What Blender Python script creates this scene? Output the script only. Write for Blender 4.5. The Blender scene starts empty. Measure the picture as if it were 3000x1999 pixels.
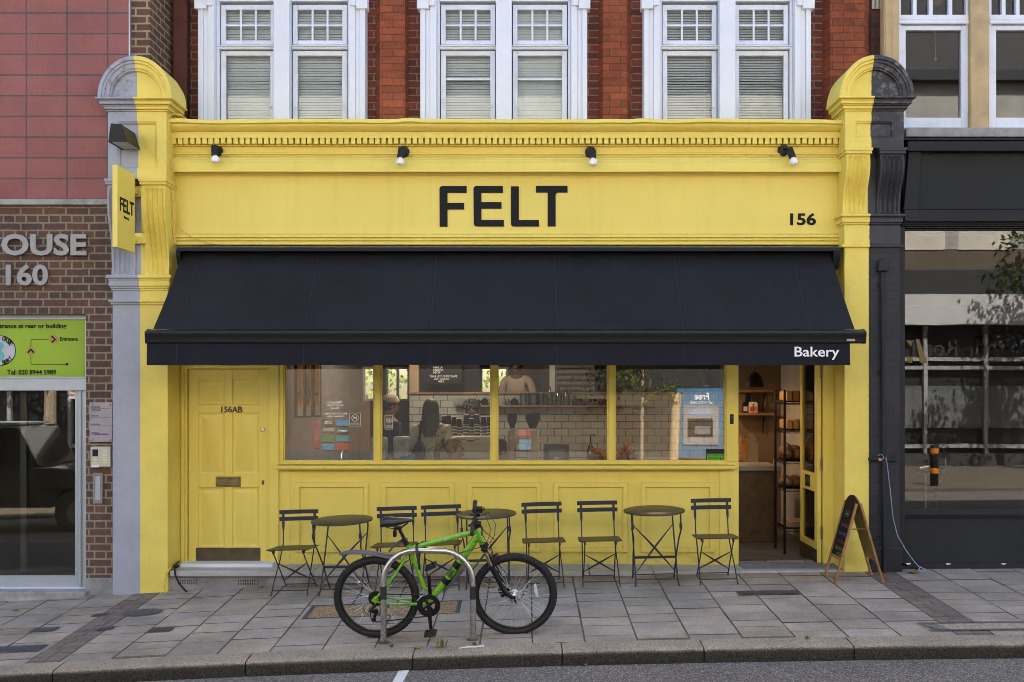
import bpy, bmesh, math, random
from mathutils import Vector, Matrix, noise
R = math.radians
random.seed(7)
SC = bpy.context.scene
COL = SC.collection
# ---- survey of the street: eye 2.0 m, camera 10.7 m from the shop front line (y = 0) ----
F, CU, CV, EYE, CAMY = 2500.0, 1210.0, 890.0, 2.0, -10.7
def X(u, y): return (u - CU) * (y - CAMY) / F
def Z(v, y): return EYE - (v - CV) * (y - CAMY) / F
GP = [(-60, -2.6), (-8, -.26), (-6, -.155), (-3.94, -.058), (-2.39, .022), (0, .107), (1.96, .147), (3.5, .168), (5, .18), (8, .2), (60, .5)]
def g0(x):
    for (a, za), (b, zb) in zip(GP, GP[1:]):
        if x <= b: return za + (zb - za) * (x - a) / (b - a)
    return GP[-1][1]
def g(x): return (g0(x - .5) + g0(x) + g0(x + .5)) / 3
KY = -2.56
def gz(x, y): return g(x) + .04 * (y + .5)
def G(u, v):
    y = -1.0
    for _ in range(60):
        h = EYE - gz(X(u, y), y)
        y = .5 * y + .5 * (F * h / (v - CV) + CAMY)
    return Vector((X(u, y), y, gz(X(u, y), y)))
def slope(x): return (g(x + .3) - g(x - .3)) / .6

# ---------------------------------------------------------------- mesh builder
class MB:
    def __init__(s): s.v = []; s.f = []; s.m = []; s.cur = 0
    def add(s, vs, fs):
        n = len(s.v); s.v += [Vector(p) for p in vs]
        s.f += [[n + i for i in f] for f in fs]; s.m += [s.cur] * len(fs); return s
    def box(s, x0, x1, y0, y1, z0, z1):
        return s.add([(x0,y0,z0),(x1,y0,z0),(x1,y1,z0),(x0,y1,z0),(x0,y0,z1),(x1,y0,z1),(x1,y1,z1),(x0,y1,z1)],
                     [(0,3,2,1),(4,5,6,7),(0,1,5,4),(1,2,6,5),(2,3,7,6),(3,0,4,7)])
    def obox(s, c, size, M=None):
        a, b, d = [q / 2 for q in size]; M = M or Matrix.Identity(3); c = Vector(c)
        P = [c + M @ Vector(p) for p in [(-a,-b,-d),(a,-b,-d),(a,b,-d),(-a,b,-d),(-a,-b,d),(a,-b,d),(a,b,d),(-a,b,d)]]
        return s.add(P, [(0,3,2,1),(4,5,6,7),(0,1,5,4),(1,2,6,5),(2,3,7,6),(3,0,4,7)])
    def poly(s, pts): return s.add(pts, [list(range(len(pts)))])
    def prism(s, poly, a, b, ax='y'):
        def P(p, t): return {'y': (p[0], t, p[1]), 'x': (t, p[0], p[1]), 'z': (p[0], p[1], t)}[ax]
        n = len(poly)
        vs = [P(p, a) for p in poly] + [P(p, b) for p in poly]
        fs = [list(range(n)), list(range(2*n-1, n-1, -1))] + [(i, (i+1) % n, n+(i+1) % n, n+i) for i in range(n)]
        return s.add(vs, fs)
    def strip(s, prof, x0, x1, nx=1, fn=None):      # open profile (y,z) run along x
        n = len(prof); vs = []; fs = []
        for k in range(nx + 1):
            x = x0 + (x1 - x0) * k / nx
            for (y, z) in prof:
                p = Vector((x, y, z)); vs.append(fn(p) if fn else p)
        for k in range(nx):
            for i in range(n - 1): fs.append((k*n+i, k*n+i+1, (k+1)*n+i+1, (k+1)*n+i))
        return s.add(vs, fs)
    def loops(s, x0, x1, z0, z1, prof, fill=True, back=None):   # nested rectangles facing -y
        vs = []; fs = []
        for (i, y) in prof: vs += [(x0+i,y,z0+i),(x1-i,y,z0+i),(x1-i,y,z1-i),(x0+i,y,z1-i)]
        for k in range(len(prof)-1):
            for j in range(4): fs.append((4*k+j, 4*k+(j+1) % 4, 4*k+4+(j+1) % 4, 4*k+4+j))
        if fill: n = 4*len(prof)-4; fs.append((n, n+1, n+2, n+3))
        return s.add(vs, fs)
    def frame(s, x0, x1, z0, z1, w, y0, y1, wb=None, wt=None):
        wb = w if wb is None else wb; wt = w if wt is None else wt
        s.box(x0, x0+w, y0, y1, z0, z1); s.box(x1-w, x1, y0, y1, z0, z1)
        if wb: s.box(x0+w, x1-w, y0+.0015, y1, z0, z0+wb)
        if wt: s.box(x0+w, x1-w, y0+.0015, y1, z1-wt, z1)
        return s
    def tube(s, pts, r, n=8, cap=True, flat=None):
        pts = [Vector(p) for p in pts]; m = len(pts)
        rr = r if isinstance(r, (list, tuple)) else [r]*m
        T = []
        for i in range(m):
            d = (pts[min(i+1, m-1)] - pts[max(i-1, 0)]); T.append(d.normalized() if d.length > 1e-9 else Vector((0,0,1)))
        a = Vector((0,0,1)) if abs(T[0].z) < .9 else Vector((1,0,0))
        N = (a - T[0]*a.dot(T[0])).normalized(); vs = []; fs = []
        for i in range(m):
            N = (N - T[i]*N.dot(T[i])).normalized(); B = T[i].cross(N)
            for k in range(n):
                t = 2*math.pi*k/n; e = flat if flat else 1
                vs.append(pts[i] + rr[i]*(N*math.cos(t) + B*math.sin(t)*e))
        for i in range(m-1):
            for k in range(n): fs.append((i*n+k, i*n+(k+1) % n, (i+1)*n+(k+1) % n, (i+1)*n+k))
        if cap: fs += [list(range(n-1, -1, -1)), [(m-1)*n+k for k in range(n)]]
        return s.add(vs, fs)
    def lathe(s, prof, c=(0,0,0), n=24, M=None, a0=0, a1=2*math.pi):
        c = Vector(c); M = M or Matrix.Identity(3); full = abs(a1-a0-2*math.pi) < 1e-6
        k = n if full else n+1; vs = []; fs = []
        for i in range(k):
            t = a0 + (a1-a0)*i/n
            for (r, z) in prof: vs.append(c + M @ Vector((r*math.cos(t), r*math.sin(t), z)))
        q = len(prof)
        for i in range(n):
            j = (i+1) % k
            for p in range(q-1): fs.append((i*q+p, j*q+p, j*q+p+1, i*q+p+1))
        return s.add(vs, fs)
    def ball(s, c, r, n=16, m=10):
        rx, ry, rz = r if isinstance(r, (tuple, list)) else (r, r, r)
        prof = [(math.sin(math.pi*i/m), -math.cos(math.pi*i/m)) for i in range(m+1)]
        return s.lathe(prof, c, n, Matrix.Diagonal((rx, ry, rz)))
    def build(s, name, mat, parent=None, bevel=0, seg=2, smooth=True, ang=35, merge=True, local=False):
        bm = bmesh.new(); o0 = Vector((0,0,0))
        if parent is not None and not local: o0 = ORG.get(parent.name, Vector((0,0,0)))
        vv = [bm.verts.new(p - o0) for p in s.v]
        for f, mi in zip(s.f, s.m):
            try:
                q = bm.faces.new([vv[i] for i in f]); q.material_index = mi
            except ValueError: pass
        if merge: bmesh.ops.remove_doubles(bm, verts=bm.verts, dist=1e-5)
        bmesh.ops.recalc_face_normals(bm, faces=bm.faces)
        me = bpy.data.meshes.new(name); bm.to_mesh(me); bm.free()
        for q in (mat if isinstance(mat, (list, tuple)) else [mat]): me.materials.append(q)
        if smooth:
            me.shade_smooth(); me.set_sharp_from_angle(angle=R(ang))
        o = bpy.data.objects.new(name, me); COL.objects.link(o)
        if parent is not None: o.parent = parent; ORG[o.name] = o0
        if bevel:
            b = o.modifiers.new('edge', 'BEVEL'); b.width = bevel; b.segments = seg; b.limit_method = 'ANGLE'; b.angle_limit = R(40)
            b.harden_normals = False
        return o
ORG = {}
def tag(o, label, cat, group=None):
    o['label'] = label; o['category'] = cat
    if group: o['group'] = group
    return o
def thing(name, label, cat, loc=(0,0,0), group=None):
    o = bpy.data.objects.new(name, None); COL.objects.link(o); o.location = loc; o.empty_display_size = .1
    ORG[o.name] = Vector(loc); return tag(o, label, cat, group)
def struct(o): o['kind'] = 'structure'; return o
def copy_tree(o, parent=None):
    c = o.copy(); COL.objects.link(c)
    if parent is not None: c.parent = parent
    for ch in list(o.children): copy_tree(ch, c)
    return c
def text(name, s, box, y, mat, parent=None, depth=.004, bold=0, flip=False, fit=True, face=-1, spacing=1.0):
    """lettering fitted into the rectangle box = (x0, x1, z0, z1) on the wall plane y"""
    cu = bpy.data.curves.new(name, 'FONT'); cu.body = s; cu.size = 1; cu.extrude = .5; cu.offset = bold; cu.resolution_u = 3
    cu.space_character = spacing; cu.align_x = 'CENTER'
    t = bpy.data.objects.new('tmp', cu); COL.objects.link(t)
    dg = bpy.context.evaluated_depsgraph_get(); me = bpy.data.meshes.new_from_object(t.evaluated_get(dg))
    bpy.data.objects.remove(t); bpy.data.curves.remove(cu)
    xs = [v.co.x for v in me.vertices]; ys = [v.co.y for v in me.vertices]
    if not xs: return None
    x0, x1, z0, z1 = box; o0 = ORG.get(parent.name, Vector((0,0,0))) if parent is not None else Vector((0,0,0))
    sx = (x1-x0)/(max(xs)-min(xs)); sz = (z1-z0)/(max(ys)-min(ys))
    for v in me.vertices:
        a = (v.co.x-min(xs))*sx; b = (v.co.y-min(ys))*sz; d = (v.co.z+.5)*depth
        v.co = Vector((x0+a if face < 0 else x1-a, y-d if face < 0 else y+d, z0+b)) - o0
    me.materials.clear(); me.materials.append(mat); me.name = name
    o = bpy.data.objects.new(name, me); COL.objects.link(o)
    if parent is not None: o.parent = parent; ORG[o.name] = o0
    return o

# ---------------------------------------------------------------- materials
def srgb(r, g_, b):
    f = lambda c: c/12.92 if c <= .04045 else ((c+.055)/1.055)**2.4
    return (f(r/255), f(g_/255), f(b/255), 1)
class NT:
    def __init__(s, name):
        s.m = bpy.data.materials.new(name); s.m.use_nodes = True; s.t = s.m.node_tree; s.t.nodes.clear()
        s.out = s.n('ShaderNodeOutputMaterial')
    def n(s, typ, **kw):
        q = s.t.nodes.new(typ)
        for k, v in kw.items():
            if hasattr(q, k) and not k.startswith('i_'): setattr(q, k, v)
        return q
    def l(s, a, b): s.t.links.new(a, b)
    def pos(s): return s.n('ShaderNodeNewGeometry').outputs['Position']
    def obj(s): return s.n('ShaderNodeTexCoord').outputs['Object']
    def noise(s, vec, scale, detail=4, rough=.55):
        q = s.n('ShaderNodeTexNoise'); q.inputs['Scale'].default_value = scale; q.inputs['Detail'].default_value = detail
        q.inputs['Roughness'].default_value = rough
        if vec is not None: s.l(vec, q.inputs['Vector'])
        return q.outputs['Fac']
    def ramp(s, fac, stops):
        q = s.n('ShaderNodeValToRGB'); e = q.color_ramp.elements
        while len(e) < len(stops): e.new(.5)
        for i, (p, c) in enumerate(stops): e[i].position = p; e[i].color = c if len(c) == 4 else (*c, 1)
        s.l(fac, q.inputs['Fac']); return q.outputs['Color']
    def mix(s, fac, a, b, mode='MIX'):
        q = s.n('ShaderNodeMix', data_type='RGBA'); q.blend_type = mode; q.clamp_factor = True
        for sock, val in ((q.inputs[0], fac), (q.inputs[6], a), (q.inputs[7], b)):
            if isinstance(val, (int, float)): sock.default_value = val
            elif isinstance(val, (tuple, list)): sock.default_value = val if len(val) == 4 else (*val, 1)
            else: s.l(val, sock)
        return q.outputs[2]
    def math(s, op, a, b=0):
        q = s.n('ShaderNodeMath', operation=op)
        for sock, val in ((q.inputs[0], a), (q.inputs[1], b)):
            if isinstance(val, (int, float)): sock.default_value = val
            else: s.l(val, sock)
        return q.outputs[0]
    def bump(s, h, strength, dist=.01, normal=None):
        q = s.n('ShaderNodeBump'); q.inputs['Strength'].default_value = strength; q.inputs['Distance'].default_value = dist
        s.l(h, q.inputs['Height'])
        if normal is not None: s.l(normal, q.inputs['Normal'])
        return q.outputs['Normal']
    def pr(s, col, rough=.5, metal=0, normal=None, **kw):
        q = s.n('ShaderNodeBsdfPrincipled')
        for nm, val in (('Base Color', col), ('Roughness', rough), ('Metallic', metal)):
            if isinstance(val, (int, float)): q.inputs[nm].default_value = val
            elif isinstance(val, (tuple, list)): q.inputs[nm].default_value = val if len(val) == 4 else (*val, 1)
            else: s.l(val, q.inputs[nm])
        for nm, val in kw.items(): q.inputs[nm.replace('_', ' ')].default_value = val
        if normal is not None: s.l(normal, q.inputs['Normal'])
        s.l(q.outputs[0], s.out.inputs[0]); return q
def mk(name, col, rough=.5, metal=0, var=.12, vs=3, bump=0, bs=60, bd=.004, dirt=None, ds=1.2, coord='pos', **kw):
    t = NT(name); p = t.pos() if coord == 'pos' else t.obj()
    col = col if len(col) == 4 else (*col, 1)
    lo = tuple(c*(1-var) for c in col[:3]); hi = tuple(min(1, c*(1+var)) for c in col[:3])
    c = t.ramp(t.noise(p, vs, 5), [(.3, lo), (.7, hi)])
    if dirt:
        f = t.ramp(t.noise(p, ds, 7, .65), [(.5, (0,0,0)), (.75, (1,1,1))]); c = t.mix(t.math('MULTIPLY', f, dirt[3] if len(dirt) > 3 else .5), c, dirt[:3])
    nm = t.bump(t.noise(p, bs, 4), bump, bd) if bump else None
    rg = rough
    if var > 0: rg = t.math('ADD', t.math('MULTIPLY', t.noise(p, vs*4, 3), .16), rough-.08)
    t.pr(c, rg, metal, nm, **kw); return t.m
def brick(name, c1, c2, mortar, bw=.225, bh=.075, ms=.009, squash=1, sf=2, off=.5, bump=.5, stain=.25, axis='xz', ox=0, oz=0, rough=.85, soft=.15, vary=.35):
    t = NT(name); sp = t.n('ShaderNodeSeparateXYZ'); t.l(t.pos(), sp.inputs[0])
    cb = t.n('ShaderNodeCombineXYZ')
    wob = t.math('MULTIPLY', t.math('SUBTRACT', t.noise(t.pos(), 9, 2), .5), .008)
    t.l(t.math('ADD', t.math('ADD', sp.outputs[0], sp.outputs[1]), ox), cb.inputs[0])
    t.l(t.math('ADD', t.math('ADD', sp.outputs[2], oz), wob), cb.inputs[1])
    b = t.n('ShaderNodeTexBrick'); b.offset = off; b.squash = squash; b.squash_frequency = sf
    t.l(cb.outputs[0], b.inputs['Vector'])
    for k, v in (('Scale', 1), ('Mortar Size', ms), ('Mortar Smooth', soft), ('Bias', 0), ('Brick Width', bw), ('Row Height', bh)): b.inputs[k].default_value = v
    b.inputs['Color1'].default_value = (*c1, 1); b.inputs['Color2'].default_value = (*c2, 1); b.inputs['Mortar'].default_value = (*mortar, 1)
    n1 = t.noise(t.pos(), 35, 6, .7)
    col = t.mix(1, b.outputs['Color'], t.ramp(n1, [(.2, (1-vary,)*3), (.8, (1+vary*.6,)*3)]), 'MULTIPLY')
    n2 = t.noise(t.pos(), 1.7, 6, .65)
    col = t.mix(1, col, t.ramp(n2, [(.3, (1-stain,)*3), (.65, (1.06,)*3)]), 'MULTIPLY')
    h = t.math('ADD', t.math('MULTIPLY', t.math('SUBTRACT', 1, b.outputs['Fac']), 1), t.math('MULTIPLY', n1, .35))
    t.pr(col, rough, 0, t.bump(h, bump, .008), Specular_IOR_Level=.2); return t.m
def glassmat(name, ior=1.7, tint=(1,1,1), rough=0.0, wave=.0, haze=0):
    t = NT(name)
    fr = t.n('ShaderNodeFresnel'); fr.inputs['IOR'].default_value = ior
    tr = t.n('ShaderNodeBsdfTransparent'); tr.inputs[0].default_value = (*tint, 1)
    gl = t.n('ShaderNodeBsdfGlossy'); gl.inputs['Roughness'].default_value = rough; gl.inputs[0].default_value = (1,1,1,1)
    if wave:
        nm = t.bump(t.noise(t.pos(), 1.6, 2), wave, .02); t.l(nm, gl.inputs['Normal'])
    mx = t.n('ShaderNodeMixShader'); t.l(fr.outputs[0], mx.inputs[0]); t.l(tr.outputs[0], mx.inputs[1]); t.l(gl.outputs[0], mx.inputs[2])
    t.l(mx.outputs[0], t.out.inputs[0]); return t.m
def emit(name, col, st):
    t = NT(name); e = t.n('ShaderNodeEmission'); e.inputs[0].default_value = (*col[:3], 1); e.inputs[1].default_value = st
    t.l(e.outputs[0], t.out.inputs[0]); return t.m

YEL = (.82, .656, .138)
def yellowmat(name, bumpy=.32, rough=.42):
    t = NT(name); p = t.pos(); sp = t.n('ShaderNodeSeparateXYZ'); t.l(p, sp.inputs[0]); ge = t.n('ShaderNodeNewGeometry'); sn = t.n('ShaderNodeSeparateXYZ'); t.l(ge.outputs['Normal'], sn.inputs[0])
    cb = t.n('ShaderNodeCombineXYZ'); t.l(t.math('MULTIPLY', sp.outputs[0], 9), cb.inputs[0]); t.l(t.math('MULTIPLY', sp.outputs[2], .9), cb.inputs[2])
    c = t.ramp(t.noise(p, 1.3, 5, .6), [(.3, (.79, .632, .128)), (.7, (.84, .682, .152))])
    f = t.ramp(t.noise(p, 7, 8, .7), [(.66, (0,0,0)), (.8, (1,1,1))]); c = t.mix(t.math('MULTIPLY', f, .3), c, (.50, .36, .07))
    stk = t.ramp(t.noise(cb.outputs[0], 1.0, 5, .6), [(.52, (0,0,0)), (.8, (1,1,1))]); c = t.mix(t.math('MULTIPLY', stk, .20), c, (.55, .42, .10))
    dust = t.math('MULTIPLY', t.ramp(sn.outputs[2], [(.55, (0,0,0)), (.9, (1,1,1))]), t.math('MULTIPLY', t.noise(p, 25, 5, .7), .7)); c = t.mix(dust, c, (.36, .30, .17))
    low = t.math('MULTIPLY', t.math('MAXIMUM', t.math('MINIMUM', t.math('SUBTRACT', .75, t.math('MULTIPLY', sp.outputs[2], 1.7)), .6), 0), t.ramp(t.noise(p, 12, 8, .75), [(.5, (0,0,0)), (.68, (1,1,1))])); c = t.mix(low, c, (.30, .24, .10))
    h = t.math('ADD', t.noise(p, 14, 5, .6), t.math('MULTIPLY', t.noise(p, 90, 3), .25))
    t.pr(c, t.math('ADD', t.math('MULTIPLY', t.noise(p, 11, 3), .2), rough-.1), 0, t.bump(h, bumpy, .006), Specular_IOR_Level=.32); return t.m
def splitpaint(name, xs, left, right, grime):
    """two coats of paint meeting at the party line xs; old chips and soot where the weather reaches"""
    t = NT(name); p = t.pos(); sp = t.n('ShaderNodeSeparateXYZ'); t.l(p, sp.inputs[0])
    e = t.math('ADD', sp.outputs[0], t.math('MULTIPLY', t.math('SUBTRACT', t.noise(p, 30, 3), .5), .012))
    s = t.math('GREATER_THAN', e, xs)
    v = t.ramp(t.noise(p, 2.2, 6, .65), [(.3, (.86,)*3), (.7, (1.06,)*3)])
    c = t.mix(1, t.mix(s, left, right), v, 'MULTIPLY')
    f = t.ramp(t.noise(p, 16, 9, .75), [(.5, (0,0,0)), (.66, (1,1,1))])
    gside = t.math('SUBTRACT', 1, s) if grime == 'left' else s
    hi = t.math('MAXIMUM', t.math('MINIMUM', t.math('MULTIPLY', t.math('SUBTRACT', sp.outputs[2], 4.3), 1.1), .75), .06)
    c = t.mix(t.math('MULTIPLY', t.math('MULTIPLY', f, gside), hi), c, (.09, .085, .08) if grime == 'left' else (.30, .29, .30))
    h = t.math('ADD', t.noise(p, 12, 6, .6), t.math('MULTIPLY', t.noise(p, 70, 4), .35))
    t.pr(c, .5, 0, t.bump(h, .45, .008), Specular_IOR_Level=.3); return t.m
M = {}
M['yellow'] = yellowmat('yellow_gloss_paint')
M['yellow_smooth'] = yellowmat('yellow_board_paint', .08, .4)
M['pil_l'] = splitpaint('grey_and_yellow_masonry_paint', -3.80, (.37, .385, .45), YEL, 'left')
M['pil_r'] = splitpaint('yellow_and_charcoal_masonry_paint', 3.365, YEL, (.040, .041, .049), 'right')
M['navy_fabric'] = mk('navy_awning_canvas', (.0175, .0180, .0225), .9, 0, .16, 1.6, .3, 180, .003, (.03, .03, .033, .2), 5, Specular_IOR_Level=.12)
M['navy_metal'] = mk('black_coated_aluminium', (.008, .0085, .011), .34, 0, .1, 6, Specular_IOR_Level=.28)
M['black'] = mk('black_plastic', (.007, .007, .008), .45, 0, .1, 8, Specular_IOR_Level=.3)
M['letter'] = mk('black_sign_lettering', (.012, .012, .014), .6, 0, .05, 5, Specular_IOR_Level=.15)
M['white_text'] = mk('white_print', (.82, .82, .82), .5, 0, .03, 5)
M['white'] = mk('old_white_gloss', (.72, .75, .82), .4, 0, .06, 4, .2, 40, .003, (.38, .36, .33, .35), 5)
M['white_trim'] = mk('white_stone_paint', (.74, .77, .84), .5, 0, .05, 3, .35, 30, .004, (.5, .5, .5, .25), 3)
M['redbrick'] = brick('red_facing_brick', (.235, .066, .038), (.13, .046, .032), (.26, .19, .15), .225, .0755, .0065, bump=.5, vary=.45)
M['redpier'] = brick('rubbed_red_brick', (.40, .112, .050), (.26, .076, .040), (.15, .062, .04), .225, .0755, .0045, bump=.45, stain=.42, vary=.4)
M['brownbrick'] = brick('brown_wirecut_brick', (.165, .086, .064), (.098, .066, .060), (.29, .245, .165), .225, .0755, .0085, squash=.5, sf=2, bump=.7, soft=.1)
M['brownbrick2'] = brick('brown_stretcher_brick', (.165, .08, .058), (.10, .06, .05), (.36, .29, .17), .225, .0755, .010, bump=.7)
M['tile'] = brick('terracotta_cladding_tile', (.31, .122, .108), (.285, .108, .098), (.10, .085, .085), .40, .2035, .007, off=0, bump=.3, stain=.2, rough=.6, vary=.16, ox=.12, oz=.018, soft=0)
M['concrete'] = mk('weathered_concrete', (.34, .33, .31), .9, 0, .25, 6, .5, 50, .006, (.07, .065, .06, .7), 4)
M['greyrender'] = mk('grey_rendered_plinth', (.27, .265, .265), .85, 0, .3, 4, .6, 25, .008, (.10, .095, .085, .7), 3.5)
M['stone'] = mk('pale_step_stone', (.42, .41, .40), .75, 0, .2, 5, .4, 40, .005, (.14, .135, .13, .6), 5)
M['cream_stone'] = mk('cream_bath_stone', (.50, .37, .20), .85, 0, .18, 4, .4, 50, .005, (.2, .16, .11, .5), 2.5)
M['alu'] = mk('satin_aluminium', (.42, .45, .48), .42, .35, .06, 3)
M['steel'] = mk('brushed_steel', (.55, .52, .48), .27, 1, .04, 3)
M['letters_steel'] = mk('brushed_letter_steel', (.25, .255, .27), .45, .5, .06, 4)
M['charcoal'] = mk('charcoal_shop_paint', (.024, .025, .029), .55, 0, .14, 2.5, .12, 30, .003, Specular_IOR_Level=.2)
M['charcoalbrick'] = brick('charcoal_painted_brick', (.040, .041, .047), (.037, .038, .044), (.032, .033, .038), .225, .0755, .006, bump=.35, vary=.15, rough=.55)
M['charcoal2'] = mk('dark_slate_fascia', (.010, .0115, .014), .55, 0, .2, 1.5, Specular_IOR_Level=.25)
M['brass'] = mk('tarnished_brass', (.22, .16, .075), .45, .7, .3, 14, .15, 60, .002)
M['kick'] = mk('dull_bronze_plate', (.10, .075, .045), .5, .6, .3, 9)
M['chair'] = mk('anthracite_powder_coat', (.031, .033, .047), .5, 0, .1, 9, Specular_IOR_Level=.3)
M['seatmetal'] = mk('anthracite_slat', (.045, .038, .027), .4, 0, .15, 9, Specular_IOR_Level=.4)  # olive tint: reflection of the yellow front put into the base colour
M['green'] = mk('lime_bicycle_paint', (.16, .42, .010), .28, 0, .1, 6, Coat_Weight=.5)
M['tyre'] = mk('tyre_rubber', (.011, .011, .012), .75, 0, .25, 30, .3, 200, .001)
M['rubber'] = mk('black_rubber_grip', (.014, .014, .015), .6)
M['darkmetal'] = mk('black_anodised_metal', (.02, .02, .022), .35, .5, .1, 9)
M['chain'] = mk('oily_chain_steel', (.05, .045, .04), .4, .8, .3, 60)
M['spoke'] = mk('stainless_spoke', (.6, .6, .6), .3, .9, .05, 5)
M['disc'] = mk('worn_brake_steel', (.33, .27, .2), .4, .8, .2, 30)
M['saddle'] = mk('black_saddle_vinyl', (.016, .016, .019), .33)
M['guard'] = mk('grey_plastic_mudguard', (.085, .083, .10), .45)
M['reflector'] = mk('clear_reflector', (.6, .6, .55), .3)
M['orange'] = mk('amber_reflector', (.7, .2, .02), .4)
M['wood'] = mk('varnished_board_frame', (.30, .145, .055), .5, 0, .3, 12)
M['chalk'] = mk('black_chalkboard', (.010, .0095, .0085), .7, 0, .3, 7, Specular_IOR_Level=.15)
M['olive'] = mk('dark_chalkboard_back', (.17, .135, .03), .5, 0, .15, 6)
M['bulb'] = mk('opal_bulb_glass', (.85, .85, .85), .18, 0, .02, 5)
M['glass'] = glassmat('shop_window_glass', 1.8, (.95, .96, .95))
M['glass_up'] = glassmat('upper_window_glass', 1.6, (.97, .985, .985), 0, .02)
M['glass_r'] = glassmat('dark_shop_glass', 1.62, (.75, .75, .75), 0, .012)
M['glass_l'] = glassmat('entrance_door_glass', 1.8, (.7, .7, .66))
M['bubble'] = glassmat('blown_glass_bubble', 1.6, (.93, .94, .96))
M['blind'] = mk('pale_venetian_slat', (.80, .89, .92), .5, 0, .04, 4)
M['limesign'] = mk('lime_vinyl', (.27, .42, .015), .35, 0, .1, 2)
M['buff'] = mk('buff_vinyl', (.36, .25, .06), .4)
M['greyvinyl'] = mk('grey_vinyl', (.42, .45, .50), .4)
M['teal'] = mk('teal_vinyl', (.1, .4, .42), .4)
M['yellowwire'] = mk('yellow_painted_cable', (.70, .49, .09), .5, 0, .15, 20)
M['bluewire'] = mk('pale_blue_flex', (.30, .35, .45), .5)
M['plaster'] = mk('warm_plaster', (.46, .42, .38), .9, 0, .15, 3, .4, 20, .006)
M['brownwall'] = mk('brown_painted_wall', (.22, .15, .10), .8, 0, .12, 2)
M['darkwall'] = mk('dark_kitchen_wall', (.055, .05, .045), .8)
M['oak'] = mk('oak_board', (.30, .16, .06), .55, 0, .3, 14)
M['darkoak'] = mk('dark_counter_wood', (.12, .068, .03), .55, 0, .3, 9)
M['floor'] = mk('grey_floor_boards', (.10, .105, .11), .5, 0, .3, 6)
M['metro'] = brick('white_metro_tile', (.46, .45, .41), (.42, .41, .37), (.07, .065, .055), .195, .098, .004, bump=.3, stain=.12, rough=.25, vary=.06, oz=.04)
M['cream'] = mk('cream_enamel', (.62, .58, .5), .35)
M['paper'] = mk('paper_white', (.75, .74, .7), .7)
M['stain'] = mk('oven_steel', (.35, .30, .24), .3, .9, .2, 6)
M['leafgreen'] = None
# ================================================================ ground materials
def slabmat():
    t = NT('worn_paving_slab'); p = t.pos()
    a = t.n('ShaderNodeVertexColor'); a.layer_name = 'tone'
    n1 = t.noise(p, 3, 6, .65); n2 = t.noise(p, 60, 5, .7); v = t.n('ShaderNodeTexVoronoi'); v.inputs['Scale'].default_value = 75; t.l(p, v.inputs['Vector'])
    c = t.mix(1, a.outputs['Color'], t.ramp(n1, [(.28, (.72, .71, .70)), (.7, (1.12, 1.1, 1.06))]), 'MULTIPLY')
    c = t.mix(1, c, t.ramp(n2, [(.3, (.74,)*3), (.7, (1.22,)*3)]), 'MULTIPLY')
    c = t.mix(t.math('MULTIPLY', t.math('LESS_THAN', v.outputs['Distance'], .16), .30), c, (.52, .48, .43))
    st = t.ramp(t.noise(p, 1.1, 8, .7), [(.5, (0,0,0)), (.68, (1,1,1))]); c = t.mix(t.math('MULTIPLY', st, .5), c, (.115, .105, .09))
    sp = t.ramp(t.noise(p, 22, 3, .6), [(.69, (0,0,0)), (.72, (1,1,1))]); c = t.mix(t.math('MULTIPLY', sp, .45), c, (.09, .085, .08))
    h = t.math('ADD', n2, t.math('MULTIPLY', n1, .5)); t.pr(c, .85, 0, t.bump(h, .4, .006), Specular_IOR_Level=.2); return t.m
def asphaltmat():
    t = NT('worn_asphalt'); p = t.pos()
    v = t.n('ShaderNodeTexVoronoi'); v.inputs['Scale'].default_value = 95; t.l(p, v.inputs['Vector'])
    sepc = t.n('ShaderNodeSeparateColor'); t.l(v.outputs['Color'], sepc.inputs[0])
    c = t.ramp(sepc.outputs[0], [(0, (.11, .097, .086)), (.5, (.22, .196, .174)), (.85, (.33, .295, .262)), (1, (.50, .45, .40))])
    c = t.mix(1, c, t.ramp(t.noise(p, 1.6, 6, .6), [(.3, (.86,)*3), (.7, (1.1,)*3)]), 'MULTIPLY')
    c = t.mix(1, c, t.ramp(v.outputs['Distance'], [(.15, (1.1,)*3), (.6, (.45,)*3)]), 'MULTIPLY')
    t.pr(c, .85, 0, t.bump(v.outputs['Distance'], -.8, .008), Specular_IOR_Level=.15); return t.m
def granite():
    t = NT('worn_granite_kerb'); p = t.pos()
    n2 = t.noise(p, 75, 6, .75); n1 = t.noise(p, 2.4, 6, .65)
    sp = t.n('ShaderNodeSeparateXYZ'); ge = t.n('ShaderNodeNewGeometry'); t.l(ge.outputs['Normal'], sp.inputs[0])
    c = t.ramp(n2, [(.32, (.10, .085, .065)), (.5, (.36, .31, .245)), (.7, (.53, .47, .385))])
    c = t.mix(1, c, t.ramp(n1, [(.3, (.72, .72, .73)), (.7, (1.1, 1.04, .95))]), 'MULTIPLY')
    face = t.ramp(sp.outputs[2], [(.25, (1,1,1)), (.7, (0,0,0))])
    grime = t.ramp(n2, [(.36, (.008, .007, .006)), (.53, (.030, .026, .021)), (.75, (.10, .09, .073))])
    c = t.mix(t.math('MULTIPLY', face, .92), c, grime)          # tyre and gutter dirt on the road face
    lum = t.noise(p, 28, 5, .7)
    t.pr(c, .85, 0, t.bump(t.math('ADD', n2, lum), .75, .016), Specular_IOR_Level=.12); return t.m
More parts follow.
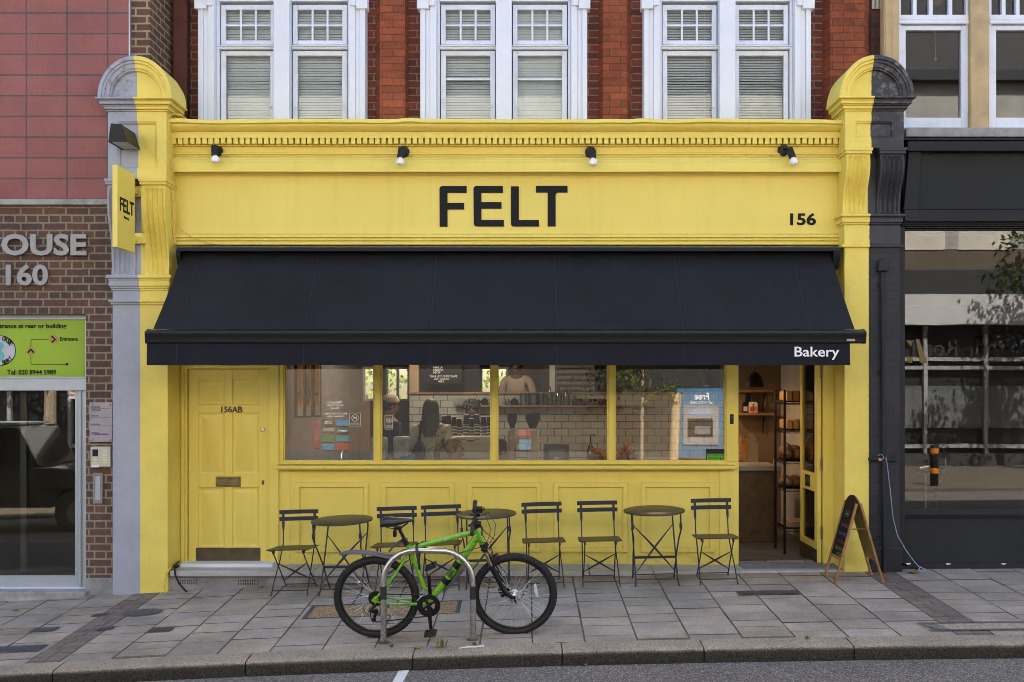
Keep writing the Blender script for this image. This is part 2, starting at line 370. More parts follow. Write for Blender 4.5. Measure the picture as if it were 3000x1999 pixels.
def gravelmat():
    t = NT('resin_gravel'); p = t.pos()
    v = t.n('ShaderNodeTexVoronoi'); v.inputs['Scale'].default_value = 110; t.l(p, v.inputs['Vector'])
    sc_ = t.n('ShaderNodeSeparateColor'); t.l(v.outputs['Color'], sc_.inputs[0])
    c = t.ramp(sc_.outputs[0], [(0, (.20, .10, .04)), (.4, (.42, .24, .10)), (.7, (.58, .40, .20)), (1, (.75, .62, .42))])
    c = t.mix(1, c, t.ramp(v.outputs['Distance'], [(.2, (1.05,)*3), (.65, (.35,)*3)]), 'MULTIPLY')
    t.pr(c, .6, 0, t.bump(v.outputs['Distance'], -.8, .006)); return t.m
def leafmat(name, c1, c2, trans=.45):
    t = NT(name); oi = t.n('ShaderNodeNewGeometry')
    c = t.ramp(oi.outputs['Random Per Island'], [(0, c1), (1, c2)])
    d = t.n('ShaderNodeBsdfDiffuse'); tl = t.n('ShaderNodeBsdfTranslucent'); mx = t.n('ShaderNodeMixShader'); mx.inputs[0].default_value = trans
    t.l(c, d.inputs[0]); t.l(c, tl.inputs[0]); t.l(d.outputs[0], mx.inputs[1]); t.l(tl.outputs[0], mx.inputs[2]); t.l(mx.outputs[0], t.out.inputs[0]); return t.m
M['slab'] = slabmat(); M['asphalt'] = asphaltmat(); M['granite'] = granite(); M['gravel'] = gravelmat()
M['leaf'] = leafmat('street_tree_leaf', (.045, .075, .015), (.12, .15, .03))
M['leafy'] = leafmat('garden_leaf', (.10, .16, .03), (.30, .38, .08), .5)
M['dryleaf'] = leafmat('dry_leaf', (.30, .19, .05), (.5, .33, .08), .2)
M['weed'] = leafmat('kerb_weed', (.14, .15, .03), (.35, .28, .07), .3)
M['joint'] = mk('dirty_joint', (.085, .075, .058), .95, 0, .4, 5)
M['bark'] = mk('pale_bark', (.28, .23, .16), .9, 0, .3, 14, .5, 40, .005)
M['iron'] = mk('cast_iron_cover', (.10, .10, .112), .6, .2, .3, 20, .3, 90, .003)

# ================================================================ pavement, kerb, road
def tone_mesh(name, quads, mat, th=.03):
    """slabs: (x0,x1,y0,y1,dz,colour) laid on the slope with open joints"""
    bm = bmesh.new(); lay = bm.loops.layers.float_color.new('tone')
    for (x0, x1, y0, y1, dz, c) in quads:
        jk = random.random()
        P = [(x0,y0),(x1,y0),(x1,y1),(x0,y1)]
        e = .0025
        Q = [(x0+e,y0+e),(x1-e,y0+e),(x1-e,y1-e),(x0+e,y1-e)]
        top = [bm.verts.new((x, y, gz(x,y)+dz)) for x, y in Q]
        mid = [bm.verts.new((x, y, gz(x,y)+dz-e)) for x, y in P]
        bot = [bm.verts.new((x, y, gz(x,y)-th)) for x, y in P]
        fs = [bm.faces.new(top)]
        for j in range(4):
            fs.append(bm.faces.new((mid[j], mid[(j+1) % 4], top[(j+1) % 4], top[j])))
            fs.append(bm.faces.new((bot[j], bot[(j+1) % 4], mid[(j+1) % 4], mid[j])))
        for q, f in enumerate(fs):
            for l in f.loops: l[lay] = (*c, 1) if q == 0 else ((.13, .112, .09, 1) if jk < .6 else (.07, .06, .047, 1))
    me = bpy.data.meshes.new(name); bm.to_mesh(me); bm.free(); me.materials.append(mat)
    o = bpy.data.objects.new(name, me); COL.objects.link(o); return o
rs = random.Random(3)
def slabtone():
    k = rs.uniform(.85, 1.10); w = rs.uniform(-.012, .022)
    return ((.355+w)*k, (.305+w*.5)*k, (.258-w*.4)*k)
KB = KY + .215
quads = []
bands = [(-3.86, -3.60), (3.32, 3.60)]
edges = [-7.9]
while edges[-1] < 7.6:
    x = edges[-1]; nx = x + .405
    for a, b in bands:
        if x < a - .02 and nx > a - .14: nx = a
        if abs(x - a) < .02: nx = b
    edges.append(nx)
cover = [G(735, 1421), G(1072, 1410), G(1062, 1380), G(768, 1380)]
cx0, cx1 = -1.93, -.59; cy0, cy1 = cover[0].y, cover[2].y
for x0, x1 in zip(edges, edges[1:]):
    isband = any(abs(x0-a) < .02 for a, b in bands)
    y = .55 if x0 > -4.2 else .3
    if isband:
        while y > KB + .02:
            y2 = max(KB, y - .105); k = rs.uniform(.8, 1.15); c = (.205*k, .158*k, .132*k)
            cut = rs.choice([.33, .5, .66])
            quads += [(x0+.003, x0+(x1-x0)*cut-.002, y2+.003, y-.002, rs.uniform(-.001,.002), c), (x0+(x1-x0)*cut+.002, x1-.003, y2+.003, y-.002, rs.uniform(-.001,.002), (c[0]*.92, c[1]*.95, c[2]))]
            y = y2
        continue
    y -= rs.choice([0, .12, .2, .28])
    quads.append((x0+.004, x1-.004, y, .6, 0, slabtone()))
    while y > KB + .02:
        d = rs.choice([.20, .27, .27, .30, .30]); y2 = y - d
        small = False
        if y2 < KB + .13:
            if y2 < KB + .02 or rs.random() < .45: y2 = KB
        if y - y2 > .5: y2 = y - .30
        if cx0 - .08 < .5*(x0+x1) < cx1 + .08 and y2 < cy1 and y > cy0:
            if x0 < cx0 - .02: quads.append((x0+.003, cx0-.006, cy0+.004, cy1-.004, 0, slabtone()))
            if x1 > cx1 + .02: quads.append((cx1+.006, x1-.003, cy0+.004, cy1-.004, 0, slabtone()))
            if y > cy1 + .03: quads.append((x0+.004, x1-.004, cy1+.01, y-.005, 0, slabtone()))
            y = cy0; continue
        if y - y2 < .14:
            for j in range(4):
                k = rs.uniform(.85, 1.15); w = (x1-x0)/4
                quads.append((x0+j*w+.003, x0+(j+1)*w-.003, y2+.005, y-.005, rs.uniform(-.002,.001), (.175*k, .115*k, .09*k)))
        else:
            quads.append((x0+.003+rs.uniform(0,.003), x1-.003-rs.uniform(0,.003), y2+.002+rs.choice([0,.001,.002,.006]), y-.002-rs.choice([0,.001,.003]), rs.uniform(-.003, .002), slabtone()))
        y = y2
pav = struct(tone_mesh('pavement', quads, M['slab']))
b = MB(); N = 120
for i in range(N):
    x0 = -30+60*i/N; x1 = -30+60*(i+1)/N
    b.poly([(x0, KB-.01, gz(x0,KB)-.0045), (x1, KB-.01, gz(x1,KB)-.0045), (x1, .7, gz(x1,.7)-.0045), (x0, .7, gz(x0,.7)-.0045)])
for i in range(N):
    x0 = -30+60*i/N; x1 = -30+60*(i+1)/N
    b.poly([(x0, KY+.04, gz(x0,KY)-.3), (x1, KY+.04, gz(x1,KY)-.3), (x1, KY+.04, gz(x1,KY)-.012), (x0, KY+.04, gz(x0,KY)-.012)]); b.poly([(x0, KY+.04, gz(x0,KY)-.012), (x1, KY+.04, gz(x1,KY)-.012), (x1, KB-.01, gz(x1,KB)-.012), (x0, KB-.01, gz(x0,KB)-.012)])
struct(b.build('pavement_bed', M['joint'], smooth=False))
# kerb stones: each a block with a worn rounded arris
ke = [-30, -12, -8.6, -6.9, -5.2, -3.55]
for u in (563, 948, 1292, 1618, 1963): ke.append(X(u, KY))
ke += [4.0, 5.1, 6.4, 12, 30]; ke = sorted(ke)
KH = .115
b = MB()
for x0, x1 in zip(ke, ke[1:]):
    n = max(2, int((x1-x0)/.06)); rows = []
    if x1 - x0 > 3: n = 12
    for i in range(n+1):
        x = x0 + .005 + (x1-x0-.010)*i/n; zt = gz(x, KY)
        chip = .006*noise.noise(Vector((x*6, 0, 1))) + .004*noise.noise(Vector((x*17, 3, 1)))
        e = 0
        if i in (0, n): e = .006
        wv = .005*noise.noise(Vector((x*2.2, 5, 1)))
        rows.append([(x, KB, zt+.012-e), (x, KY+.10, zt+.005-e+wv), (x, KY+.035, zt-.001-e+wv), (x, KY+.014+chip*.5, zt-.008-e), (x, KY+.003+chip, zt-.022-e), (x, KY-.002+chip+e, zt-.05), (x, KY-.004+chip+e, zt-.09), (x, KY+.002+e, zt-KH-.05)])
    q = len(rows[0]); vs = [p for r_ in rows for p in r_]; fs = []
    for i in range(n):
        for j in range(q-1): fs.append((i*q+j, (i+1)*q+j, (i+1)*q+j+1, i*q+j+1))
    fs.append([j for j in range(q)]); fs.append([n*q+j for j in range(q)][::-1]); b.add(vs, fs)
struct(b.build('kerb', M['granite'], ang=60))
OKY = -9.2                                                        # kerb of the far pavement
def rz(x, y): return gz(x, KY) - KH + .018*min(KY - y, 3.3)
b = MB(); ys = [KY+.1, KY-.5, KY-1.5, -5.9, -7.5, OKY]
for i in range(80):
    x0 = -30+.75*i; x1 = x0+.75
    for a, c in zip(ys, ys[1:]): b.poly([(x0,a,rz(x0,a)), (x1,a,rz(x1,a)), (x1,c,rz(x1,c)), (x0,c,rz(x0,c))])
struct(b.build('road', M['asphalt'], ang=60))
p = [G(905, 1563), G(929, 1563), G(941, 1537), G(917, 1540)]
def onroad(u, v):
    y = -3.
    for _ in range(60):
        h = EYE - rz(X(u,y), y); y = .5*y + .5*(F*h/(v-CV)+CAMY)
    return Vector((X(u,y), y, rz(X(u,y),y)+.004))
b = MB(); b.poly([onroad(900, 1572), onroad(924, 1572), onroad(943, 1537), onroad(918, 1539)])
struct(b.build('road_marking', mk('worn_white_line', (.62, .62, .60), .7, 0, .12, 12, 0, 60, .004, (.16, .155, .15, .6), 9), smooth=False))
b = MB()
for i in range(80):
    x0 = -30+.75*i; x1 = x0+.75
    zz = lambda x: g(x) - .08
    b.poly([(x0,OKY,zz(x0)), (x1,OKY,zz(x1)), (x1,-15.2,zz(x1)), (x0,-15.2,zz(x0))]); b.poly([(x0,OKY,zz(x0)-.2), (x1,OKY,zz(x1)-.2), (x1,OKY,zz(x1)), (x0,OKY,zz(x0))])
struct(b.build('far_pavement', mk('far_paving', (.115, .092, .066), .85, 0, .2, 2.5), smooth=False))
b = MB(); b.poly([(-80,-60,-3.2),(80,-60,-3.2),(80,60,-3.2),(-80,60,-3.2)])
struct(b.build('ground', M['joint'], smooth=False))
# inspection cover filled with resin gravel
t = thing('inspection_cover', 'long gravel filled access cover with metal edge strips behind the green bicycle', 'access cover', (.5*(cx0+cx1), .5*(cy0+cy1), gz(-1.2, cy0)))
def gp(x, y, dz=.0): return Vector((x, y, gz(x, y)+dz))
xm = .5*(cx0+cx1)
for a, c in ((cx0+.03, xm-.035), (xm+.035, cx1-.03)):
    b = MB(); b.poly([gp(a,cy0+.03), gp(c,cy0+.03), gp(c,cy1-.02), gp(a,cy1-.02)]); b.build('gravel_tray', M['gravel'], t, smooth=False)
b = MB()
for a in (cx0+.0, cx0+.016, xm-.03, xm-.006, xm+.018, cx1-.026, cx1-.010):
    q = [gp(a,cy0), gp(a+.009,cy0), gp(a+.009,cy1), gp(a,cy1)]; b.poly([v+Vector((0,0,.005)) for v in q])
for y in (cy0+.004, cy1-.012):
    b.poly([gp(cx0,y,.004), gp(cx1,y,.004), gp(cx1,y+.010,.004), gp(cx0,y+.010,.004)])
b.build('edge_strip', M['iron'], t, smooth=False)
# small iron covers in the paving
def ground_cover(name, label, u0, u1, v0, v1, mat, round_=False, n=6, rim=True):
    c = G(.5*(u0+u1), .5*(v0+v1)); a = G(u0, .5*(v0+v1)); d = G(u1, .5*(v0+v1)); f = G(.5*(u0+u1), v1); k = G(.5*(u0+u1), v0)
    w = (d.x-a.x)/2; h = (k.y-f.y)/2
    b = MB()
    if round_:
        ring = [gp(c.x+w*math.cos(i*math.pi/16), c.y+h*math.sin(i*math.pi/16), .004) for i in range(32)]; b.poly(ring)
        for i in range(-4, 5):
            x = c.x+i*w/5; yy = h*math.sqrt(max(0, 1-(i/5)**2))*.85; q = [gp(x-.008,c.y-yy,.007), gp(x+.008,c.y-yy,.007), gp(x+.008,c.y+yy,.007), gp(x-.008,c.y+yy,.007)]; b.poly(q)
    else:
        b.poly([gp(c.x-w,c.y-h,.004), gp(c.x+w,c.y-h,.004), gp(c.x+w,c.y+h,.004), gp(c.x-w,c.y+h,.004)])
        for i in range(n):
            x = c.x-w+2*w*(i+.5)/n; b.poly([gp(x-w/n*.45,c.y-h*.8,.009), gp(x+w/n*.45,c.y-h*.8,.009), gp(x+w/n*.45,c.y+h*.8,.009), gp(x-w/n*.45,c.y+h*.8,.009)])
    tag(b.build(name, mat, smooth=False), label, 'cover')
ground_cover('manhole_cover', 'round bluish iron manhole cover in the paving near the left pillar', 284, 370, 1400, 1416, M['iron'], True)
ground_cover('valve_cover', 'small dark rectangular iron cover beside the left brick paver band', 228, 260, 1441, 1449, M['iron'])
ground_cover('valve_cover', 'small iron cover left of the paver band, nearest the shop front', 215, 245, 1411, 1417, M['iron'])
ground_cover('drain_cover', 'ribbed iron cover in the paving near the left edge of the photo', 74, 130, 1443, 1452, M['iron'])
ground_cover('drain_grate', 'wide ribbed iron grate by the kerb at the left edge', -20, 95, 1485, 1500, M['iron'], n=14)
ground_cover('stopcock_cover', 'broken small cover with rubble in the paving below the door', 345, 395, 1443, 1453, M['joint'])
ground_cover('slot_cover', 'long narrow brown iron cover in the paving before the shop doorway', 1693, 1836, 1358, 1368, mk('rusty_iron_cover', (.085, .062, .052), .65, .3, .2, 20), n=3)
# long gravelled channel at the right
t = thing('channel_cover', 'long stone filled channel cover with dark ribbed edges by the right kerb', 'access cover', G(2250, 1441))
a, c, d, e = G(2135, 1451), G(2420, 1450), G(2420, 1432), G(2100, 1433)
b = MB(); b.poly([gp(a.x+.1,a.y,.004), gp(c.x,a.y,.004), gp(c.x,d.y,.004), gp(a.x,d.y,.004)]); b.build('stone_fill', mk('loose_stone_fill', (.30, .26, .19), .9, 0, .45, 40, .8, 60, .01), t, smooth=False)
b = MB()
for k in range(4): x = a.x-.0+k*.04; b.poly([gp(x+.05,a.y-.005,.009), gp(x+.062,a.y-.005,.009), gp(x-.018,d.y+.005,.009), gp(x-.03,d.y+.005,.009)])
for y in (a.y-.02, a.y+.01, d.y-.0, d.y+.022): b.poly([gp(a.x,y,.0095), gp(c.x,y,.0095), gp(c.x,y+.014,.0095), gp(a.x,y+.014,.0095)])
b.build('ribbed_edge', M['iron'], t, smooth=False)
# litter and weeds
def leaf(u, v, s, label, road=False, mat='dryleaf', k=0):
    c = onroad(u, v) if road else G(u, v); r = random.Random(k*7+1); a = r.uniform(0, 6.3)
    b = MB(); n = 7; top = []
    for i in range(n):
        tt = i/(n-1); w = math.sin(math.pi*min(1, tt*1.05))*.42*s; top.append((tt*s-s/2, w))
    row = []
    for x, w in top: row += [(x, -w, .012*abs(w)/s*20*s+.006), (x, 0, .006+.01*math.sin(x/s*3)), (x, w, .02*abs(w)/s*12*s+.006)]
    vs = [c+Vector((x*math.cos(a)-y*math.sin(a), x*math.sin(a)+y*math.cos(a), z)) for x, y, z in row]
    fs = []
    for i in range(n-1):
        for j in range(2): fs.append((i*3+j, i*3+3+j, i*3+4+j, i*3+1+j))
    b.add(vs, fs); o = b.build('fallen_leaf', M[mat]); tag(o, label, 'leaf', 'fallen leaves on the street'); return o
leaf(2098, 1317, .12, 'dry yellow leaf on the paving beside the dark shop pier', k=1)
leaf(2043, 1506, .08, 'ochre leaf lying in the gutter right of the third kerb joint', True, k=2)
leaf(2405-1900+1897, 1499, .06, 'yellow leaf in the gutter at the far right edge', True, k=3)
leaf(1214+450, 1511, .06, 'small tan leaf in the gutter under the middle of the right kerb', True, k=4)
leaf(1230+300, 1523, .05, 'pale leaf in the gutter below the doorway side of the kerb', True, k=5)
leaf(600, 1350, .07, 'brown leaf on the paving under the cracked plinth beside the first chair', k=6)
leaf(36, 1403, .08, 'curled tan leaf against the entrance step at the far left', k=7)
leaf(1917, 1330, .05, 'yellow leaf under the table by the doorway', k=8)
leaf(1130, 1350, .09, 'crumpled brown leaf on the paving behind the bicycle', k=9)
leaf(960, 1490, .06, 'brown leaf by the kerb between the legs of the bicycle stand', k=10)
leaf(1345, 1530, .05, 'reddish leaf lying on the asphalt below the kerb', True, k=11)
b = MB(); c = G(1085, 1491)
b.tube([c+Vector((-.10,-.03,.010)), c+Vector((-.03,0,.014)), c+Vector((.02,.012,.010)), c+Vector((.09,.04,.014))], [.003,.006,.005,.007], 5, flat=.35); tag(b.build('paper_scrap', M['paper']), 'white torn paper strip on the paving edge before the kerb', 'litter')
def weed(u, v, h, n, k, label):
    c = G(u, v); r = random.Random(k); b = MB()
    for i in range(n):
        a = r.uniform(0, 6.28); l = h*r.uniform(.5, 1.1); w = .0022+h*.018; s = r.uniform(.15, .6); o = Vector((r.uniform(-.4,.4)*h, r.uniform(-.15,.15)*h, 0))
        p0 = c+o; p1 = p0+Vector((math.cos(a)*l*s*.5, math.sin(a)*l*s*.5, l*.6)); p2 = p0+Vector((math.cos(a)*l*s, math.sin(a)*l*s, l*.9)); q = Vector((-math.sin(a), math.cos(a), 0))*w
        b.add([p0-q*.5, p0+q*.5, p1+q, p1-q, p2], [(0,1,2,3), (3,2,4)])
        if i % 3 == 0:
            for j in range(3):
                d = p1.lerp(p2, j/3); e = Vector((r.uniform(-1,1), r.uniform(-1,1), .4))*h*.18; b.add([d, d+e+q, d+e*1.6, d+e-q], [(0,1,2,3)])
    tag(b.build('weed', M['weed'], smooth=False), label, 'weed', 'weeds along the kerb')
weed(1016, 1490, .10, 20, 1, 'tall straw coloured weed growing at the kerb joint under the bicycle pedal')
weed(900, 1488, .03, 40, 2, 'flat dark green weed patch by the foot of the left stand leg')
weed(1090, 1483, .03, 30, 3, 'low green weed by the foot of the right stand leg')
weed(1855, 1470, .035, 22, 4, 'small yellow green weed growing in the right kerb joint')
weed(505, 1347, .04, 22, 5, 'small green weed against the foot of the yellow pillar')
weed(1010-120, 1481, .025, 30, 6, 'mossy tuft between the stand leg and the kerb')
# ================================================================ left building
LB = thing('office_building', 'brown brick office block with terracotta tile cladding left of the yellow shop', 'building', (-7, .3, 0))
YL = .05
xe = X(198, YL)                                                     # right edge of the entrance opening
zt = Z(722, YL)
b = MB()
b.box(-16, xe, YL, .5, zt, Z(472, YL)); b.box(xe, -4.05, YL, .5, Z(1330, YL), Z(472, YL))
b.build('brick_wall', M['brownbrick'], LB, smooth=False)
b = MB(); b.box(xe-.005, -4.06, YL-.012, .5, -.4, Z(1328, YL)); b.build('plinth', M['greyrender'], LB, bevel=.012)
b = MB(); b.box(-16, -4.02, -.01, .5, Z(471, 0), Z(457.5, 0)); b.build('string_course', M['concrete'], LB, bevel=.006)
b = MB(); b.box(-16, X(296, 0), .0, .5, Z(457, 0), 11); b.build('tile_cladding', M['tile'], LB, smooth=False)
b = MB(); b.box(X(296, 0), X(299, 0), -.004, .5, Z(457, 0), 11); b.build('edge_trim', M['alu'], LB, smooth=False)
b = MB(); b.box(X(299, .03)+.001, X(345, .03), .03, 1.2, 4.0, 11); b.build('brick_pier', M['brownbrick2'], LB, smooth=False)
b = MB(); b.box(-16, -4.06, .5, .8, 3.2, 11); b.box(-16, -15.6, .5, 8, -1, 11); b.box(-16, -3.9, .5, 8, 10.8, 11); b.box(-16, -4.0, 7.6, 8, -1, 10.8); b.build('shell_wall', M['darkwall'], LB, smooth=False)
# steel letters
def fit(u0, u1, v0, v1, y): return (X(u0, y), X(u1, y), Z(v1, y), Z(v0, y))
text('lettering', 'OUSE', fit(4, 200, 538, 588, YL-.03), YL-.02, M['letters_steel'], LB, .025, .035)
text('house_number', '160', fit(14.5, 112, 607.5, 657, YL-.03), YL-.02, M['letters_steel'], LB, .025, .03)
# entrance: frame, green sign light, door
yd = .16
b = MB()
b.box(-16, xe, yd, yd+.12, Z(735, yd), zt+.02)
b.box(-16, xe, yd-.03, yd+.1, Z(898, yd), Z(866, yd)); b.box(-16, xe, yd-.038, yd-.03, Z(871, yd), Z(868, yd))
b.box(X(190, yd), xe, yd-.01, yd+.1, -.3, Z(898, yd)); b.box(X(196, yd), xe-.001, yd-.012, yd+.1, Z(866, yd), Z(735, yd))
b.build('door_frame', M['alu'], LB, bevel=.004)
dr = MB(); ydr = yd+.0
x1 = X(189, ydr); x0 = X(178.5, ydr)
dr.tube([(.5*(x0+x1), ydr+.01, Z(1352, ydr)), (.5*(x0+x1), ydr+.01, Z(882, ydr))], .5*(x1-x0), 14)
dr.box(-9, X(173, ydr), ydr, ydr+.05, Z(898, ydr), Z(882, ydr)); dr.box(-9, X(178, ydr), ydr+.003, ydr+.05, Z(1350, ydr), Z(1323, ydr)); dr.box(X(172.5, ydr), X(178.5, ydr), ydr+.001, ydr+.05, Z(1323, ydr), Z(882, ydr))
dr.box(X(52, ydr+.3), X(66, ydr+.3), ydr+.25, ydr+.3, Z(1323, ydr), Z(900, ydr))
door = dr.build('entrance_door', M['alu'], LB)
b = MB(); b.box(-9, X(174, yd), yd+.02, yd+.026, Z(1324, yd), Z(897, yd)); b.build('pane', M['glass_l'], door, smooth=False)
b = MB(); b.box(X(158, yd+.015), X(172, yd+.015), yd+.0165, yd+.019, Z(917, yd), Z(900, yd)); b.build('door_sticker', M['paper'], door, smooth=False)
b = MB(); b.box(X(159, yd+.015), X(171, yd+.015), yd+.0145, yd+.0165, Z(910.5, yd), Z(906.5, yd)); b.build('sticker_print', mk('red_print', (.6, .1, .12), .5), door, smooth=False)
b = MB(); b.box(-16, X(250-53, yd)-.02+.1, -.06, .3, Z(1384, 0)-.15, Z(1358, 0)); st = b.build('entrance_step', M['concrete'], LB, bevel=.012)
b = MB(); b.box(-16, xe, .12, .3, Z(1358, .1), Z(1352, .1)); b.build('door_sill', M['white'], LB, bevel=.003)
b = MB(); b.box(-14, -9.2, .3, .34, -.2, 3.2); b.box(-14, -4.2, 3.4, 3.5, -.4, 3.2); b.box(-14, -4.2, .3, 3.4, 3.0, 3.1); b.box(-4.22, -4.12, .45, 3.4, -.4, 3.1); b.build('lobby_wall', mk('dim_lobby_wall', (.22, .21, .185), .8), LB, smooth=False)
b = MB(); b.box(-14, -4.1, .17, 3.5, -.5, Z(1350, .2)-.01); b.build('lobby_floor', M['floor'], LB, smooth=False)
# lime sign panel above the door
ys = yd+.02
sg = MB(); sg.box(-16, X(196, ys), ys, ys+.02, Z(866, ys), Z(736, ys)); sign = sg.build('nursery_sign', M['limesign'], LB, smooth=False)
yt = ys-.002
text('lettering', 'entrance at rear or building', fit(-15, 152.5, 744, 758, yt), yt, M['letter'], sign, .003, .02)
text('lettering', 'Entrance', fit(138, 178.5, 774.5, 783.5, yt), yt, M['letter'], sign, .003, .02)
text('lettering', 'Tel: 020 8944 5989', fit(16.5, 129, 850, 861.5, yt), yt, M['letter'], sign, .003, .02)
def disc(mb, u, v, r, y, n=28):
    c = (X(u, y), Z(v, y)); rr = r*(y-CAMY)/F
    mb.prism([(c[0]+rr*math.cos(2*math.pi*i/n), c[1]+rr*math.sin(2*math.pi*i/n)) for i in range(n)], y, y+.0018)
b = MB()
for u, v in ((71, 807.5), (123, 780)): disc(b, u, v, 10.6, yt-.0005)
b.build('arrow_disc', M['buff'], sign, smooth=False)
b = MB(); disc(b, 154, 837.5, 3, yt)
q = lambda u, v: (X(u, yt), yt-.0005, Z(v, yt))
b.tube([q(112, 780), q(75, 780), q(72, 781), q(71, 784), q(71, 797)], .0025, 6); b.tube([q(71, 818), q(71, 833), q(72, 836.5), q(75, 837.5), q(154, 837.5)], .0025, 6)
q2 = lambda u, v: (X(u, yt), yt-.004, Z(v, yt))
b.tube([q2(119.5, 773.5), q2(127, 780), q2(119.5, 786.5)], .0085, 6); b.tube([q2(64.5, 810.5), q2(71, 803), q2(77.5, 810.5)], .0085, 6)
b.build('route_print', M['letter'], sign)
b = MB(); disc(b, 1.5, 806, 34, yt-.0005, 48); b.build('emblem_disc', M['greyvinyl'], sign, smooth=False)
b = MB(); c0 = (X(1.5, yt), Z(806, yt)); rr = 34*(yt-CAMY)/F
b.tube([(c0[0]+rr*math.cos(a*math.pi/30), yt-.001, c0[1]+rr*math.sin(a*math.pi/30)) for a in range(61)], .003, 5); b.build('emblem_ring', M['letter'], sign)
b = MB()                                                            # plain sea animal outline in teal
q3 = lambda u, v: (X(u, yt), Z(v, yt))
b.prism([q3(-12,790), q3(-2,785), q3(6,787), q3(10,794), q3(6,801), q3(2,806), q3(8,812), q3(11,820), q3(7,828), q3(-4,831), q3(-10,826), q3(-6,818), q3(-8,808), q3(-14,800)], yt-.003, yt-.001); b.build('emblem_figure', M['teal'], sign, smooth=False)
def arc_text(s, cx, cz, r, a0, a1, h, up=True):
    for i, ch in enumerate(s):
        a = R(a0+(a1-a0)*i/max(1, len(s)-1)); o = text('lettering', ch, (-h*.38, h*.38, -h/2, h/2), yt-.003, M['letter'], sign, .003, .03)
        if o is None: continue
        rot = Matrix.Rotation(-(a-math.pi/2) if up else -(a+math.pi/2), 4, 'Y'); o0 = ORG[o.name]
        for v in o.data.vertices:
            p = v.co+o0; p = rot @ Vector((p.x, 0, p.z)) + Vector((cx+r*math.cos(a), p.y, cz+r*math.sin(a))); v.co = p-o0
arc_text('ORSE', c0[0], c0[1], rr*.84, 75, 36, .045)
arc_text('SERY', c0[0], c0[1], rr*.84, -76, -38, .045, False)
# wall plates right of the entrance
def plate_thing(name, label, cat, u0, u1, v0, v1):
    return thing(name, label, cat, (X(.5*(u0+u1), YL), YL, Z(.5*(v0+v1), YL)))
t = plate_thing('name_plate', 'clear acrylic tenants name plate with four steel studs on the brick pier', 'name plate', 205, 257, 925, 1016)
b = MB(); b.box(X(205, 0), X(256.5, 0), .005, .012, Z(1016, 0), Z(925, 0)); b.build('plate', mk('frosted_acrylic', (.33, .29, .31), .3), t, bevel=.002)
b = MB()
for u in (210.5, 252.5):
    for v in (930.5, 1010.5): b.lathe([(0, -.012), (.008, -.011), (.009, -.004), (.009, .045)], (X(u, 0), .0, Z(v, 0)), 12, Matrix.Rotation(R(-90), 3, 'X'))
b.build('stud', M['steel'], t)
for s, (u0, u1, v0, v1) in (('GROUND FLOOR', (209, 230, 934, 937)), ('agroup', (212, 231, 941, 945.5)), ('FIRST FLOOR', (209, 226, 954.5, 957.5)), ('SECOND FLOOR', (209, 230, 974, 977)), ('THIRD FLOOR', (209, 228, 993.5, 996.5))):
    text('lettering', s, fit(u0, u1, v0, v1, .004), .0045, M['letter'], t, .001)
b = MB(); b.box(X(216, 0), X(248, 0), .002, .0045, Z(1000, 0), Z(996.5, 0)); b.build('purple_bar', mk('purple_vinyl', (.13, .07, .25), .5), t, smooth=False)
b = MB()
for v in (938.5, 959, 978.5, 998.2): b.box(X(209, 0), X(254, 0), .0035, .0048, Z(v+.5, 0), Z(v, 0))
b.build('ruled_line', M['letter'], t, smooth=False)
t = plate_thing('intercom', 'beige two column door intercom with lit name buttons on the brick pier', 'intercom', 207, 253, 1027, 1073)
b = MB(); b.box(X(207.6, 0), X(253, 0), .0, .05, Z(1073, 0), Z(1027, 0)); b.build('housing', mk('beige_enamel', (.47, .45, .39), .4), t, bevel=.005)
b = MB(); b.box(X(212.5, 0), X(225.5, 0), -.003, .01, Z(1049, 0), Z(1033, 0)); b.build('speaker_grille', M['black'], t, smooth=False)
for k in range(9):
    b = MB(); u0, v0 = (235.5, 1033+5.7*k) if k < 6 else (212.5, 1050.5+5.7*(k-6)); b.box(X(u0, 0), X(u0+12.5, 0), -.005, .01, Z(v0+4, 0), Z(v0, 0)); b.build('button', mk('button', (.6, .57, .38), .4) if k == 0 else bpy.data.materials['button'], t, bevel=.002)
b = MB(); b.box(X(211, 0), X(229, 0), -.008, -.004, Z(1074, 0), Z(1068, 0)); b.build('paper_label', M['paper'], t, smooth=False)
t = plate_thing('letter_plate', 'tall narrow steel letter plate on the brick pier under the intercom', 'letterbox', 212, 234, 1087, 1157)
b = MB(); b.loops(X(212, .02), X(234.5, .02), Z(1158, .02), Z(1087.5, .02), [(0, .05), (0, .03), (.02, .03), (.022, .038)]); b.build('plate', M['letters_steel'], t, bevel=.002)
b = MB(); b.box(X(217.5, .02), X(228.5, .02), .034, .04, Z(1150, .02), Z(1095, .02)); b.build('flap', M['alu'], t, bevel=.002)

# ================================================================ the bakery building
BB = thing('bakery_building', 'yellow painted bakery shop front under a red brick upper floor with white windows', 'building', (0, .4, 0))
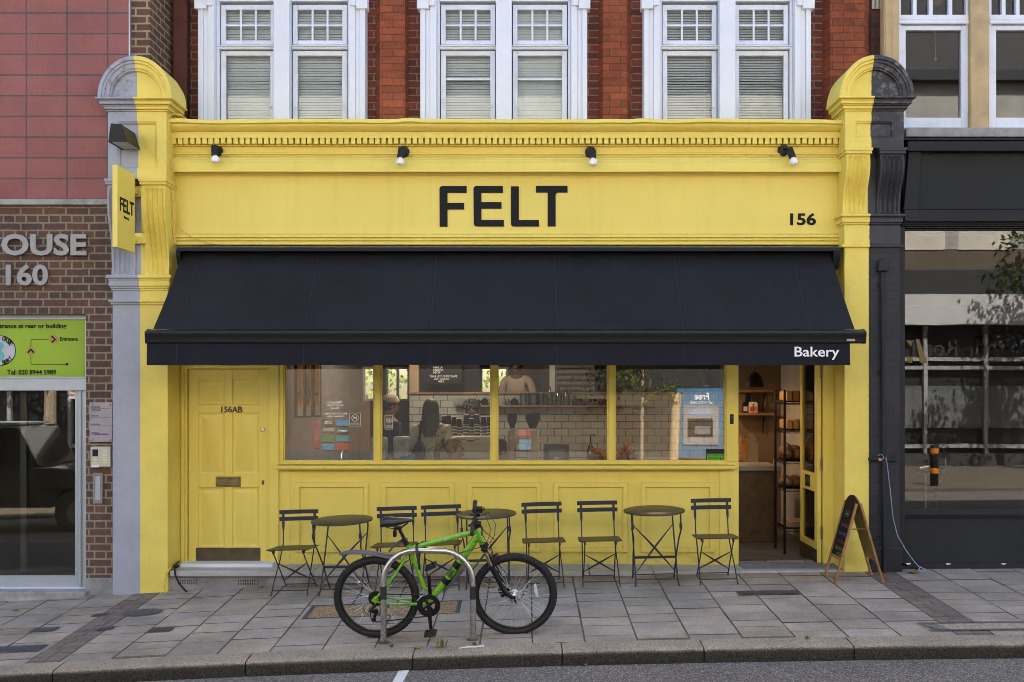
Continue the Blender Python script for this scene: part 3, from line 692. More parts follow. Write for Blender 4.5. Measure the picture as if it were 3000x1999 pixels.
# party pillars
def corbel(mb, x0, x1, z0, z1, yt, yb, yback):
    nx, nz = 40, 26; w = x1-x0; vs = []; fs = []
    for k in range(nx+1):
        s = k/nx
        fl = 0
        tt = (s*4.0+.0) % 1.0
        edge = .09
        if edge < s < 1-edge:
            q = ((s-edge)/(1-2*edge)*4) % 1
            fl = max(0, math.sin(math.pi*q))**.7 * .030
        for j in range(nz+1):
            h = j/nz; z = z1-(z1-z0)*h
            y = yt + (yb-yt)*(h*h*(3-2*h)) - .028*math.sin(math.pi*min(1, h*1.9))*(1 if h < .53 else 0) + .018*math.sin(math.pi*max(0, (h-.5)/.5))
            fade = min(1, max(0, (h-.05)/.03))*min(1, max(0, (.985-h)/.02))
            vs.append((x0+w*s, y+fl*fade, z))
    n = nz+1
    for k in range(nx):
        for j in range(nz): fs.append((k*n+j, (k+1)*n+j, (k+1)*n+j+1, k*n+j+1))
    mb.add(vs, fs)
    for k in (0, nx):
        x = x0+w*k/nx
        for j in range(nz):
            a = vs[k*n+j]; c = vs[k*n+j+1]; mb.poly([a, c, (x, yback, c[2]), (x, yback, a[2])])
    mb.box(x0-.012, x1+.012, yt-.028, yback, z1, z1+.030); mb.box(x0-.02, x1+.02, yt-.04, yback, z1+.030, z1+.055)
def pillar(cx, hw, sx, zarch, zcb, zblk, zcorb, zcap, zbase, mat, left):
    """half round cap, cornice, panelled block, two fluted brackets, capital and shaft; party line at sx"""
    root = MB(); root.box(cx-hw+.004, cx+hw-.004, 0, .75, zbase, zcap-.06)
    b = root; sh = b.build('pillar', mat, BB, bevel=.006)
    # the half round cap
    b = MB(); RR = .362; k = (zarch-zcb)/RR
    prof = [(0, .30), (RR, .30), (RR, -.155), (RR-.012, -.17), (.325, -.17), (.318, -.155), (.30, -.155), (.292, -.14), (.262, -.135), (.254, -.12), (.244, -.118), (.238, -.085), (0, -.085)]
    Mx = Matrix(((1,0,0),(0,0,1),(0,k,0)))
    b.lathe(prof, (cx, 0, zcb), 44, Mx, 0, math.pi)
    for p in range(len(b.v)):
        q = b.v[p]; n_ = noise.noise(q*9)*.006; b.v[p] = q+Vector((n_, 0, n_))
    b.build('half_round_cap', mat, sh, ang=28)
    b = MB(); H = zcb-zblk
    for (f0, f1, e, y) in ((0, .16, .375, -.185), (.16, .26, .350, -.160), (.26, .52, .345, -.150), (.52, .62, .325, -.13), (.62, .86, .315, -.118), (.86, 1, .298, -.098)):
        b.box(cx-e, cx+e, y, .29+.01*f0, zcb-H*f1, zcb-H*f0)
    b.build('cap_cornice', mat, sh, bevel=.007)
    b = MB(); bz = zcorb; bw = .287
    b.box(cx-bw, cx+bw, -.045, .32, bz, zblk)
    b.loops(cx-bw, cx+bw, bz, zblk, [(0, -.045), (0, -.085), (.095, -.085), (.10, -.078), (.112, -.072), (.12, -.052), (.145, -.05)])
    b.build('panel_block', mat, sh, bevel=.004)
    for s in (-1, 1):
        b = MB(); w = .232; c = cx+s*.166; corbel(b, c-w/2, c+w/2, zcap, zcorb-.06, -.10, .0, .4); b.build('fluted_bracket', mat, sh, ang=40)
    b = MB(); b.box(cx-.265, cx+.265, .03, .7, zcap, zcorb); b.build('bracket_back', mat, sh)
    return sh
def capital(sh, mat, x0, x1, z1, z0, steps):
    b = MB(); H = z1-z0
    for (f0, f1, e, y) in steps: b.box(x0-e, x1+e, -y, .5, z1-H*f1, z1-H*f0)
    b.build('capital', mat, sh, bevel=.006)
STEP = [(0, .22, .045, .055), (.22, .34, .03, .04), (.34, .72, .026, .034), (.72, .86, .016, .022), (.86, 1, .005, .012)]
pl = pillar(-3.80, .277, -3.80, Z(128,-.16), Z(224,-.16), Z(256,-.1), Z(412,-.08), Z(633, 0), -.4, M['pil_l'], True)
capital(pl, M['pil_l'], -4.075, -3.525, Z(632, -.03), Z(668, -.03), STEP)
capital(pl, M['pil_l'], -4.075, -3.525, Z(690, -.03), Z(700, -.03), [(0, .45, .028, .035), (.45, 1, .014, .018)])
pr_ = pillar(3.395, .273, 3.365, Z(126,-.16), Z(222,-.16), Z(255,-.1), Z(341,-.08), Z(493, 0), -.3, M['pil_r'], False)
capital(pr_, M['pil_r'], 3.122, 3.668, Z(492, -.03), Z(519, -.03), STEP)
capital(pr_, M['pil_r'], 3.122, 3.668, Z(562, -.03), Z(568, -.03), [(0, 1, .03, .032)])
b = MB(); b.box(3.118, 3.672, -.022, .3, Z(562,-.03), Z(519,-.03)); b.build('capital_band', M['pil_r'], pr_, bevel=.005)
b = MB(); b.box(3.37, 3.668, -.004, .3, -.3, Z(568, 0)); b.build('painted_brick_facing', M['charcoalbrick'], pr_, smooth=False)
b = MB(); b.box(3.37, 3.69, -.03, .3, -.3, Z(1257, -.03)); b.build('pier_plinth', M['charcoal'], pr_, bevel=.02)
# inner returns of the pillars down to the shop front
YW = .38
# ---- fascia and cornice
xl, xr = -3.535, 3.135
def pv(lst): return [(y, Z(v, y)) for v, y in lst]
b = MB()
b.strip(pv([(278, .75), (279, .0), (283, .0), (285, .012), (289, .014), (294, .028), (299, .055), (302.5, .075), (303, .088), (306.5, .088), (307, .078), (317.5, .078), (318, .145), (333, .145), (333.5, .132), (336, .126), (337, .16), (351, .165), (352, .13), (355, .126), (356, .15), (360, .152), (363, .125), (366, .118), (367, .108), (372, .098), (374, .085), (376, .08), (395, .08), (395.5, .185), (399, .186), (403, .190), (404, .197), (409, .198), (410, .20)]), xl, xr, 90,
        lambda p: p + Vector((0, .0025*noise.noise(Vector((p.x*1.5, p.z*30, 0))), .003*noise.noise(Vector((p.x*.9, 0, 4))))))
b.build('cornice', M['yellow'], BB, ang=30)
b = MB(); n = 109; p0 = X(391, .08); pitch = (X(1941, .08)-p0)/n; rr_ = random.Random(5)
for i in range(n):
    x = p0+pitch*(i+.15); j = rr_.uniform(-.0025, .0025); b.box(x+j, x+j+pitch*.72, .082+rr_.uniform(0,.004), .136, Z(331.5+rr_.uniform(-.4,.4), .1), Z(318.2, .1))
b.build('dentil_course', M['yellow'], BB, bevel=.002, seg=1)
def lead(p):
    k = noise.noise(Vector((p.x*.8, 2, 0)))*.012+noise.noise(Vector((p.x*3.1, 9, 0)))*.006
    fold = max(abs(math.sin(p.x*1.37))-.985, 0)*.9
    return p+Vector((0, .006*noise.noise(Vector((p.x*4, p.z*9, 0)))-fold*.4, k+fold*.6))
b = MB(); b.strip([(.72, Z(276, 0)+.02), (.05, Z(276,0)+.012), (-.012, Z(276,0)+.006), (-.018, Z(277.5,0)), (-.018, Z(283,0)), (-.008, Z(284,0))], xl, xr, 200, lead); b.build('lead_flashing', M['yellow'], BB, ang=60)
b = MB(); b.box(xl-.01, xr+.01, .20, .6, Z(540, .2), Z(408, .2)); fas = b.build('fascia_board', M['yellow_smooth'], BB, smooth=False)
b = MB(); b.strip(pv([(537, .20), (538, .175), (541, .160), (545, .158), (547, .175), (549, .178), (550, .165), (552.5, .163), (553, .178), (556, .182), (557, .16), (561.5, .155), (563, .158), (563.5, .4)]), xl, xr+.01, 1); b.build('fascia_moulding', M['yellow'], BB, ang=30)
YF = .198
def lp(mb, pts):
    mb.prism([(X(980.4+x/6, YF), Z(392.2+y/6, YF)) for x, y in pts], YF-.008, YF)
def rc(cx, cy, r, a0, a1, n=6): return [(cx+r*math.cos(R(a0+(a1-a0)*i/n)), cy-r*math.sin(R(a0+(a1-a0)*i/n))) for i in range(n+1)]
for pts in (
    rc(218, 256, 40, 180, 90) + [(552,216),(552,309),(288,309),(288,447),(518,447),(518,538),(288,538),(288,775),(180,775)],
    rc(688, 256, 42, 180, 90) + [(1052,216),(1052,309),(755,309),(755,437),(1032,437),(1032,527),(755,527),(755,683),(1064,683),(1064,772)] + rc(690, 732, 40, 270, 180),
    [(1163,220),(1271,220),(1271,683),(1548,683),(1548,773)] + rc(1203, 733, 40, 270, 180),
    [(1507,213),(1942,213),(1942,305)] + rc(1818, 345, 40, 90, 180) + [(1778,771),(1669,771),(1669,305),(1507,305)]):
    b = MB(); lp(b, pts); b.build('lettering', M['letter'], fas, smooth=False)
text('shop_number', '156', fit(1815.5, 1875, 490, 518, YF), YF, M['letter'], fas, .004, .03)
# ---- upper storey
YU = .70
b = MB()
WC = [X(646.5, .5), X(1157.5, .5), X(1672, .5)]; WHW = .86
xs = [-4.07]+[q for c in WC for q in (c-WHW+.03, c+WHW-.03)]+[X(2036, .6)]
for i in range(0, 8, 2): b.box(xs[i], xs[i+1], YU, 1.2, 4.0, Z(-60, YU))
b.box(-4.07, xs[-1], YU, 1.2, Z(-60, YU)-.001, 11)
b.build('upper_wall', M['redbrick'], BB, smooth=False)
def pier(u0, u1, ua, ub, y, name='brick_pier', m='redpier'):
    b = MB(); b.prism([(X(u0, YU), YU+.05), (X(u0, YU), YU), (X(ua, y), y), (X(ub, y), y), (X(u1, YU), YU), (X(u1, YU), YU+.05)], 4.1, 11, 'z'); b.build(name, M[m], BB, smooth=False)
pier(865, 938.5, 873, 930, .60); pier(1376, 1451, 1386, 1440, .60); pier(1890, 2000, 1908, 1986, .55)
b = MB(); b.box(X(397, .62), X(430, .62), .62, .8, 4.1, 11); b.build('brick_pier', mk('sooty_red_brick', (.11, .032, .022), .85, 0, .25, 6, .4, 30, .005), BB, bevel=.01)
b = MB(); b.tube([(X(433, .64), .64, 4.3), (X(433, .64), .64, 9)], .009, 6); b.build('wall_cable', M['black'], BB)
def window_unit(cx, midbar, blindseed, tilt):
    top = Z(-50, .5); bot = Z(318, .5); S = .00448
    fr = MB()
    for s in (-1, 1):                                              # moulded architraves: three steps
        for e0, e1, y in ((0, .052, .50), (.052, .10, .525), (.10, .165, .512)):
            a, c = sorted((cx+s*(WHW-e0), cx+s*(WHW-e1))); fr.box(a, c, y, .78, bot, top)
        a, c = sorted((cx+s*(WHW-.165), cx+s*(WHW-.195))); fr.box(a, c, .60, .78, bot, top)
        a, c = sorted((cx+s*(WHW+.03), cx+s*(WHW-.09))); z0 = Z(22, .5)   # ears of the head
        fr.box(a, c, .47, .6, z0+.0, top)
        a, c = sorted((cx+s*(WHW-.09), cx+s*(WHW-.15))); fr.box(a, c, .482, .6, Z(14, .5), top)
    fr.box(cx-.082, cx+.082, .50, .78, bot, top)
    fr.box(cx-WHW+.19, cx+WHW-.19, .585, .78, Z(4, .6), top)       # head rail
    for s in (-1, 1):
        a, c = sorted((cx+s*.083, cx+s*(WHW-.19)))
        fr.box(a-.002, c+.002, .57, .78, Z(109, .6), Z(106, .6)); fr.box(a, c, .585, .78, Z(113.5, .6), Z(109, .6))
    w = fr.build('window', M['white_trim'], BB, bevel=.005)
    for s in (-1, 1):
        a, c = sorted((cx+s*.092, cx+s*(WHW-.205)))
        sb = MB(); z0, z1 = Z(103, .62), Z(11, .62); sb.frame(a, c, z0, z1, .048, .62, .68, .045, .052)
        ia, ic = a+.048, c-.048; iz0, iz1 = z0+.045, z1-.052
        for k in (1, 2): x = ia+(ic-ia)*k/3; sb.box(x-.011, x+.011, .628, .67, iz0, iz1)
        zm = .5*(iz0+iz1); sb.box(ia, ic, .630, .669, zm-.011, zm+.011)
        sash = sb.build('sash', M['white'], w, bevel=.003)
        sb = MB(); z0, z1 = bot, Z(117, .62); sb.frame(a, c, z0, z1, .050, .62, .68, .05, .050)
        if midbar: sb.box(a+.045, c-.045, .635, .668, Z(185.5, .65), Z(181, .65))
        sb.lathe([(0,0),(.012,.002),(.016,.012),(.012,.02),(0,.022)], ((c-.045) if s < 0 else (a+.045), .60, Z(246, .6)), 10, Matrix.Rotation(R(90), 3, 'X'))
        sb.build('sash', M['white'], w, bevel=.003)
        pb = MB(); pb.box(a+.04, c-.04, .655, .658, bot, Z(118, .62)); pb.box(a+.04, c-.04, .655, .658, Z(101, .62), Z(14, .62)); pb.build('pane', M['glass_up'], w, smooth=False)
        bl = MB(); z = bot; rnd = random.Random(blindseed+s); tl = tilt[0 if s < 0 else 1]
        while z < Z(-10, .7):
            hh = .0255*math.sin(tl)/2; dd = .0255*math.cos(tl)/2; j = rnd.uniform(-.0012, .0012)
            bl.add([(a+.03, .73-dd, z-hh+j), (c-.03, .73-dd, z-hh-j), (c-.03, .73+dd, z+hh-j), (a+.03, .73+dd, z+hh+j)], [(0,1,2,3)]); z += .0275
        for x in (a+.11, c-.11): bl.tube([(x, .714, bot), (x, .714, Z(-10, .7))], .0012, 4)
        bl.build('blind', M['blind'], w, smooth=False)
    return w
window_unit(WC[0], False, 1, (R(74), R(70))); window_unit(WC[1], True, 5, (R(70), R(84))); window_unit(WC[2], False, 9, (R(56), R(54)))
b = MB(); b.box(X(2000, .68), X(2032, .68), .66, .75, Z(25, .68), Z(-20, .68)); vg = b.build('air_vent', M['cream_stone'], BB, smooth=False)
b = MB()
for k in range(9): x = X(2003.5+3*k, .65); b.box(x, x+.006, .645, .66, Z(21, .65), Z(-15, .65))
b.build('vent_bar', M['cream'], vg, smooth=False)
# roof, party walls and the rooms behind
b = MB(); b.box(-4.07, 3.66, .8, 8, 10.8, 11); b.build('roof', M['darkwall'], BB, smooth=False)
b = MB(); b.box(-4.07, -3.95, .8, 8, -.5, 10.8); b.box(3.54, 3.66, .8, 8, -.5, 10.8); b.build('party_wall', M['plaster'], BB, smooth=False)
b = MB(); b.box(-3.95, 3.54, 7.2, 7.3, 3.35, 10.8); b.box(-3.95, 3.54, 1.0, 7.2, 3.36, 3.5); b.build('upper_room_wall', mk('upper_room_plaster', (.3, .29, .27), .9), BB, smooth=False)
# ================================================================ shop front of the bakery (under the awning)
FZ = .17                                                            # shop floor
PXL, PXR = -3.523, 3.126
def bx(mb, u0, u1, v0, v1, y, yb): mb.box(X(u0, y), X(u1, y), y, yb, Z(v1, y), Z(v0, y))
b = MB(); b.box(PXL, PXR, .34, .55, Z(838, .34), Z(563, .34)); b.box(PXL, PXR, .26, .34, Z(700, .3), Z(563, .3)); b.build('head_panel', M['yellow_smooth'], BB)
# house door with its frame
dl, dr_ = X(432, .40), X(616.5, .40); dz0, dz1 = Z(1294, .42), Z(849, .42)
b = MB()
b.box(PXL, dl-.028, .37, .55, Z(1308, .37), dz1+.12); b.box(dr_+.018, X(640, .37), .372, .55, Z(1308, .37), dz1+.12); b.box(PXL+.001, X(640, .37), .37, .55, dz1+.035, dz1+.118)
b.frame(dl-.028, dr_+.018, dz0-.02, dz1+.035, .022, .385, .55, 0, .03)
b.box(X(401, .36), X(407, .36), .33, .4, Z(1300, .36), dz1+.1)
b.build('door_frame', M['yellow'], BB, bevel=.004)
yd = .415
bd = MB(); bd.box(dl, dr_, yd+.018, yd+.05, dz0, dz1)
cols = [(456, 515.5), (534, 594)]; rows = [(873.5, 930.5), (949, 1090), (1120.5, 1257)]
xs_ = [dl]+[X(q, yd) for c in cols for q in c]+[dr_]
zs_ = [dz1]+[Z(q, yd) for r_ in rows for q in r_]+[dz0]
for i in (0, 2, 4): bd.box(xs_[i], xs_[i+1], yd, yd+.03, dz0, dz1)
for i in (1, 3):
    for j in (0, 2, 4, 6): bd.box(xs_[i], xs_[i+1], yd+.0005, yd+.03, zs_[j+1], zs_[j])
    for j in (1, 3, 5): bd.loops(xs_[i], xs_[i+1], zs_[j+1], zs_[j], [(0, yd), (.002, yd+.010), (.010, yd+.014), (.016, yd+.0175), (.030, yd+.0175), (.058, yd+.002)])
door = bd.build('house_door', M['yellow_smooth'], BB, bevel=.0025)
text('lettering', '156AB', fit(508.5, 557, 934, 948.5, yd), yd-.001, M['kick'], door, .006, .025)
b = MB(); bx(b, 450, 598.5, 1259, 1293, yd-.002, yd+.01); b.build('kick_plate', M['kick'], door, bevel=.001)
b = MB(); b.loops(X(496, yd), X(553.5, yd), Z(1118.5, yd), Z(1095.5, yd), [(0, yd+.01), (.0, yd-.008), (.022, yd-.008), (.024, yd-.002)]); lbp = b.build('letter_plate', M['brass'], door, bevel=.003)
b = MB(); b.tube([(X(499, .4), .396, Z(1113, .4)), (X(503, .4), .384, Z(1113.5, .4)), (X(524, .4), .378, Z(1113.5, .4)), (X(546, .4), .384, Z(1113.5, .4)), (X(550, .4), .396, Z(1113, .4))], [.006, .009, .013, .009, .006], 8); b.build('letter_pull', M['brass'], lbp)
b = MB(); b.lathe([(0, -.014), (.018, -.012), (.023, -.004), (.024, .01)], (X(604, yd), yd, Z(988.5, yd)), 18, Matrix.Rotation(R(-90), 3, 'X')); b.build('lock', M['steel'], door)
b = MB(); b.lathe([(0, -.006), (.013, -.005), (.014, .01)], (X(604.5, yd), yd, Z(1109, yd)), 14, Matrix.Rotation(R(-90), 3, 'X') @ Matrix.Diagonal((1, 1.9, 1))); b.build('keyhole_cover', M['kick'], door)
b = MB(); bx(b, 413, 626, 1296, 1308.5, .22, .5); b.build('door_threshold', M['white_trim'], BB, bevel=.006)
# stone step course and the rendered plinth below
b = MB(); sx = [X(390, 0), -2.1, -1.55, -.55, .62, 1.25, 2.1, PXR+.0]
for a, c in zip(sx, sx[1:]): b.box(a+.002, c-.002, -.004+random.uniform(0,.006), .5, Z(1325.5, 0), Z(1312.5, 0)+random.uniform(-.002,.002))
b.build('stone_course', M['stone'], BB, bevel=.009)
b = MB(); b.box(PXL-.01, PXR, .05, .5, -.4, Z(1325.5, 0)); b.build('plinth', M['greyrender'], BB)
for u0, u1, v0, v1 in ((407, 454, 1331, 1344), (546, 594, 1330, 1346)):
    b = MB(); b.frame(X(u0, .05), X(u1, .05), Z(v1, .05), Z(v0, .05), .008, .042, .06)
    n = 9
    for k in range(1, n): x = X(u0, .05)+(X(u1, .05)-X(u0, .05))*k/n; b.box(x-.006, x+.006, .044, .06, Z(v1, .05), Z(v0, .05))
    zz = .5*(Z(v0, .05)+Z(v1, .05)); b.box(X(u0, .05), X(u1, .05), .0435, .06, zz-.004, zz+.004); ab = b.build('air_brick', M['greyrender'], BB, smooth=False)
    b = MB(); b.box(X(u0, .05)+.006, X(u1, .05)-.006, .0470, .0495, Z(v1, .05)+.006, Z(v0, .05)-.006); b.build('air_brick_void', M['black'], ab, smooth=False)
# window: sill, mullions, panes
wf = MB()
for u0, u1 in ((640, 655), (858, 878), (1126, 1145.5), (1395, 1415), (1665, 1697)):
    bx(wf, u0+4, u1-4 if u1 < 1690 else 1697, 790, 1060, .375, .47)
    bx(wf, u0, u1 if u1 < 1690 else 1675, 790, 1060, .392, .46)
bx(wf, 640, 1676, 1058, 1068, .389, .46); bx(wf, 640, 1676, 786, 800, .389, .46)
wf = wf.build('shop_window', M['yellow'], BB, bevel=.004)
b = MB(); b.box(X(632, .30), X(1690, .30), .295, .47, Z(1078, .30), Z(1070.5, .30)); b.box(X(637, .33), X(1686, .33), .325, .47, Z(1080.5, .33), Z(1078, .30)); b.build('window_sill', M['yellow'], wf, bevel=.005)
for u0, u1 in ((654, 859), (877, 1127), (1144, 1396), (1414, 1667)):
    b = MB(); b.box(X(u0, .42), X(u1, .42), .424, .430, Z(1060, .42), Z(792, .42)); b.build('pane', M['glass'], wf, smooth=False)
b = MB(); b.box(X(640, .40), X(1697, .40), .405, .5, Z(1312, .4), Z(1076, .40))
bx(b, 640, 666, 1078, 1312, .397, .45); bx(b, 1654, 1697.5, 1060, 1312, .394, .47)
for u0, u1 in ((678, 846), (876, 1043), (1074, 1243), (1273, 1442), (1473, 1641)):
    b.loops(X(u0, .39), X(u1, .39), Z(1270, .39), Z(1109.5, .39), [(0, .406), (.001, .382), (.004, .379), (.044, .379), (.046, .384), (.049, .400), (.053, .409)])
b.build('stall_riser', M['yellow_smooth'], BB, bevel=.002)
# open glazed shop door and its frame
b = MB(); bx(b, 1892, 1924, 790, 1308, .385, .50); b.box(X(1924, .385)-.002, PXR, .42, .5, FZ-.05, 2.6); b.box(X(1697, .39), X(1894, .39), .386, .5, Z(838, .39), Z(800, .39)); b.box(X(1676, .47), X(1697, .39), .395, .6, FZ, 2.6)
b.build('shop_door_frame', M['yellow'], BB, bevel=.004)
hx0, hx1 = 2.972, 3.016; ya, yb_ = .43, 1.13
sd = MB()
sd.box(hx0, hx1, ya, ya+.105, FZ+.01, 2.35); sd.box(hx0, hx1, yb_-.085, yb_, FZ+.01, 2.35)
for z0, z1 in ((FZ+.012, .40), (.92, 1.11), (2.27, 2.348)): sd.box(hx0+.001, hx1-.001, ya+.105, yb_-.085, z0, z1)
sdo = sd.build('shop_door', M['yellow'], BB, bevel=.004)
b = MB(); b.box(hx0+.018, hx0+.024, ya+.09, yb_-.07, .39, 2.29); b.build('pane', M['glass'], sdo, smooth=False)
b = MB(); b.box(hx0-.004, hx0+.002, ya+.004, yb_-.004, FZ+.014, .335); b.build('kick_plate', M['kick'], sdo, smooth=False)
b = MB(); b.box(hx0-.006, hx0+.002, .72, .90, .955, 1.075); lp_ = b.build('letter_plate', M['black'], sdo, bevel=.002)
b = MB(); b.box(hx0-.009, hx0-.005, .75, .87, .985, 1.045); b.build('letter_flap', M['steel'], lp_, bevel=.002)
for z in (.45, 1.15, 2.1):
    b = MB(); b.box(3.006, 3.02, .40, .424, z, z+.12); b.build('hinge', M['brass'], sdo)
for z0, z1, ya_, yb2 in ((1.66, 1.86, .62, .80), (1.45, 1.52, .6, .84), (1.56, 1.60, .62, .78)):
    b = MB(); b.box(hx0+.0245, hx0+.026, ya_, yb2, z0, z1); b.build('door_notice', M['paper'], sdo, smooth=False)
b = MB(); b.box(X(1697.5, .36), X(1924, .36), .085, .47, .0, .204); b.build('door_step', mk('blue_grey_step', (.16, .17, .20), .8, 0, .25, 6, .4, 40, .005), BB, bevel=.006)
# doorbell on the post
t = thing('doorbell', 'black video doorbell on the yellow post right of the shop window', 'doorbell', (X(1682, .37), .37, Z(963, .37)))
b = MB(); b.box(X(1677, .37), X(1686.5, .37), .372, .394, Z(975, .37), Z(952, .37)); b.build('doorbell_body', M['black'], t, bevel=.006)
b = MB(); b.lathe([(0, -.003), (.010, -.002), (.0105, .004)], (X(1681.8, .37), .371, Z(958.5, .37)), 14, Matrix.Rotation(R(-90), 3, 'X')); b.build('doorbell_button', mk('blue_button', (.03, .06, .16), .3), t)
# hygiene sticker inside the glass
t = thing('hygiene_sticker', 'green and black food hygiene rating sticker in the window corner', 'sticker', (X(1641, .41), .41, Z(1050, .41)))
ysx = .4215
b = MB(); bx(b, 1622, 1664, 1032, 1058.5, ysx, ysx+.002); b.build('sticker_card', M['black'], t, smooth=False)
b = MB(); bx(b, 1624, 1663, 1043, 1058, ysx-.0006, ysx+.001); b.build('green_band', mk('rating_green', (.10, .42, .02), .5), t, smooth=False)
text('lettering', 'FOOD HYGIENE RATING', fit(1626, 1661, 1044.5, 1047.5, ysx), ysx-.0008, M['letter'], t, .0008)
b = MB(); disc(b, 1657, 1053.5, 3.4, ysx-.0016); b.build('rating_dot', M['black'], t, smooth=False)
text('lettering', '5', fit(1655.8, 1658.4, 1051.2, 1055.6, ysx), ysx-.0026, M['white_text'], t, .0006)
for k in range(5):
    b = MB(); c_ = Vector((X(1629+5*k, ysx), ysx-.001, Z(1053.5, ysx))); b.tube([c_+Vector((.0095*math.cos(i*.524), 0, .0095*math.sin(i*.524))) for i in range(13)], .0014, 4); b.build('rating_ring', M['letter'], t)

# ================================================================ awning
AW = thing('awning', 'wide navy folding arm awning with black front rail over the shop window', 'awning', (0, .0, 2.6))
yc = .02
b = MB(); b.strip([(.24, Z(564, .1)), (.02, Z(565.5, .02)), (-.075, Z(569, -.07)), (-.085, Z(577.5, -.08)), (-.06, Z(578, -.06)), (-.045, Z(572, -.05)), (.2, Z(572, 0))], X(406, -.08), X(1930, -.08), 1)
cas = b.build('cassette', M['navy_metal'], AW, ang=25)
b = MB(); b.box(X(412, .0), X(1925, .0), .12, .25, Z(604, .1), Z(567, .1)); b.build('back_bar', M['black'], cas)
for u0, u1 in ((408, 418), (1912, 1928)):
    b = MB(); b.prism([(.24, Z(571, 0)), (-.06, Z(575, 0)), (-.05, Z(592, 0)), (.0, Z(612, 0)), (.1, Z(622, 0)), (.24, Z(622, 0))], X(u0, 0), X(u1, 0), 'x'); b.build('end_bracket', M['navy_metal'], cas, bevel=.004)
ytop, yfr = .06, -.63
ztop, zfr = Z(580, ytop), Z(757, yfr)
def cloth(p):
    s = (p.y-yfr)/(ytop-yfr); m = math.sin(math.pi*min(1, max(0, s)))
    seam = sum(math.exp(-((p.x-(X(406, -.66)+1.17*k))/.014)**2) for k in range(6))
    d = -.016*m + .008*noise.noise(Vector((p.x*.8, p.y*1.2, 5))) + .006*noise.noise(Vector((p.x*1.6, p.y*2.2, 0)))*(1.2-s) + .0022*noise.noise(Vector((p.x*9, s*2, 3)))*(1-s) + .005*seam*(1+.8*noise.noise(Vector((p.x*3, p.y*26, 1))))
    return p+Vector((0, -d*.7, d*.8))
b = MB(); n = 34
def edgex(s): return X(352, yfr)+(X(420, ytop)-X(352, yfr))*s, X(1964, yfr)+(X(1908, ytop)-X(1964, yfr))*s
vs = []; fs = []; nx = 420
for j in range(n+1):
    s = j/n; a, c = edgex(s)
    for i in range(nx+1): vs.append(cloth(Vector((a+(c-a)*i/nx, yfr+(ytop-yfr)*s, zfr+(ztop-zfr)*s))))
for j in range(n):
    for i in range(nx): fs.append((j*(nx+1)+i, j*(nx+1)+i+1, (j+1)*(nx+1)+i+1, (j+1)*(nx+1)+i))
b.add(vs, fs)
tc = NT('navy_awning_canvas_top'); p = tc.pos()
cc = tc.ramp(tc.noise(p, 2.2, 6, .6), [(.3, (.015, .0155, .022)), (.7, (.019, .020, .028))])
sp = tc.n('ShaderNodeSeparateXYZ'); tc.l(p, sp.inputs[0])
fr_ = tc.math('ABSOLUTE', tc.math('SUBTRACT', tc.math('FRACT', tc.math('DIVIDE', tc.math('SUBTRACT', sp.outputs[0], X(406, -.66)-.585), 1.17)), .5))
ln = tc.math('LESS_THAN', fr_, .0022); cc = tc.mix(tc.math('MULTIPLY', ln, .4), cc, (.09, .09, .10))
tc.pr(cc, .9, 0, tc.bump(tc.noise(p, 200, 3), .2, .002), Specular_IOR_Level=.12); M['canvas'] = tc.m
tc = NT('navy_awning_canopy'); p = tc.pos(); sp = tc.n('ShaderNodeSeparateXYZ'); tc.l(p, sp.inputs[0])
cc = tc.ramp(tc.noise(p, 1.4, 7, .65), [(.3, (.0155, .0157, .0190)), (.7, (.0215, .0217, .0258))])
kk = tc.math('ADD', tc.math('SUBTRACT', sp.outputs[0], X(406, -.66)-.585), tc.math('MULTIPLY', tc.math('SUBTRACT', tc.noise(p, 6, 2), .5), .006))
fr_ = tc.math('ABSOLUTE', tc.math('SUBTRACT', tc.math('FRACT', tc.math('DIVIDE', kk, 1.17)), .5))
cc = tc.mix(tc.math('MULTIPLY', tc.math('LESS_THAN', fr_, .0105), .28), cc, (.034, .035, .042)); cc = tc.mix(tc.math('MULTIPLY', tc.math('LESS_THAN', tc.math('ABSOLUTE', tc.math('SUBTRACT', fr_, .0105)), .0022), .6), cc, (.006, .006, .008))
cbv = tc.n('ShaderNodeCombineXYZ'); tc.l(tc.math('MULTIPLY', sp.outputs[0], 3.2), cbv.inputs[0]); tc.l(tc.math('MULTIPLY', sp.outputs[2], .7), cbv.inputs[2])
hh_ = tc.math('ADD', tc.math('MULTIPLY', tc.noise(cbv.outputs[0], 2, 4, .6), 6), tc.noise(p, 190, 3)); tc.pr(cc, .9, 0, tc.bump(hh_, .5, .007), Specular_IOR_Level=.14); M['canopy'] = tc.m
b.build('canopy', M['canopy'], AW, ang=80)
b = MB(); yr = -.66
b.strip([(-.585, Z(757, -.6)), (-.64, Z(757.5, yr)), (-.690, Z(761, yr)), (-.704, Z(765, yr)), (-.704, Z(769, yr)), (-.696, Z(773, yr)), (-.690, Z(787, yr)), (-.680, Z(789.5, yr)), (-.60, Z(789.5, yr)), (-.585, Z(785, -.6)), (-.585, Z(757, -.6))], X(337.5, yr), X(1987.5, yr), 1)
rail = b.build('front_rail', M['navy_metal'], AW, ang=28)
for u in (337.5, 1986.5):
    b = MB(); b.prism([(-.58, Z(756, -.6)), (-.64, Z(756.5, yr)), (-.706, Z(764, yr)), (-.706, Z(770, yr)), (-.692, Z(790, yr)), (-.58, Z(790, yr))], X(u, yr)-.006, X(u, yr)+.006, 'x'); b.build('rail_end_cap', M['black'], rail, bevel=.002)
b = MB(); bx(b, 1946, 1965, 779, 784.5, -.7, -.69); b.build('maker_plate', M['letters_steel'], rail, smooth=False)
yv = -.672
b = MB(); nx, nz = 260, 6; vs = []; fs = []
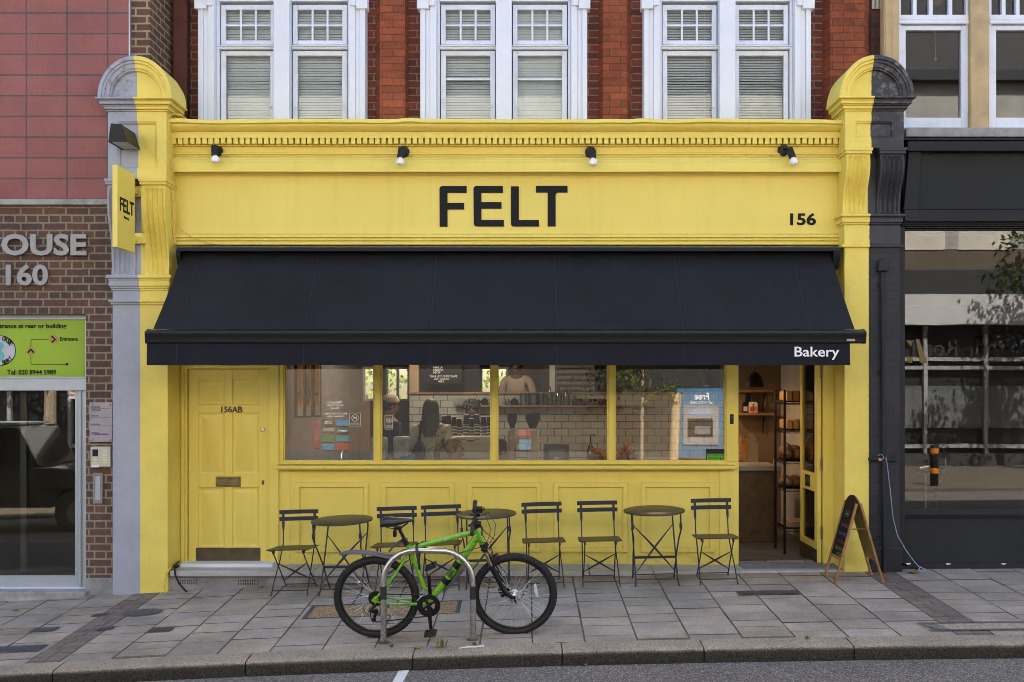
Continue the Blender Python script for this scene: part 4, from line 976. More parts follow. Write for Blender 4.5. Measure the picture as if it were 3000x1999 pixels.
for j in range(nz+1):
    for i in range(nx+1):
        x = X(337.5, yv)+(X(1953, yv)-X(337.5, yv))*i/nx; s = j/nz
        w = s*(.020*noise.noise(Vector((x*2.1, s*.6, 7)))+.011*noise.noise(Vector((x*6.5, s, 2))))
        vs.append((x, yv+w, Z(787, yv)+(Z(839.5, yv)-Z(787, yv))*s+.007*noise.noise(Vector((x*1.3, 0, 1)))*s+.003*noise.noise(Vector((x*5, 0, 4)))*s))
for j in range(nz):
    for i in range(nx): fs.append((j*(nx+1)+i, j*(nx+1)+i+1, (j+1)*(nx+1)+i+1, (j+1)*(nx+1)+i))
b.add(vs, fs); val = b.build('valance', M['canvas'], AW, ang=80)
text('lettering', 'Bakery', fit(1826, 1929, 797, 827, yv-.02), yv-.014, M['white_text'], val, .003, .012)
# folding arms under the cloth
for s in (-1, 1):
    x = s*2.7-.1; b = MB(); b.tube([(x, .15, Z(600, .1)), (x-s*.62, -.2, 2.9), (x+s*.1, -.6, Z(775, yr))], .022, 8); b.build('folding_arm', M['navy_metal'], AW)

# ================================================================ wall lamps, projecting sign, cables
def bulb_light(u, v, ub, vb, label, wires):
    y = .145; t = thing('wall_light', label, 'wall light', (X(u, y), y, Z(v, y)), 'bare bulb lights along the cornice')
    c = Vector((X(u, y), y, Z(v, y))); yb = .0; e = Vector((X(ub, yb), yb, Z(vb, yb)))
    d = Vector((e.x-(X(u, yb)), -.0, -.12)); d = Vector(((X(ub, yb)-c.x)*.5, -.01, -.1)).normalized()
    b = MB(); b.lathe([(0, -.03), (.05, -.028), (.058, -.01), (.058, .0)], c, 18, Matrix.Rotation(R(-90), 3, 'X')); b.tube([c+Vector((0,-.02,.01)), e-d*.07+Vector((0,.03,.02)), e-d*.07], .010, 8); b.build('mount', M['black'], t)
    ax = d.to_track_quat('Z', 'Y').to_matrix()
    h = e-d*.09
    b = MB(); b.lathe([(0, -.012), (.022, -.010), (.030, .0), (.035, .085), (.033, .092), (0, .092)], h, 16, ax); b.build('lamp_holder', M['black'], t)
    b = MB(); b.lathe([(.018, .088), (.02, .098), (.036, .112), (.043, .136), (.037, .160), (.020, .171), (0, .174)], h, 18, ax); b.build('bulb', M['bulb'], t)
    if wires:
        b = MB()
        for w in wires: b.tube([c+Vector((0, 0, -.01)), c+Vector((w*.06, .004, -.035)), c+Vector((w*.13, -.01, -.06))], .004, 5)
        b.build('flex', M['yellowwire'], t)
bulb_light(499, 348, 494, 357, 'black holder and white bulb leaning left, first lamp on the left of the cornice', (1,))
bulb_light(928, 350, 920.5, 362, 'black holder and white bulb above the left side of the FELT lettering', (-1, 1))
bulb_light(1357, 351, 1362, 363, 'black holder and white bulb above the right end of the FELT lettering', (-1,))
bulb_light(1800, 346, 1821, 362, 'bulb on a long arm at the right end of the cornice over the number 156', (-1,))
# black wedge flood light on the left pillar
t = thing('sign_lamp', 'black wedge shaped lamp on the left pillar above the hanging sign', 'lamp', (X(290, -.3), -.2, Z(320, -.3)))
y0, y1 = -.05, -.42
A = lambda u, v, y: Vector((X(u, y), y, Z(v, y)))
nr = [A(248, 326, y1), A(291, 326.5, y1), A(278, 285, y1), A(254, 283.5, y1)]
w = [Vector((p.x+.0, y0, p.z)) for p in nr]
b = MB(); b.add(nr+w, [(0,1,2,3), (7,6,5,4), (1,5,6,2), (2,6,7,3), (3,7,4,0)]); b.build('lamp_body', M['black'], t, bevel=.006)
cz = nr[0].z
b = MB(); b.add([Vector((nr[0].x+.012, y1+.02, cz+.006)), Vector((nr[1].x-.012, y1+.02, cz+.006)), Vector((nr[1].x-.012, y0-.02, cz+.006)), Vector((nr[0].x+.012, y0-.02, cz+.006))], [(0,1,2,3)]); b.build('diffuser', mk('frosted_lamp_glass', (.42, .41, .36), .4), t, smooth=False)
b = MB(); b.tube([A(322, 300, -.085), A(326, 312, -.09), A(340, 340, -.09), A(362, 372, -.09), A(379, 402, -.03), A(388, 440, .15), A(399, 500, .16), A(412, 525, .19), A(440, 545, .15), A(480, 560, .13), A(520, 563, .1)], .0038, 5)
tag(b.build('lamp_cable', M['yellowwire']), 'thin yellow cable from the wedge lamp looping down to the awning corner', 'cable')
# projecting sign
t = thing('hanging_sign', 'yellow projecting box sign reading FELT Bakery on the left pillar', 'sign', (X(290, -.4), -.3, Z(480, -.4)))
yf, ybk = -.62, -.17
xa = X(258, yf); xb = X(270, yf)
za, zb = Z(568, yf), Z(379, yf)
b = MB(); b.box(xa, xb, yf, ybk, za, zb); pn = b.build('sign_panel', M['yellow_smooth'], t, bevel=.004)
def side_text(s, y0_, y1_, z0_, z1_, bold):
    o = text('lettering', s, (0, y1_-y0_, z0_, z1_), 0, M['letter'], None, .003, bold)
    for v in o.data.vertices:
        p = v.co.copy(); v.co = Vector((xb+.0008-p.y, y0_+p.x, p.z))-ORG[pn.name]
    o.parent = pn; ORG[o.name] = ORG[pn.name]
def zc(v, y): return Z(v, y)
side_text('FELT', -.565, -.205, Z(491, -.4), Z(459, -.4), .02)
side_text('Bakery', -.46, -.33, Z(506, -.4), Z(498, -.4), .01)
for v in (440, 548):
    b = MB(); b.box(xa+.012, xb-.012, ybk, .04, Z(v+6, -.1), Z(v-6, -.1)); b.box(xa-.02, xb+.05, -.03, -.012+.02, Z(v+12, -.02), Z(v-12, -.02)); b.build('bracket', M['yellow'], t, bevel=.002)
# bundle of painted cables in the left corner
b = MB(); rr_ = random.Random(12)
for k in range(9):
    pts = []; off = rr_.uniform(-.022, .022); ph = rr_.uniform(0, 6)
    for i in range(15):
        v = 268+(560-268)*i/14; u = 384+(402-384)*i/14; y = .0+.13*(i/14) - .02
        pts.append(A(u, v, y)+Vector((off*(1+.6*math.sin(i*.7+ph))+.01*math.sin(i*1.3+ph*2), rr_.uniform(-.006, .006), 0)))
    top = pts[0]; pts = [top+Vector((.17+off, .3, -.03)), top+Vector((.09, .12, .035+abs(off))), top+Vector((.03, .03, .03))]+pts
    b.tube(pts, rr_.uniform(.0035, .0065), 6)
tag(b.build('cable_bundle', M['yellowwire']), 'bundle of yellow painted cables down the corner between left pillar and cornice', 'cable')
b = MB()
for k, u in enumerate((404, 408)):
    pts = [A(u+math.sin(i*2.1+k)*.5, 850+ (1292-850)*i/20, .325) for i in range(21)]
    b.tube(pts, .006, 6)
    for i in range(0, 21, 3): b.box(pts[i].x-.009, pts[i].x+.009, pts[i].y-.007, pts[i].y+.01, pts[i].z-.005, pts[i].z+.005)
b.tube([A(405, 1292, .32), A(402, 1300, .1), A(392, 1305, -.01), A(382, 1318, -.03), A(377, 1345, -.03), A(380, 1366, -.03)], .007, 6)
tag(b.build('cable_run', M['yellowwire']), 'yellow painted cables clipped down the corner beside the house door', 'cable')
b = MB(); b.tube([A(411, 1290, .30), A(404, 1300, .12), A(401, 1309, -.015), A(403, 1322, -.02), A(412, 1342, .0), A(432, 1364, -.05)], .009, 7); b.ball(A(404, 1301, .0), (.03, .02, .022), 8, 6)
tag(b.build('black_cable', M['black']), 'black cable hanging over the stone course beside the left pillar', 'cable')

# ================================================================ right hand shop
RB = thing('neighbour_shop', 'charcoal painted shop with large window right of the yellow bakery', 'building', (8, .3, 0))
yr2 = .02
b = MB(); b.box(X(2035, .55), 16, .62, 1.2, Z(-55, .6), 11); b.box(X(2455, .6), 16, .62, 1.2, Z(300, .6), Z(-55, .6)-.002); b.box(X(2035, .55), X(2066, .6), .70, 1.2, Z(300, .6), Z(-55, .6)-.002); b.build('upper_wall', mk('cream_stone_wall', (.46, .36, .22), .85, 0, .15, 3), RB, smooth=False)
b = MB(); bx(b, 2000, 2036, -60, 320, .66, .9); b.build('brick_strip', brick('sooty_dark_brick', (.10, .035, .026), (.05, .03, .028), (.055, .05, .045), .225, .0755, .007), RB, smooth=False)
for u0, u1 in ((2032, 2066), (2230, 2274)):
    b = MB(); bx(b, u0, u1, -60, 300, .52, .7)
    if u0 < 2100:
        bx(b, u0+3, u0+10, -60, 296, .505, .53); bx(b, u0+17, u0+22, -60, 296, .512, .53)
    b.build('stone_jamb', M['cream_stone'], RB, bevel=.012)
b = MB(); b.box(X(2078, .45), 16, .40, .8, Z(316, .42), Z(294, .42)); b.build('stone_sill', M['concrete'], RB, bevel=.01)
for u0, u1, g0_, g1_ in ((2064, 2227, 2078, 2210), (2272, 2450, 2277, 2440)):
    y = .585
    wb = MB(); a, c = X(u0, y), X(u1, y)
    wb.frame(a, c, Z(296, y), Z(-60, y), .03, y, y+.12, .02, .03)
    wb.box(a, c, y-.02, y+.1, Z(56, y), Z(47, y)); wb.box(a, c, y-.012, y+.1, Z(46.5, y), Z(35, y))
    wn = wb.build('upper_window', M['white'], RB, bevel=.004)
    wb = MB(); wb.frame(X(u0+6, y), X(u1-5, y), Z(292, y), Z(58, y), .055, y+.01, y+.07, .10, .05); wb.build('sash', M['white'], wn, bevel=.004)
    wb = MB()
    for q in (35, 88, 152) if u0 < 2200 else (30, 76): x = X(u0+q*.7+14, y); wb.box(x-.02, x+.02, y+.005, y+.06, Z(40, y), Z(-60, y))
    wb.build('glazing_bar', M['white'], wn, bevel=.003)
    wb = MB(); wb.box(a, c, y+.05, y+.055, Z(292, y), Z(-60, y)); wb.build('pane', M['glass_r'], wn, smooth=False)
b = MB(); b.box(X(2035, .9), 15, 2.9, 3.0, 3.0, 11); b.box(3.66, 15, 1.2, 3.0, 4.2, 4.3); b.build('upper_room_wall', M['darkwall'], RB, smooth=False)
t = thing('light_pull', 'white pull cord seen through the right hand upper window', 'pull cord', (X(2149, 1), 1, Z(130, 1)))
b = MB(); b.tube([A(2149, 45, .9), A(2149.5, 132, .9)], .004, 5); b.build('cord', M['paper'], t); b = MB(); b.ball(A(2149.5, 136, .9), (.014, .014, .02), 8, 6); b.build('pull_knob', M['paper'], t)
t = thing('wall_clock', 'round brass wall clock seen at the top of the right hand upper window', 'clock', (X(2141, .9), .9, Z(-6, .9)))
b = MB(); b.lathe([(.10, -.02), (.115, -.03), (.125, -.015), (.125, .03)], (X(2143, .9), .9, Z(-6, .9)), 28, Matrix.Rotation(R(-90), 3, 'X')); b.build('clock_rim', M['brass'], t)
b = MB(); b.lathe([(0, -.01), (.105, -.01)], (X(2143, .9), .9, Z(-6, .9)), 28, Matrix.Rotation(R(-90), 3, 'X')); b.build('clock_face', mk('clock_face_tan', (.3, .22, .1), .6), t)
# fascia
b = MB(); xl2 = X(2079, -.02)
b.box(xl2+.02, 16, -.05, .4, Z(347, -.05), Z(325, -.05)); b.box(xl2, 16, -.02, .4, Z(509, -.02), Z(482, -.02)); b.box(xl2+.02, 16, .1, .4, Z(323, .1), Z(317, .1))
b.prism([(xl2, Z(482, 0)), (X(2110, .0), Z(482, 0)), (X(2117, .0), Z(347, 0)), (X(2088, 0), Z(347, 0))], .0, .3)
b.box(xl2+.01, 16, .05, .5, Z(482, .05), Z(347, .05))
b.build('fascia', M['charcoal2'], RB, bevel=.004)
b = MB()
for k, v in enumerate((510, 515, 520, 525)): b.box(xl2, 16, .03+k*.03, .5, Z(v+5, .05+k*.03), Z(v, .05))
b.build('fascia_moulding', M['charcoal2'], RB)
yg = .12
b = MB(); b.box(3.665, X(2075, yg), yg-.06, yg+.1, Z(1296, yg), Z(525, yg)); b.box(3.69, 16, yg-.05, yg+.12, Z(1184, yg), Z(1170, yg)); b.box(3.69, 16, yg-.03, yg+.12, Z(1189, yg), Z(1184, yg))
b.build('window_frame', M['charcoal'], RB, bevel=.005)
b = MB(); b.box(3.69, 16, yg, yg+.15, -.2, Z(1188, yg)); b.box(3.69, 16, yg-.03, yg+.1, -.2, Z(1296, yg-.03)); b.build('stall_panel', M['charcoal'], RB, bevel=.006)
b = MB(); b.box(X(2074, yg), 16, yg+.03, yg+.036, Z(1171, yg), Z(526, yg)); b.build('window_pane', M['glass_r'], RB, smooth=False)
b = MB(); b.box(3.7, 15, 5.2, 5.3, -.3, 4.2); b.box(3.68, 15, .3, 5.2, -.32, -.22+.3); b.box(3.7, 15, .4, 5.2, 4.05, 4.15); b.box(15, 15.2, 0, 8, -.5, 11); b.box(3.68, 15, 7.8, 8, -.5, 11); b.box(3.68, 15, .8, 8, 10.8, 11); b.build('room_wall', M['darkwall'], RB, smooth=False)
# gold letter on the glass
b = MB(); yy = yg+.028
b.prism([(X(u, yy), Z(v, yy)) for u, v in ((2104, 780), (2112, 780), (2131, 834), (2115, 834))], yy-.001, yy); b.prism([(X(u, yy), Z(v, yy)) for u, v in ((2082, 783), (2101, 783), (2095, 788), (2094, 797))], yy-.001, yy); b.prism([(X(u, yy), Z(v, yy)) for u, v in ((2082, 820), (2102, 820), (2097, 824), (2096, 834), (2086, 834), (2086, 824))], yy-.001, yy)
b.build('gold_letter', mk('gold_leaf', (.13, .09, .018), .6), RB, smooth=False)
for u, v in ((2085, 1296.5), (2395-1400+1182-0, 1297), (2305, 1297)):
    b = MB(); b.box(X(u, .05), X(u+11, .05), .088, .0885, Z(v+1.5, .05), Z(v-1, .05)); b.box(X(u+3, .05), X(u+8, .05), .0878, .0885, Z(v+3, .05), Z(v+1.5, .05)); b.build('paint_chip', M['paper'], RB, smooth=False)
# drain pipe, junction box, cables on the dark pier
t = thing('conduit_pipe', 'charcoal painted vertical conduit with hooded box on the dark pier', 'pipe', (X(2033, -.04), -.03, .2))
b = MB(); b.tube([(X(2027, -.04), -.04, Z(625, -.04)), (X(2029, -.04), -.04, Z(900, -.04)), (X(2031.5, -.04), -.045, Z(1257, -.04)), (X(2032, -.04), -.06, Z(1318, -.05))], .019, 12)
for v, u in ((655, 2027), (856, 2028.5), (1103, 2030.5), (1300, 2032)): b.box(X(u-8, -.04), X(u+8, -.04), -.03, -.0, Z(v+3, -.04), Z(v-3, -.04)); b.tube([(X(u, -.04), -.04, Z(v+5, -.04)), (X(u, -.04), -.04, Z(v-5, -.04))], .023, 12)
b.build('pipe', M['charcoal'], t)
b = MB(); b.prism([(X(2017, -.06), Z(624, -.06)), (X(2041, -.06), Z(624, -.06)), (X(2040, -.06), Z(601, -.06)), (X(2036, -.06), Z(594.5, -.06)), (X(2024, -.06), Z(594.5, -.06)), (X(2019, -.06), Z(600, -.06))], -.09, .0); b.build('hooded_box', M['charcoal'], t, bevel=.012, seg=3)
b = MB(); b.tube([A(1996, 1055, -.03), A(2060, 1058, -.03)], .017, 10); b.build('cross_pipe', M['charcoal'], t)
b = MB(); b.tube([A(2018, 1047, -.06), A(2026, 1044, -.08), A(2031, 1052, -.07), A(2024, 1060, -.08), A(2033, 1063, -.07), A(2036, 1050, -.06), A(2040, 1080, -.04), A(2046, 1130, -.04), A(2052, 1190, -.05), A(2062, 1230, -.06), A(2080, 1262, -.1), A(2100, 1290, -.14), A(2112, 1303, -.16), A(2126, 1308, -.16), A(2128, 1312, -.2), A(2115, 1314, -.22), A(2109, 1311, -.2), A(2116, 1303, -.17)], .0042, 6)
tag(b.build('extension_flex', M['bluewire']), 'pale blue flex looped on the dark pipe and trailing to the pavement', 'cable')
b = MB(); b.tube([A(2067, 1000, -.035), A(2062, 1040, -.035), A(2045, 1058, -.035)], .004, 5); b.tube([A(2066, 1000, .06), A(2067, 1150, .05), A(2066, 1290, .05), A(2085, 1302, -.1), A(2112, 1310, -.15)], .008, 6); b.tube([A(2064, 1000, .06), A(2065, 1160, .04), A(2068, 1297, .0), A(2100, 1305, -.14)], .006, 6); b.tube([A(1998, 1241, -.02), A(2018, 1240, -.02), A(2029, 1225, -.03)], .005, 6)
tag(b.build('black_cable', M['black']), 'black cables down the side of the dark pier beside the right window', 'cable')
b = MB(); b.box(-.012, .012, -.008, .008, -.014, .014)
o = b.build('cable_tag', M['orange']); o.location = A(2022, 1056, -.09); tag(o, 'orange tag tangled in the flex on the dark pipe', 'tag')
# ================================================================ folding chairs and tables
def make_chair():
    t = thing('folding_chair', 'x', 'chair', (0,0,0))
    for k, z in enumerate((.775, .705)):
        b = MB(); n = 6
        vs = []; 
        for i in range(n+1):
            x = -.196+.392*i/n; y = .215-.012*k*0-.010*(1-(x/.196)**2)*0 + .012*(1-(2*i/n-1)**2) - (.775-z)*.13
            vs.append((x, y))
        for (xa, y0_), (xb_, y1_) in zip(vs, vs[1:]): b.add([(xa,y0_,z-.021),(xb_,y1_,z-.021),(xb_,y1_,z+.021),(xa,y0_,z+.021),(xa,y0_+.005,z-.021),(xb_,y1_+.005,z-.021),(xb_,y1_+.005,z+.021),(xa,y0_+.005,z+.021)], [(0,1,2,3),(7,6,5,4),(0,4,5,1),(3,2,6,7)])
        b.add([(-.196,.215-(.775-z)*.13,z-.021),(-.196,.22-(.775-z)*.13,z-.021),(-.196,.22-(.775-z)*.13,z+.021),(-.196,.215-(.775-z)*.13,z+.021)], [(0,1,2,3)]); b.add([(.196,.215-(.775-z)*.13,z-.021),(.196,.22-(.775-z)*.13,z-.021),(.196,.22-(.775-z)*.13,z+.021),(.196,.215-(.775-z)*.13,z+.021)], [(0,1,2,3)])
        b.build('back_slat', M['chair'], t, ang=50)
    for s in (-1, 1):
        x = s*.158; b = MB()
        b.prism([(x-.012, .79), (x+.012, .79), (x+.012, .63), (x+.007, .585), (x-.007, .585), (x-.012, .63)], .222, .228)
        for q in range(12): b.v[-1-q].y -= (.79-b.v[-1-q].z)*.13
        b.tube([(x, .200, .60), (x*1.0, .175, .455), (x*1.02, .06, .30), (x*1.08, -.10, .13), (s*.174, -.185, .02), (s*.176, -.195, .006), (s*.178, -.215, .006)], .006, 8)
        for z in (.775, .705): b.lathe([(0, -.004), (.006, -.002), (.007, .003)], (x, .214-(.775-z)*.13, z), 8, Matrix.Rotation(R(-90), 3, 'X'))
        b.build('long_leg', M['chair'], t)
        b = MB(); x = s*.146
        b.tube([(x, -.155, .435), (x, -.15, .41), (x, .0, .225), (x*1.03, .15, .04), (x*1.04, .175, .008), (x*1.04, .20, .006)], .006, 8)
        b.box(x-.008, x+.008, -.17, -.13, .415, .445); b.build('short_leg', M['chair'], t)
    b = MB()
    for k in range(6):
        y = -.195+.062*k; zz = .462-.0052*k; b.box(-.203+.004*(k == 5), .203-.004*(k == 5), y, y+.054, zz-.009, zz)
    for s in (-1, 1): b.tube([(s*.165, -.19, .447), (s*.165, .17, .420)], .006, 6)
    b.build('seat', M['seatmetal'], t, bevel=.002)
    b = MB()
    for s, dy in ((-1, -.004), (1, .004)):
        pts = [(s*.145, -.06+dy, .300), (s*.0, .022+dy, .195), (-s*.148, .115+dy, .085)]; b.tube(pts, [.004, .010, .004], 6, flat=.35)
    b.build('cross_brace', M['chair'], t)
    for y, z, w in ((-.165, .045, .17), (.155, .035, .148)):
        b = MB(); b.tube([(-w, y, z), (w, y, z)], .0055, 7); b.build('stretcher', M['chair'], t)
    return t
def seat_on_ground(o, c, rz, lift=0):
    sx = math.atan(slope(c.x)); o.location = c+Vector((0,0,lift))
    o.rotation_euler = (Matrix.Rotation(-sx, 4, 'Y') @ Matrix.Rotation(math.atan(.04), 4, 'X') @ Matrix.Rotation(rz, 4, 'Z')).to_euler()
ch0 = make_chair()
CH = [(671, 1367, -6, 'dark folding chair nearest the house door, at the left end of the row'),
      (907, 1360, -1, 'dark folding chair right of the left table, partly behind the bicycle saddle'),
      (1013, 1356, 0, 'dark folding chair left of the middle table, behind the bicycle frame'),
      (1252, 1350, 2, 'dark folding chair right of the middle table, behind the front bicycle wheel'),
      (1381.5, 1347, 0, 'dark folding chair standing directly left of the right table'),
      (1651, 1341, 0, 'dark folding chair next to the open shop doorway, at the right end of the row')]
for i, (u, v, a, lab) in enumerate(CH):
    o = ch0 if i == 0 else copy_tree(ch0)
    seat_on_ground(o, G(u, v)+Vector((0, .16, 0)), R(a)); o.location.z = gz(o.location.x, o.location.y)
    o.scale = (1, 1, .945); tag(o, lab, 'chair', 'folding chairs along the shop front')
def make_table():
    t = thing('bistro_table', 'x', 'table', (0,0,0))
    b = MB(); b.lathe([(0, .706), (.280, .706), (.289, .703), (.292, .697), (.290, .688), (.284, .686), (.282, .694), (0, .696)], (0,0,0), 48); b.build('tabletop', M['seatmetal'], t, ang=40)
    for s in (-1, 1):
        b = MB(); x = s*.198
        b.tube([(x, .19, .69), (x, .185, .60), (x, .02, .30), (x, -.12, .06), (s*.203, -.165, .012), (s*.205, -.19, .007)], .0075, 8); b.build('leg', M['chair'], t)
        b = MB(); x = s*.225
        b.tube([(x, -.19, .69), (x, -.188, .60), (x+.008*s, -.182, .56), (x, -.178, .52), (s*.213, -.15, .46), (s*.207, -.02, .30), (s*.200, .12, .06), (s*.200, .16, .010), (s*.202, .185, .007)], .0075, 8)
        b.box(x-.012, x+.012, -.20, -.18, .55, .60); b.build('leg', M['chair'], t)
    b = MB()
    for s, dy in ((-1, -.005), (1, .005)): b.tube([(s*.198, .13+dy, .545), (0, .015+dy, .335), (-s*.198, -.10+dy, .105)], [.004, .012, .004], 6, flat=.3)
    b.build('cross_brace', M['chair'], t)
    b = MB(); b.box(-.202, .202, .028, .033, .225, .250); b.build('flat_stretcher', M['chair'], t)
    for y, z in ((-.14, .06), (.125, .05)):
        b = MB(); b.tube([(-.2, y, z), (.2, y, z)], .0055, 7); b.build('stretcher', M['chair'], t)
    return t
tb0 = make_table()
for i, (u, v, a, lab) in enumerate([(787, 1369, -7, 'round dark bistro table between the first two chairs, nearest the house door'), (1121, 1353, 0, 'round dark bistro table behind the bicycle handlebars'), (1510, 1346, 0, 'round dark bistro table near the doorway, standing clear of the bicycle')]):
    o = tb0 if i == 0 else copy_tree(tb0)
    seat_on_ground(o, G(u, v)+Vector((0, .15, 0)), R(a)); o.location.z = gz(o.location.x, o.location.y)
    o.scale = (1, 1, .985); tag(o, lab, 'table', 'bistro tables along the shop front')

# ================================================================ bicycle stand and bicycle
gl, gr = G(881.5, 1477), G(1086.5, 1471)
yk = .5*(gl.y+gr.y); SR = F/(yk-CAMY)
zt_ = EYE-(1265-CV)/SR
st = thing('bicycle_stand', 'brushed steel hoop bicycle stand with black tape bands by the kerb', 'bicycle stand', (.5*(gl.x+gr.x), yk, gz(.5*(gl.x+gr.x), yk)))
b = MB(); rad = .245; pts = [(gl.x, yk, gz(gl.x, yk)-.05), (gl.x, yk, zt_-rad-.02)]
for i in range(1, 10): a = math.pi-math.pi/2*i/10; pts.append((gl.x+rad+rad*math.cos(a), yk, zt_-rad+rad*math.sin(a)))
pts += [(gl.x+rad+.02, yk, zt_), (gr.x-rad-.02, yk, zt_-.004)]
for i in range(1, 10): a = math.pi/2-math.pi/2*i/10; pts.append((gr.x-rad+rad*math.cos(a), yk, zt_-rad+rad*math.sin(a)-.004))
pts += [(gr.x, yk, zt_-rad-.03), (gr.x+.002, yk, zt_-rad-.24), (gr.x-.004, yk, EYE-(1405-CV)/SR), (gr.x, yk, EYE-(1420-CV)/SR), (gr.x, yk, gz(gr.x, yk)-.05)]
b.tube(pts, .0235, 20); b.build('hoop', M['steel'], st, ang=60)
for x in (gl.x, gr.x):
    b = MB(); b.tube([(x, yk, EYE-(1377-CV)/SR), (x, yk, EYE-(1347.5-CV)/SR)], .0245, 20); b.build('tape_band', M['rubber'], st)
    b = MB(); b.lathe([(.03, .0), (.05, .0), (.048, .006), (.024, .012)], (x, yk, gz(x, yk)), 18); b.build('foot_collar', M['joint'], st)

gb = G(1025, 1460); SB = F/(gb.y-CAMY); LEAN = R(11)
BK = thing('bicycle', 'lime green mountain bicycle locked to the steel stand', 'bicycle', (0,0,0))
def B(u, v, dy=0): return Vector(((u-1025)/SB, dy, (1460-v)/SB/math.cos(LEAN)))
RW, FW = B(868, 1369), B(1182, 1362)
def wheel(c, disc_side, name):
    r = .337
    w = MB(); w.lathe([(.012, -.055), (.022, -.05), (.03, -.03), (.018, -.02), (.018, .02), (.03, .03), (.022, .05), (.012, .055)], c, 16, Matrix.Rotation(R(90), 3, 'X'))
    for i in range(32):
        a = 2*math.pi*i/32; side = 1 if i % 2 else -1; a2 = a+(.55 if (i//2) % 2 else -.55)
        p0 = c+Vector((.029*math.cos(a2), side*.03, .029*math.sin(a2))); p1 = c+Vector((.292*math.cos(a), side*.004, .292*math.sin(a))); w.tube([p0, p1], .0013, 4, cap=False)
    wo = w.build('wheel', M['spoke'], BK)
    mx = Matrix.Rotation(R(90), 3, 'X')
    b = MB(); b.lathe([(.278, -.012), (.284, -.014), (.300, -.014), (.302, -.011), (.302, .011), (.300, .014), (.284, .014), (.278, .012), (.278, -.012)], c, 64, mx); b.build('rim', M['darkmetal'], wo)
    b = MB(); R0, rr = .312, .026
    b.lathe([(R0+rr*math.cos(t)*.98, rr*math.sin(t)*1.0) for t in [2*math.pi*k/16 for k in range(17)]], c, 96, mx)
    n = 70
    for i in range(n):
        a = 2*math.pi*(i+.5*0)/n
        for (yy, th, rad, sz) in ((0, 0, r+.0012, (.008, .014, .006)), (-.012, .25, r-.002, (.010, .007, .006)), (.012, .25, r-.002, (.010, .007, .006)), (-.021, .6, r-.009, (.012, .006, .007)), (.021, .6, r-.009, (.012, .006, .007))):
            aa = a+(math.pi/n if abs(yy) == .012 or abs(yy) == .021 and i % 2 else 0)
            Mr = Matrix.Rotation(-aa, 3, 'Y')
            b.obox(c+Vector((rad*math.cos(aa), yy, rad*math.sin(aa))), (sz[2], sz[1], sz[0]), Mr)
    b.build('tyre', M['tyre'], wo, ang=40)
    return wo
rw = wheel(RW, 1, 'rear'); fw = wheel(FW, 1, 'front')
mx = Matrix.Rotation(R(90), 3, 'X')
def rotor(c, y, r, parent):
    b = MB(); n = 40
    ring = [(r*(1 if i % 4 < 2 else .955)*math.cos(2*math.pi*i/(2*n)), r*(1 if i % 4 < 2 else .955)*math.sin(2*math.pi*i/(2*n))) for i in range(2*n)]
    inn = [(r*.80*math.cos(2*math.pi*i/(2*n)), r*.80*math.sin(2*math.pi*i/(2*n))) for i in range(2*n)]
    for i in range(2*n):
        j = (i+1) % (2*n); k = lambda q: c+Vector((q[0], y, q[1]))
        if i % 5 != 4: b.poly([k(ring[i]), k(ring[j]), k(inn[j]), k(inn[i])])
        else:
            m = lambda q, w_: (q[0]*w_, q[1]*w_); b.poly([k(ring[i]), k(ring[j]), k(m(ring[j], .955)), k(m(ring[i], .955))]); b.poly([k(m(inn[i], 1.07)), k(m(inn[j], 1.07)), k(inn[j]), k(inn[i])])
    for i in range(6): a = i*math.pi/3; b.tube([c+Vector((.02*math.cos(a-.5), y, .02*math.sin(a-.5))), c+Vector((r*.82*math.cos(a), y, r*.82*math.sin(a)))], .004, 4, flat=.4)
    b.build('brake_disc', M['disc'], parent, smooth=False)
rotor(FW+Vector((0,0,0)), .036, .082, fw); rotor(RW, .036, .07, rw)
b = MB(); q = B(1232.5, 1352, -.01); b.tube([q+Vector((-.012,0,.055)), q+Vector((-.005,-.004,.0)), q+Vector((.008,0,-.055))], [.008,.014,.008], 8, flat=.4); b.build('spoke_reflector', M['reflector'], fw)
b = MB(); q = B(829, 1331.5, -.012); b.obox(q, (.018, .003, .018), Matrix.Rotation(.5, 3, 'Y')); b.build('spoke_tag', M['paper'], rw, smooth=False)
# frame
HT, HB = B(1096, 1209), B(1110.5, 1243)
BBk = B(988, 1382); ST = B(941, 1246)
fr = MB()
fr.tube([B(941, 1256), B(1000, 1240), B(1060, 1224), B(1098, 1216)], [.018, .020, .021, .023], 14)
fr.tube([B(1101, 1222), B(1082, 1252), B(1040, 1312), B(1000, 1364)], [.030, .032, .030, .026], 14)
fr.tube([ST, B(962, 1300), BBk], [.0185, .0175, .018], 12)
fr.tube([HT, HB], .0235, 14)
fr.lathe([(.021, -.04), (.024, -.036), (.024, .036), (.021, .04)], BBk, 16, mx)
for s in (-1, 1):
    fr.tube([BBk+Vector((-.02, s*.03, .0)), B(950, 1380, s*.048), B(885, 1378, s*.062), RW+Vector((.01, s*.066, -.01))], [.012, .012, .010, .009], 10)
    fr.tube([B(940, 1268, s*.02), B(928, 1288, s*.042), B(895, 1336, s*.058), RW+Vector((.0, s*.066, .012))], [.010, .010, .009, .009], 10)
    fr.obox(RW+Vector((-.002, s*.066, .004)), (.045, .006, .05), Matrix.Rotation(.6, 3, 'Y'))
fr.tube([B(931, 1284, -.042), B(931, 1284, .042)], .008, 8)
frame = fr.build('frame', M['green'], BK, ang=50)
for u0, v0, u1, v1 in ((1057, 1286, 1048, 1299), (1031, 1324, 1023, 1335)): b = MB(); b.tube([B(u0, v0), B(u1, v1)], .0325, 14); b.build('decal_band', M['black'], frame)
